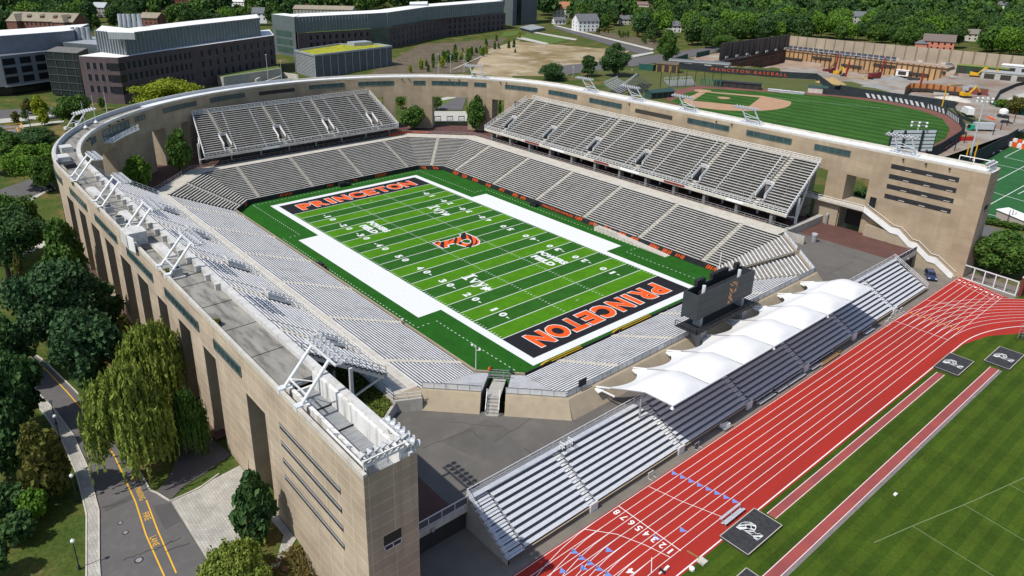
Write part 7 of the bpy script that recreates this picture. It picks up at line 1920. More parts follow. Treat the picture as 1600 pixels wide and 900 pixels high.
p = G(1553, 238, zp); r = thing('pitch_bench', 'low bench at the edge of the green sports pitch', 'bench', (p.x, p.y, zp + .36), local=True, rz=.6); mb = MB(); mb.box(-2.5, 2.5, -.25, .25, .42, .5); mb.build('seat', m_alu, r); mb = MB(); mb.box(-2.2, -2.1, -.2, .2, 0, .42); mb.box(2.1, 2.2, -.2, .2, 0, .42); mb.build('leg', m_steel_g, r)
for k, u in enumerate((1577, 1582, 1572)):
    p = G(u, 352, 2.4); r = thing('sign_post', ['middle', 'right', 'left'][k] + ' thin dark post standing at the white roofed shed', 'post', tuple(p), 'thin posts by the white roofed shed', local=True); mb = MB(); mb.tube([(0, 0, 0), (0, 0, 4.4 - .6 * (k == 1))], .09, 6); mb.build('post', m_dark, r)

# ---------------------------------------------------------------- university buildings
m_purple = panel_mat('purple_brick', (.125, .095, .102), (.11, .083, .09), (.09, .068, .075), 1.2, .35, .02, coord='Object', noise=.2)
m_fin = M('blue_grey_metal', (.15, .18, .19), (.125, .15, .16), scale=.3, rough=.45, metal=.3)
m_fin_l = M('pale_metal', (.40, .43, .45), (.34, .37, .39), scale=.3, rough=.5, metal=.2)
m_roofw = M('white_roof', (.84, .84, .83), (.76, .76, .75), scale=.1, rough=.7)
m_greyp = M('grey_zinc', (.21, .225, .26), (.175, .19, .22), scale=.25, rough=.5, metal=.2)
m_green_r = M('sedum_roof', (.42, .40, .015), (.22, .28, .02), scale=.25, c3=(.27, .16, .03), scale2=.5, amt2=.6, rough=.95)
m_win = M('window_glass', (.010, .011, .015), (.018, .02, .025), scale=.2, rough=.35, spec=.25)
def block(parent, name, poly, z0, z1, mat, top=None, mats=None):
    mb = MB(); mb.prism(poly, z0, z1, 0, 1 if top else 0); return mb.build(name, [mat, top] if top else mat, parent)
def facade_windows(parent, a, b, z0, nrow, fh, nwin, w_, h_, mat, inset=(.04, .97), out=.04, fin=False):
    """window parts along wall a->b, outside is to the right of a->b"""
    a = Vector(a); b = Vector(b); d = b - a; L = d.length; d /= L; n = Vector((d.y, -d.x)); base = None; cnt = 0
    rz = math.atan2(d.y, d.x)
    for r_i in range(nrow):
        for k in range(nwin):
            s = L * (inset[0] + (inset[1] - inset[0]) * (k + .5) / nwin); p = a + d * s + n * out; z = z0 + fh * r_i
            if base is None:
                mb = MB(); mb.box(-w_ / 2, w_ / 2, -.3, .05, 0, h_); base = mb.build('window', mat, parent); o = base
                mb = MB(); mb.box(w_ / 2, w_ / 2 + .14, -.3, .12, -.1, h_ + .1); mb.box(-w_ / 2 - .1, w_ / 2 + .1, -.3, .10, -.14, 0)
                fo_ = mb.build('window_fin', m_greyp, o); fo_.matrix_parent_inverse = Matrix.Identity(4)
            else:
                o = base.copy(); COL.objects.link(o); f2 = base.children[0].copy(); COL.objects.link(f2); f2.parent = o
            o.matrix_parent_inverse = Matrix.Identity(4)
            o.matrix_basis = Matrix.Translation(Vector((p.x, p.y, z)) - parent.location) @ Matrix.Rotation(rz + PI, 4, 'Z')
            cnt += 1
def XY(u, v, z): p = G(u, v, z); return (p.x, p.y)
def ribs(parent, name, a, b, z0, z1, sp, mat, out=.25, w_=.3):
    a = Vector(a); b = Vector(b); d = b - a; L = d.length; d /= L; n = Vector((d.y, -d.x)); mb = MB()
    for i in range(int(L / sp) + 1):
        p = a + d * (i * sp); mb.obox((*(p + n * out), (z0 + z1) / 2), (*(d * w_ / 2), 0), (*(n * out), 0), (0, 0, (z1 - z0) / 2))
    return mb.build(name, mat, parent)
# purple laboratory block (nearest, upper left)
L0, Cc, R0, RR = Vector(XY(122.5, 87.5, 27)), Vector(XY(183.7, 90, 27)), Vector(XY(300, 73, 27)), Vector(XY(428, 55, 27))
bd = thing('laboratory_building', 'purple brown brick laboratory block with rows of slit windows and blue grey metal top storey', 'building', (Cc.x, Cc.y, 7))
back = Vector((-30, 11))
poly = [L0, Cc, R0, RR, RR + back, R0 + back * 1.05, L0 + Vector((-6, 8))]
block(bd, 'wall', [tuple(p) for p in poly], 6, 27, m_purple, m_roofw)
facade_windows(bd, L0, Cc, 11.5, 3, 5.0, 4, 1.5, 2.9, m_win, (.12, .80)); facade_windows(bd, Cc, R0, 11.5, 3, 5.0, 13, 1.7, 3.1, m_win, (.08, .98)); facade_windows(bd, R0, RR, 11.5, 3, 5.0, 11, 1.8, 3.1, m_win, (.05, .98))
mb = MB(); 
for r_i in range(3):
    z = 11.2 + 5 * r_i; d1 = (L0 - Cc).normalized(); d2 = (R0 - Cc).normalized()
    mb.prism([tuple(Cc + d1 * 4.5 + Vector((.06, -.02))), tuple(Cc + (d1 + d2) * -.06), tuple(Cc + d2 * 3.2 + Vector((.05, -.03))), tuple(Cc + d1 * .3 + d2 * .3)], z, z + 3.3)
mb.build('corner_window', m_glass_d, bd)
pl_ = [Vector(XY(155, 81, 27)), Vector(XY(198, 86.5, 27)), Vector(XY(300, 70.5, 27)), Vector(XY(408, 55.5, 27))]
pb = [p + Vector((-22, 8)) for p in pl_]
block(bd, 'metal_storey', [tuple(p) for p in pl_] + [tuple(p) for p in reversed(pb)], 27, 36.3, m_fin, m_roofw)
ribs(bd, 'metal_fins', pl_[0], pl_[1], 27.2, 36.5, 2.0, m_fin_l); ribs(bd, 'metal_fins', pl_[1], pl_[2], 27.2, 36.5, 2.2, m_fin_l, .12, .14); ribs(bd, 'metal_fins', pl_[2], pl_[3], 27.2, 36.5, 2.2, m_fin_l, .12, .14)
block(bd, 'roof_plant_room', [XY(168, 51, 38.5), XY(210, 52, 38.5), XY(207, 46, 38.5), XY(170, 44, 38.5)], 36, 38.7, m_fin_l, m_roofw)
for k, u in enumerate((190, 197, 204, 212, 220)):
    p = G(u, 46, 35); mb = MB(); mb.lathe((p.x, p.y, 36), [(1.2, 0), (1.0, 2), (.9, 6)], 10); mb.build('exhaust_stack', m_fin_l, bd)
# glass link and grey office
m_glass_g2 = M('dark_green_glass', (.013, .02, .022), (.022, .03, .032), scale=.2, rough=.3, spec=.4)
bd = thing('glass_link', 'leaning green glass curtain wall link between the grey office and purple block', 'building', (L0.x - 5, L0.y - 5, 7))
a, b = Vector(XY(70, 80, 27)), Vector(XY(120, 83, 27))
block(bd, 'glazing', [tuple(a), tuple(b), tuple(b + Vector((-16, 8))), tuple(a + Vector((-16, 8)))], 7.5, 27, m_glass_g2, m_conc_dk)
ribs(bd, 'mullion', a, b, 7.5, 27, 5.2, m_fin, .12, .16); mb = MB()
for zz in np.arange(10, 27.2, 3.4): mb.beam((*(a + Vector((.3, -.2))), zz), (*(b + Vector((.3, -.2))), zz), .14)
mb.build('transom', m_fin, bd)
bd = thing('grey_office', 'blue grey zinc clad office block with curved white roof at the left edge', 'building', (-250, -60, 7))
a, b, c = Vector(XY(-60, 90, 25)), Vector(XY(0, 88, 25)), Vector(XY(73, 80, 25))
bk = Vector((-30, 14))
block(bd, 'wall', [tuple(a), tuple(b), tuple(c), tuple(c + bk), tuple(b + bk), tuple(a + bk)], 11.5, 25, m_greyp)
block(bd, 'upper_storey', [tuple(p * 1.0) for p in (Vector(XY(-60, 60, 33)), Vector(XY(0, 56, 33)), Vector(XY(96, 49, 33)), Vector(XY(114, 47, 33)), Vector(XY(114, 47, 33)) + bk, Vector(XY(0, 56, 33)) + bk, Vector(XY(-60, 60, 33)) + bk)], 24.9, 33, m_greyp, m_roofw)
block(bd, 'ground_storey', [tuple(p + Vector((-3, 2))) for p in (a, b, c)] + [tuple(p + bk) for p in (c, b, a)], 6, 11.5, m_glass_d)
for s, e in ((.02, .28), (.38, .62), (.72, .98)):
    p, q = b + (c - b) * s, b + (c - b) * e; d_ = (c - b).normalized(); n_ = Vector((d_.y, -d_.x)) * .06
    for k in range(3):
        mb = MB(); z = 12.6 + 4.1 * k; mb.face([(*(p + n_), z), (*(q + n_), z), (*(q + n_), z + 2.9), (*(p + n_), z + 2.9)]); mb.build('window_band', m_win, bd)
ribs(bd, 'zinc_seams', Vector(XY(0, 56, 33)), Vector(XY(114, 47, 33)), 25, 33, 3.0, m_fin_l, .05, .08)
mb = MB(); a_, b_ = b + Vector((1.2, -.8)), c + Vector((1.2, -.8)); mb.hexa([(*a_, 11.2), (*b_, 11.2), (*(b_ + Vector((-2, 1.2))), 11.2), (*(a_ + Vector((-2, 1.2))), 11.2), (*a_, 11.8), (*b_, 11.8), (*(b_ + Vector((-2, 1.2))), 11.8), (*(a_ + Vector((-2, 1.2))), 11.8)]); mb.build('fascia_band', m_fin_l, bd)
bd = thing('plant_terrace', 'low grey roof terrace with exhaust stacks behind the glass link', 'building', (-260, -35, 7))
block(bd, 'wall', [XY(95, 66, 28), XY(152, 70, 28), XY(160, 58, 28), XY(112, 55, 28)], 8, 28, m_fin, m_fin_l)
for k, u in enumerate((116, 124, 132, 140)):
    p = G(u, 62, 28); mb = MB(); mb.lathe((p.x, p.y, 28), [(1.3, 0), (1.1, 2), (1.0, 6)], 10); mb.build('exhaust_stack', m_fin_l, bd)
# the long block in the centre
bd = thing('long_laboratory', 'long dark laboratory building with metal upper storey and white roof, centre top', 'building', (-310, 180, 7))
q0, q1, q2, q3, q4 = [Vector(XY(u, v, 22)) for u, v in ((465, 52), (580, 45), (608, 43), (692, 28), (790, 20))]
bk = Vector((-32, 8))
block(bd, 'wall', [tuple(p) for p in (q0, q1, q2, q3, q4)] + [tuple(q4 + bk), tuple(q2 + bk), tuple(q0 + bk)], 6, 22, m_purple, m_lawn_b)
facade_windows(bd, q0, q1, 8.5, 3, 4.4, 10, 2.0, 2.8, m_win, (.12, .98)); facade_windows(bd, q2, q3, 8.5, 3, 4.4, 12, 2.1, 3.0, m_win, (.04, .93)); facade_windows(bd, q3, q4, 8.5, 3, 4.4, 12, 2.4, 3.0, m_win, (.06, .98))
mb = MB(); n_ = Vector((.5, -.2)); mb.prism([tuple(q1 + n_), tuple(q2 + n_), tuple(q2 - n_), tuple(q1 - n_)], 6, 22.5); mb.build('glazed_stair', m_glass_g, bd)
bk3 = Vector((-3.2, .8)); m0, m1, m2, m3 = q0 + bk3, q1 + bk3, q2 * .3 + q3 * .7 + bk3, q4 + bk3
block(bd, 'metal_storey', [tuple(p) for p in (m0, m1, q2 + bk3, m2, m3)] + [tuple(p + Vector((-22, 6))) for p in (m3, m2, q2 + bk3, m1, m0)], 22, 31.5, m_fin, m_roofw)
for a, b in ((m0, m1), (q2 + bk3, m2), (m2, m3)): ribs(bd, 'metal_fins', a, b, 22.2, 31.7, 2.3, m_fin_l, .12, .14)
e1 = q0 + Vector((-1.2, -1)); e0 = e1 + Vector((-26, -3)); block(bd, 'end_bay', [tuple(e0), tuple(e1), tuple(e1 + Vector((-9, 8))), tuple(e0 + Vector((-2, 10)))], 6, 31.8, m_fin, m_roofw)
mb = MB(); d_ = (e1 - e0); n_ = Vector((d_.y, -d_.x)).normalized() * .08
for k in range(3): z = 9 + 5 * k; mb.face([(*(e0 + d_ * .15 + n_), z), (*(e0 + d_ * .85 + n_), z), (*(e0 + d_ * .85 + n_), z + 3.6), (*(e0 + d_ * .15 + n_), z + 3.6)])
mb.build('end_glazing', m_glass_g, bd)
block(bd, 'roof_plant_room', [XY(640, 6, 33), XY(668, 6, 33), XY(668, 2, 33), XY(640, 3, 33)], 30, 33, m_fin_l, m_roofw)
bd = thing('metal_tower', 'blue grey ribbed metal tower with dark slit at top centre', 'building', (-370, 345, 7))
t0, t1 = Vector(XY(800, 40, 9)), Vector(XY(838, 37, 9)); bk2 = Vector((-22, 10))
block(bd, 'wall', [tuple(t0), tuple(t1), tuple(t1 + bk2), tuple(t0 + bk2)], 7, 52, m_fin); ribs(bd, 'metal_fins', t0, t1, 8, 52, 1.6, m_greyp, .2, .2)
mb = MB(); d_ = t1 - t0; n_ = Vector((d_.y, -d_.x)).normalized() * .5; mb.face([(*(t0 + d_ * .16 + n_), 8), (*(t0 + d_ * .34 + n_), 8), (*(t0 + d_ * .34 + n_), 52), (*(t0 + d_ * .16 + n_), 52)]); mb.build('window_slit', m_glass_d, bd)
bd = thing('entrance_pavilion', 'low grey flat pavilion at foot of the metal tower', 'building', (-330, 330, 7)); block(bd, 'wall', [XY(812, 42, 11), XY(830, 47, 11), XY(852, 43, 11), XY(832, 38, 11)], 6.5, 11, m_fin, m_fin_l); mb = MB(); a, b = G(812, 42.5, 11), G(830, 47.5, 11); mb.beam((a.x, a.y, 11.1), (b.x, b.y, 11.1), .5); mb.build('roof_edge', m_fin_l, bd)
# louvred pavilion with the green roof
bd = thing('louvred_pavilion', 'louvred metal pavilion with bright yellow green planted roof behind the far wall', 'building', (-225, 95, 7))
g0, g1, g2, g3, g4 = [Vector(XY(u, v, 18.5)) for u, v in ((461, 80.5), (491, 88), (612, 73.5), (590, 70), (530, 70))]
block(bd, 'louvre_wall', [tuple(p) for p in (g0, g1, g2, g3, g4)], 5, 18.5, panel_mat('louvres', (.055, .06, .065), (.05, .055, .06), (.13, .14, .145), 40, .7, .16, coord='UV'), m_green_r)
for a, b in ((g0, g1), (g1, g2)):
    mb = MB()
    d_ = b - a; L = d_.length; d_ /= L; n_ = Vector((d_.y, -d_.x)) * .12
    for zz in np.arange(6, 18.4, .75 if a is g0 else 1.5): mb.hexa([(*(a + n_), zz), (*(b + n_), zz), (*(b - n_), zz + .15), (*(a - n_), zz + .15), (*(a + n_), zz + .18), (*(b + n_), zz + .18), (*(b - n_), zz + .36), (*(a - n_), zz + .36)])
    mb.build('louvre_blades', m_fin_l if a is g0 else m_fin, bd)
ribs(bd, 'louvre_post', g0, g1, 5, 19.2, 40, m_fin_l, .25, .4); ribs(bd, 'louvre_post', g1, g2, 5, 19.2, 5.1, m_fin_l, .22, .28)
mb = MB(); ring = [g0, g1, g2, g3, g4]
for i in range(5): a, b = ring[i], ring[(i + 1) % 5]; mb.beam((*a, 18.9), (*b, 18.9), .7, .9)
mb.build('roof_parapet', m_fin_l, bd)
p = G(562, 69, 19); mb = MB(); mb.box(p.x - 4, p.x + 4, p.y - 6, p.y + 6, 18.5, 20.5); mb.build('roof_plant', m_fin_l, bd)
bd = thing('garden_wall', 'low green planted terrace wall right of the purple block', 'terrace', (-230, 50, 7)); block(bd, 'wall', [XY(340, 128, 8.5), XY(350, 132, 8.5), XY(440, 118, 8.5), XY(436, 113, 8.5)], 5, 12, m_conc, m_lawn_b); mb = MB(); a, b = G(350, 132, 8.5), G(440, 118, 8.5); mb.beam((a.x, a.y, 12.1), (b.x, b.y, 12.1), .6); mb.build('coping', m_conc_lt, bd)
bd = thing('ramp_wall', 'concrete ramp walls left of the louvred pavilion', 'retaining wall', tuple(G(420, 135, 7))); mb = MB()
for A_, B_ in (((400, 132), (425, 118)), ((425, 118), (465, 124)), ((402, 140), (440, 126))): a, b = G(*A_, 7), G(*B_, 7); mb.obox(((a.x + b.x) / 2, (a.y + b.y) / 2, 8.2), ((b - a) / 2), (.3, .3, 0), (0, 0, 1.4))
mb.build('wall', m_conc_lt, bd)
bd = thing('orange_edged_pavilion', 'dark flat roofed building edged in orange at far left', 'building', tuple(G(10, 222, 7))); zz = 11
block(bd, 'wall', [XY(-20, 205, zz), XY(26, 207, zz), XY(36, 212, zz), XY(30, 196, zz), XY(-20, 196, zz)], 6.5, zz, m_shadow, m_conc_dk)
mb = MB()
for A_, B_ in (((7, 202), (26, 200)), ((26, 200), (30, 208)), ((33, 194), (38, 206)), ((8, 196), (33, 194))): a, b = G(*A_, zz), G(*B_, zz); mb.beam((a.x, a.y, zz + .15), (b.x, b.y, zz + .15), .5, .3)
mb.build('roof_edge', M('orange_trim', (.60, .27, .04), rough=.7), bd)
for k, (u, v, vt, lab) in enumerate(((48, 200, 174, 'dark street lamp mast on the plaza at far left'), (420, 135, 85, 'thin pale mast left of the louvred pavilion'), (441, 130, 95, 'shorter pale mast left of the louvred pavilion'), (685, 118, 84, 'left thin mast at foot of the mulch slope'), (704, 118, 87, 'middle thin mast at foot of the mulch slope'), (725, 116, 84, 'right thin mast at foot of the mulch slope'), (895, 124, 104, 'white mast beside the middle dark tree'), (987, 118, 108, 'small white mast behind the silver bleacher'))):
    p = G(u, v, 7); r = thing('mast', lab, 'mast', tuple(p), local=True); h = ztop(p, vt) - 7; mb = MB(); mb.tube([(0, 0, 0), (0, 0, h)], .16, 7, r2=.1); mb.build('pole', m_dark if k == 0 else m_alu, r); mb = MB(); mb.box(-.7, .7, -.15, .15, h - .3, h); mb.build('head', m_dark if k == 0 else m_alu, r)
# gate booths in the far opening
for k, u in enumerate((684, 703, 721)):
    p = G(u, 190, 7.4); r = thing('ticket_gate', ['left', 'middle', 'right'][k] + ' white turnstile gate frame in the big far opening', 'gate', (p.x, p.y, 7.35), 'turnstile gates in the far opening', local=True, rz=PI / 2 - .35)
    mb = MB(); mb.box(-1.3, 1.3, -.1, .1, 1.9, 2.3); mb.box(-1.3, -1.1, -.1, .1, 0, 2.3); mb.box(1.1, 1.3, -.1, .1, 0, 2.3); mb.build('frame', m_white, r); mb = MB(); mb.rail([(-1.1, 0, 0), (1.1, 0, 0)], 1.2, .4, .07, (1, .5)); mb.build('bars', m_steel_w, r)
# ---------------------------------------------------------------- houses
def house(label, u, v, vt, wpx, rz, wall, roofm, z=9.0, deep=.8, floors=2, chim=True, name='house'):
    p = G(u, v, z); h = ztop(p, vt) - z; w_ = wpx * depth(p) / CF; d_ = w_ * deep; r = thing(name, label, 'house', (p.x, p.y, z), local=True, rz=rz); eh = h * .62
    mb = MB(); mb.box(-w_ / 2, w_ / 2, -d_ / 2, d_ / 2, -2, eh)
    for s in (-1, 1): mb.face([(s * w_ / 2, -d_ / 2, eh), (s * w_ / 2, d_ / 2, eh), (s * w_ / 2, 0, h)])
    mb.build('wall', wall, r)
    mb = MB()
    for s in (-1, 1):
        o_ = .5; k = (h - eh) / (d_ / 2); y_ = s * (d_ / 2 + o_); ze = eh - k * o_
        mb.hexa([(-w_ / 2 - .5, y_, ze), (w_ / 2 + .5, y_, ze), (w_ / 2 + .5, 0, h), (-w_ / 2 - .5, 0, h), (-w_ / 2 - .5, y_, ze + .3), (w_ / 2 + .5, y_, ze + .3), (w_ / 2 + .5, 0, h + .3), (-w_ / 2 - .5, 0, h + .3)])
    rf = mb.build('roof', roofm, r)
    if chim:
        mb = MB(); mb.box(-w_ * .32 - .5, -w_ * .32 + .5, .4, 1.4, h * .7, h + 2.0); mb.build('chimney', M('chimney_brick', (.22, .10, .07), rough=.9), rf)
        if floors > 2: mb = MB(); mb.box(w_ * .3 - .5, w_ * .3 + .5, .4, 1.4, h * .7, h + 2.0); mb.build('chimney', M('chimney_brick', (.22, .10, .07), rough=.9), rf)
    fh = eh / floors; n = max(2, int(w_ / 3.2))
    for f in range(floors):
        for i in range(n):
            x = -w_ / 2 + w_ * (i + .5) / n; mb = MB(); mb.box(x - .55, x + .55, -d_ / 2 - .06, -d_ / 2 + .1, fh * f + fh * .3, fh * f + fh * .8); mb.build('window', m_win, r)
        for i in range(2):
            for s in (-1, 1):
                y = -d_ / 4 + d_ / 2 * i; mb = MB(); mb.box(s * w_ / 2 - .06, s * w_ / 2 + .06, y - .5, y + .5, fh * f + fh * .3, fh * f + fh * .8); mb.build('window', m_win, r)
    return r
m_slate = M('slate_roof', (.15, .155, .165), (.12, .125, .135), scale=.5, rough=.8); m_tile = M('orange_tile_roof', (.42, .20, .10), (.34, .16, .085), scale=.5, rough=.85); m_tan_r = M('tan_roof', (.31, .27, .20), (.25, .215, .16), scale=.4, rough=.85); m_brick = M('red_brick', (.22, .10, .075), (.17, .08, .06), scale=.6, rough=.9); m_pink = M('pink_render', (.58, .22, .15), (.52, .19, .13), scale=.4, rough=.9); m_cream = M('cream_render', (.62, .58, .50), (.55, .52, .45), scale=.4, rough=.9)
house('white clapboard house with grey roof and two chimneys, centre top', 914, 48, 22, 34, 1.15, m_white, m_slate, floors=3); house('timbered house with orange tiled roof beside the metal tower', 876, 28, 3, 24, .8, m_cream, m_tile, floors=3); house('small white garage house below the orange tiled one', 873, 38, 27, 18, 1.1, m_white, m_slate, floors=1, chim=False); house('cream gabled house half hidden by trees right of the white house', 978, 38, 24, 24, .9, m_cream, m_slate); house('brown roofed house high among the trees', 1003, 12, 3, 22, .6, m_cream, M('brown_tile', (.22, .15, .13), rough=.9)); house('white gabled house among trees above the tall tree', 1052, 50, 33, 20, .9, m_white, m_slate)
house('salmon pink house with brown roof behind the beige barrier', 1464, 78, 54, 42, .35, m_pink, M('brown_roof_tiles', (.16, .13, .115), rough=.9), z=10, deep=.6, chim=False)
pk = bpy.data.objects['house.006'] if False else [o for o in COL.objects if o.get('label', '').startswith('salmon pink')][0]
mb = MB(); mb.box(-13.5, -6.5, -9, -1, -2, 4.4); mb.build('wing', m_pink, pk); mb = MB(); mb.hexa([(-14.2, -9.6, 4.4), (-6, -9.6, 4.4), (-6, -.4, 4.4), (-14.2, -.4, 4.4), (-10.3, -6.5, 6.6), (-9.9, -6.5, 6.6), (-9.9, -3, 6.6), (-10.3, -3, 6.6)]); mb.build('wing_roof', m_slate, pk)
house('cream house with grey roof right of the pink house', 1516, 62, 46, 30, .5, m_cream, M('grey_brown_tiles', (.20, .18, .16), rough=.9), z=10, chim=False); house('grey roofed house sunk in the trees left of the pink house', 1338, 36, 18, 24, .5, m_conc, m_slate, z=11, chim=False); house('white house with tall gable at right top corner', 1562, 16, 2, 14, .5, m_white, m_slate, z=11, chim=False)
r = house('long brick mansion with tan hipped roof and dormers at upper left', 78, 50, 20, 112, .72, m_brick, m_tan_r, z=14, deep=.30, floors=2); 
def dormers(r, w_, d_, eh, h, n, mat, rm):
    for i in range(n):
        x = -w_ / 2 + w_ * (i + .5) / n; y0 = -d_ / 2 * .72; z0 = eh + (h - eh) * .25
        mb = MB(); mb.box(x - 1.1, x + 1.1, y0, -.2, z0 - .5, z0 + 2.0); dm = mb.build('dormer', mat, r); mb = MB(); mb.hexa([(x - 1.4, y0 - .3, z0 + 2.0), (x + 1.4, y0 - .3, z0 + 2.0), (x + 1.4, -.1, z0 + 2.0), (x - 1.4, -.1, z0 + 2.0), (x - .1, y0 - .3, z0 + 3.1), (x + .1, y0 - .3, z0 + 3.1), (x + .1, -.1, z0 + 3.1), (x - .1, -.1, z0 + 3.1)]); mb.build('dormer_roof', rm, dm)
    for s in (-1, 1):
        x = s * w_ * .36; mb = MB(); mb.box(x - 4, x + 4, -d_ / 2 - 5, -d_ / 2 + .1, -2, eh); mb.build('wing', mat, r); mb = MB(); mb.hexa([(x - 4.5, -d_ / 2 - 5.5, eh), (x + 4.5, -d_ / 2 - 5.5, eh), (x + 4.5, 0, eh), (x - 4.5, 0, eh), (x - .2, -d_ / 2 - 1.5, h - .4), (x + .2, -d_ / 2 - 1.5, h - .4), (x + .2, 0, h - .4), (x - .2, 0, h - .4)]); mb.build('wing_roof', rm, r)
hh_ = ztop(G(78, 50, 14), 20) - 14; ww_ = 112 * depth(G(78, 50, 14)) / CF; dormers(r, ww_, ww_ * .3, hh_ * .62, hh_, 5, m_brick, m_tan_r)
house('white gabled house behind the purple block', 408, 32, 12, 22, .9, m_white, m_slate, z=12); house('grey roofed house behind the purple block roof', 160, 22, 4, 22, .7, m_conc, M('pale_roof', (.42, .44, .45), rough=.8), z=10, chim=False); house('long stone mansion with tall chimneys behind the long laboratory', 508, 22, 9, 95, .75, m_conc, m_tan_r, z=14, deep=.22, floors=3); house('brick house with tan roof behind purple block, beside a red chimney', 240, 38, 20, 30, .7, m_brick, m_tan_r, z=12); house('low brick row building at the top left centre', 290, 3, -4, 40, .7, m_brick, m_conc_lt, z=12, deep=.4, chim=False); house('white flat building at the top left centre', 372, 8, -2, 26, .7, m_white, m_roofw, z=12, deep=.4, chim=False)
# ---------------------------------------------------------------- small young trees on the slopes
rng = np.random.default_rng(21); k = 0; used = []
YT = None
for i in range(46):
    t = rng.random(); u = 640 + 175 * t + rng.normal() * 12; v = 116 - 48 * t + rng.normal() * 6
    if not (630 < u < 815 and 60 < v < 124): continue
    p = G(u, v, 7.1); hh = rng.uniform(4, 8.5)
    r = tree('oval', 'young slender tree planted on the mulch slope below the long laboratory', (p.x, p.y, 7.0), hh, hh * .5, G_MID if rng.random() < .6 else G_YEL, seed=81 + i % 3, n=420, leaf=.075, group='young trees on the mulch slope', rz=rng.uniform(0, 6))
for i in range(26):
    t = rng.random(); u = 880 + 170 * t + rng.normal() * 4; v = 46 + 34 * t - 4 + rng.normal() * 2.5
    p = G(u, v, 7.4); hh = rng.uniform(3.5, 6.5)
    tree('oval', 'small young tree in the planted strip along the far road', (p.x, p.y, H(p.x, p.y)), hh, hh * .6, G_OLIVE if rng.random() < .5 else G_MID, seed=81 + i % 3, n=420, leaf=.075, group='young trees along the far road', rz=rng.uniform(0, 6))
# ---------------------------------------------------------------- woods
G_FOREST = leaf_mat('leaf_forest', (.042, .092, .022), (.070, .132, .030), (.030, .066, .018))
FM = [G_FOREST, G_MID, G_FOREST, G_DARK, G_BRIGHT, G_MID, G_FOREST]
FP_ = []
for s in range(7):
    rg = np.random.default_rng(200 + s); kind = ('round', 'broad', 'oval', 'round', 'broad', 'oval', 'round')[s]
    if kind == 'oval': c, rr = round_lobes(rg, 30, .18, .86, .32, .09, .17, lambda q: 1 - .5 * q ** 1.5)
    else: c, rr = round_lobes(rg, 34, .30, .84, .36, .10, .19)
    V = leaf_arrays(rg, c, rr, 3000, .042, zbias=.3); t = trunk_mb(rg, .5, .02, 3, .2)
    FP_.append(quads_mesh('wood_tree', V, FM[s], t, m_bark))
def bound(u):
    X = [-80, 0, 60, 140, 180, 300, 420, 440, 640, 800, 842, 846, 880, 935, 960, 1000, 1060, 1120, 1150, 1231, 1300, 1640]
    Y = [60, 60, 58, 56, 50, 46, 44, 44, 14, 8, 6, 30, 32, 50, 56, 66, 74, 80, 74, 66, 66, 102]
    return float(np.interp(u, X, Y))
HOLES = [(914, 48, 26, 26), (876, 38, 22, 34), (978, 38, 14, 16), (1052, 50, 12, 16), (1464, 80, 26, 26), (1516, 62, 16, 14), (1003, 12, 14, 10), (1338, 34, 14, 14), (78, 52, 66, 32), (408, 33, 14, 18), (160, 22, 14, 14), (508, 24, 60, 14), (240, 36, 14, 12), (1562, 14, 8, 12), (290, 4, 24, 8), (372, 8, 16, 8)]
cand = []
rg = np.random.default_rng(5)
yy = -700.0
for gx_ in np.arange(-1500, 400, 15.0):
    for gy_ in np.arange(-300, 1500, 15.0):
        x, y = gx_ + rg.uniform(-6, 6), gy_ + rg.uniform(-6, 6)
        z = H(x, y); D = depth((x, y, z))
        if D < 260: continue
        u, v = px((x, y, z))
        if not (-90 < u < 1690) or v > bound(u) or v < -55: continue
        if D > 620 and rg.random() < .35: continue
        hgt = rg.uniform(13, 22) * (1.1 if D > 700 else 1)
        vt = px((x, y, z + hgt * .95))[1]
        bad = False
        for hu, hv, hw, hh in HOLES:
            if abs(u - hu) < hw * .62 + 8 and v > hv - 1 and vt < hv - 2 : bad = True; break
            if abs(u - hu) < hw * .5 and hv - hh < v <= hv - 1 and v > hv - 5: bad = True; break
        if bad: continue
        if vt > 2 or v > -4: cand.append((D, x, y, z, hgt, hgt * rg.uniform(.72, 1.05), u, v))
cand.sort(key=lambda c: c[0])
LAB = {}
def region(u):
    return 'in the dense wood at the top right' if u > 1230 else ('in the wood between the far houses, top centre' if u > 840 else 'between the old houses at the top left')
NM = ['rounded deep green', 'spreading mid green', 'tall oval deep green', 'dark dense', 'bright green spreading', 'slim oval green', 'full domed green']
for i, (D, x, y, z, hg, wd, u, v) in enumerate(cand[:300]):
    s = int(rg.integers(0, 7)); o = link('wood_tree', FP_[s]); o.location = (x, y, z - .2); o.scale = (wd, wd, hg); o.rotation_euler.z = rg.uniform(0, 6.28)
    tag(o, '%s tree %s' % (NM[s], region(u)), 'tree', '%s trees %s' % (NM[s], region(u)))
Vs = []; rest = cand[300:]
base = []
for s in range(5):
    r2 = np.random.default_rng(300 + s); c, rr = round_lobes(r2, 20, .32, .84, .36, .13, .21); base.append(leaf_arrays(r2, c, rr, 420, .11, zbias=.35))
groups = {0: [], 1: [], 2: []}
for i, (D, x, y, z, hg, wd, u, v) in enumerate(rest):
    s = int(rg.integers(0, 5)); a = rg.uniform(0, 6.28); V = base[s]; ca, sa_ = math.cos(a), math.sin(a)
    W_ = np.stack([(V[:, 0] * ca - V[:, 1] * sa_) * wd + x, (V[:, 0] * sa_ + V[:, 1] * ca) * wd + y, V[:, 2] * hg + z - .2], 1); groups[int(rg.integers(0, 3))].append(W_)
allV = []; mi = []
for g, L in groups.items():
    for W_ in L: allV.append(W_); mi += [g] * (len(W_) // 4)
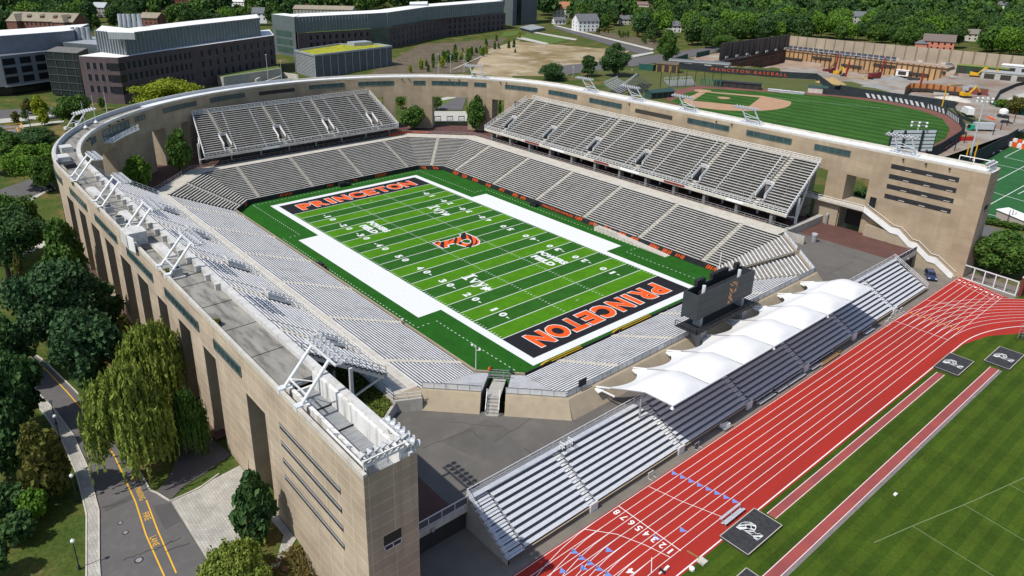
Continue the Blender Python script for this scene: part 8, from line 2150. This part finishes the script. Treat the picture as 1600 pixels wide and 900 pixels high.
if allV:
    V = np.concatenate(allV); n = len(V) // 4
    me = bpy.data.meshes.new('far_wood'); me.vertices.add(len(V)); me.vertices.foreach_set('co', V.ravel()); me.loops.add(n * 4); me.loops.foreach_set('vertex_index', np.arange(n * 4, dtype=np.int32)); me.polygons.add(n); me.polygons.foreach_set('loop_start', np.arange(0, n * 4, 4, dtype=np.int32))
    for m_ in (G_DARK, G_FOREST, G_MID): me.materials.append(m_)
    me.polygons.foreach_set('material_index', np.array(mi, dtype=np.int32)); me.update(); me.validate()
    tag(link('far_wood', me), 'distant unbroken green woodland along the top of the view', 'wood', kind='stuff')
print('woods', len(cand))

# ---------------------------------------------------------------- loose material about the site
rg = np.random.default_rng(77)
KINDS = [('steel_bundle', 'bundle of rust coloured steel lying in the building site', M('rusty_steel', (.22, .09, .05), rough=.8)), ('timber_pile', 'pale timber pile lying in the building site', M('pale_timber', (.42, .32, .18), rough=.85)), ('spoil_mound', 'low brown spoil mound in the building site', M('brown_spoil', (.22, .13, .08), (.28, .19, .12), scale=.5)), ('pallet_stack', 'grey wrapped pallet stack in the building site', m_conc), ('site_barrier', 'short orange barrier in the building site', m_orange)]
for i in range(70):
    u = rg.uniform(1235, 1500); v = rg.uniform(112, 148) if i % 3 else rg.uniform(122, 160)
    zz = .3; p = G(u, v, zz)
    if H(p.x, p.y) > 1:
        p = G(u, v, 8.2)
        if H(p.x, p.y) < 6 or v < 118 or v > 128 + (u - 1300) * .16: continue
        p.z = H(p.x, p.y) + .1
    k = int(rg.integers(0, 5)); nm, lab, mt = KINDS[k]; r = thing(nm, lab, nm.replace('_', ' '), tuple(p), nm.replace('_', ' ') + 's about the building site', local=True, rz=rg.uniform(0, 3)); mb = MB()
    if k == 2:
        mb.lathe((0, 0, -.2), [(4.5 * rg.uniform(.6, 1.3), 0), (3, 1.0), (1.2, 2.0), (.3, 2.3)], 11); mb.build('mound', mt, r, smooth=True)
    else:
        L_, W2_, h_ = rg.uniform(1.5, 4.5), rg.uniform(.6, 1.4), rg.uniform(.4, 1.3)
        mb.box(-L_, L_, -W2_, W2_, .15, h_); mb.build('load', mt, r); mb = MB(); mb.box(-L_ * .8, -L_ * .6, -W2_, W2_, 0, .15); mb.build('bearer', m_wood, r); mb = MB(); mb.box(L_ * .6, L_ * .8, -W2_, W2_, 0, .15); mb.build('bearer', m_wood, r)
for i, (u, v) in enumerate(((1496, 106), (1504, 108), (1512, 107), (1540, 110), (1548, 112), (1556, 111), (1484, 104), (1576, 113), (1592, 111))):
    p = G(u, v, 8.9); car(['black', 'red', 'white', 'grey', 'black', 'white', 'grey', 'red', 'white'][i] + ' car parked under the beige barrier, ' + ['second', 'third', 'fourth', 'fifth', 'sixth', 'seventh', 'first', 'eighth', 'last'][i] + ' from the left', (p.x, p.y, H(p.x, p.y) + .12), rg.uniform(0, 3), [m_dark, m_red, m_white, m_steel_g, m_dark, m_white, m_steel_g, m_red, m_white][i], group='cars parked under the beige barrier')
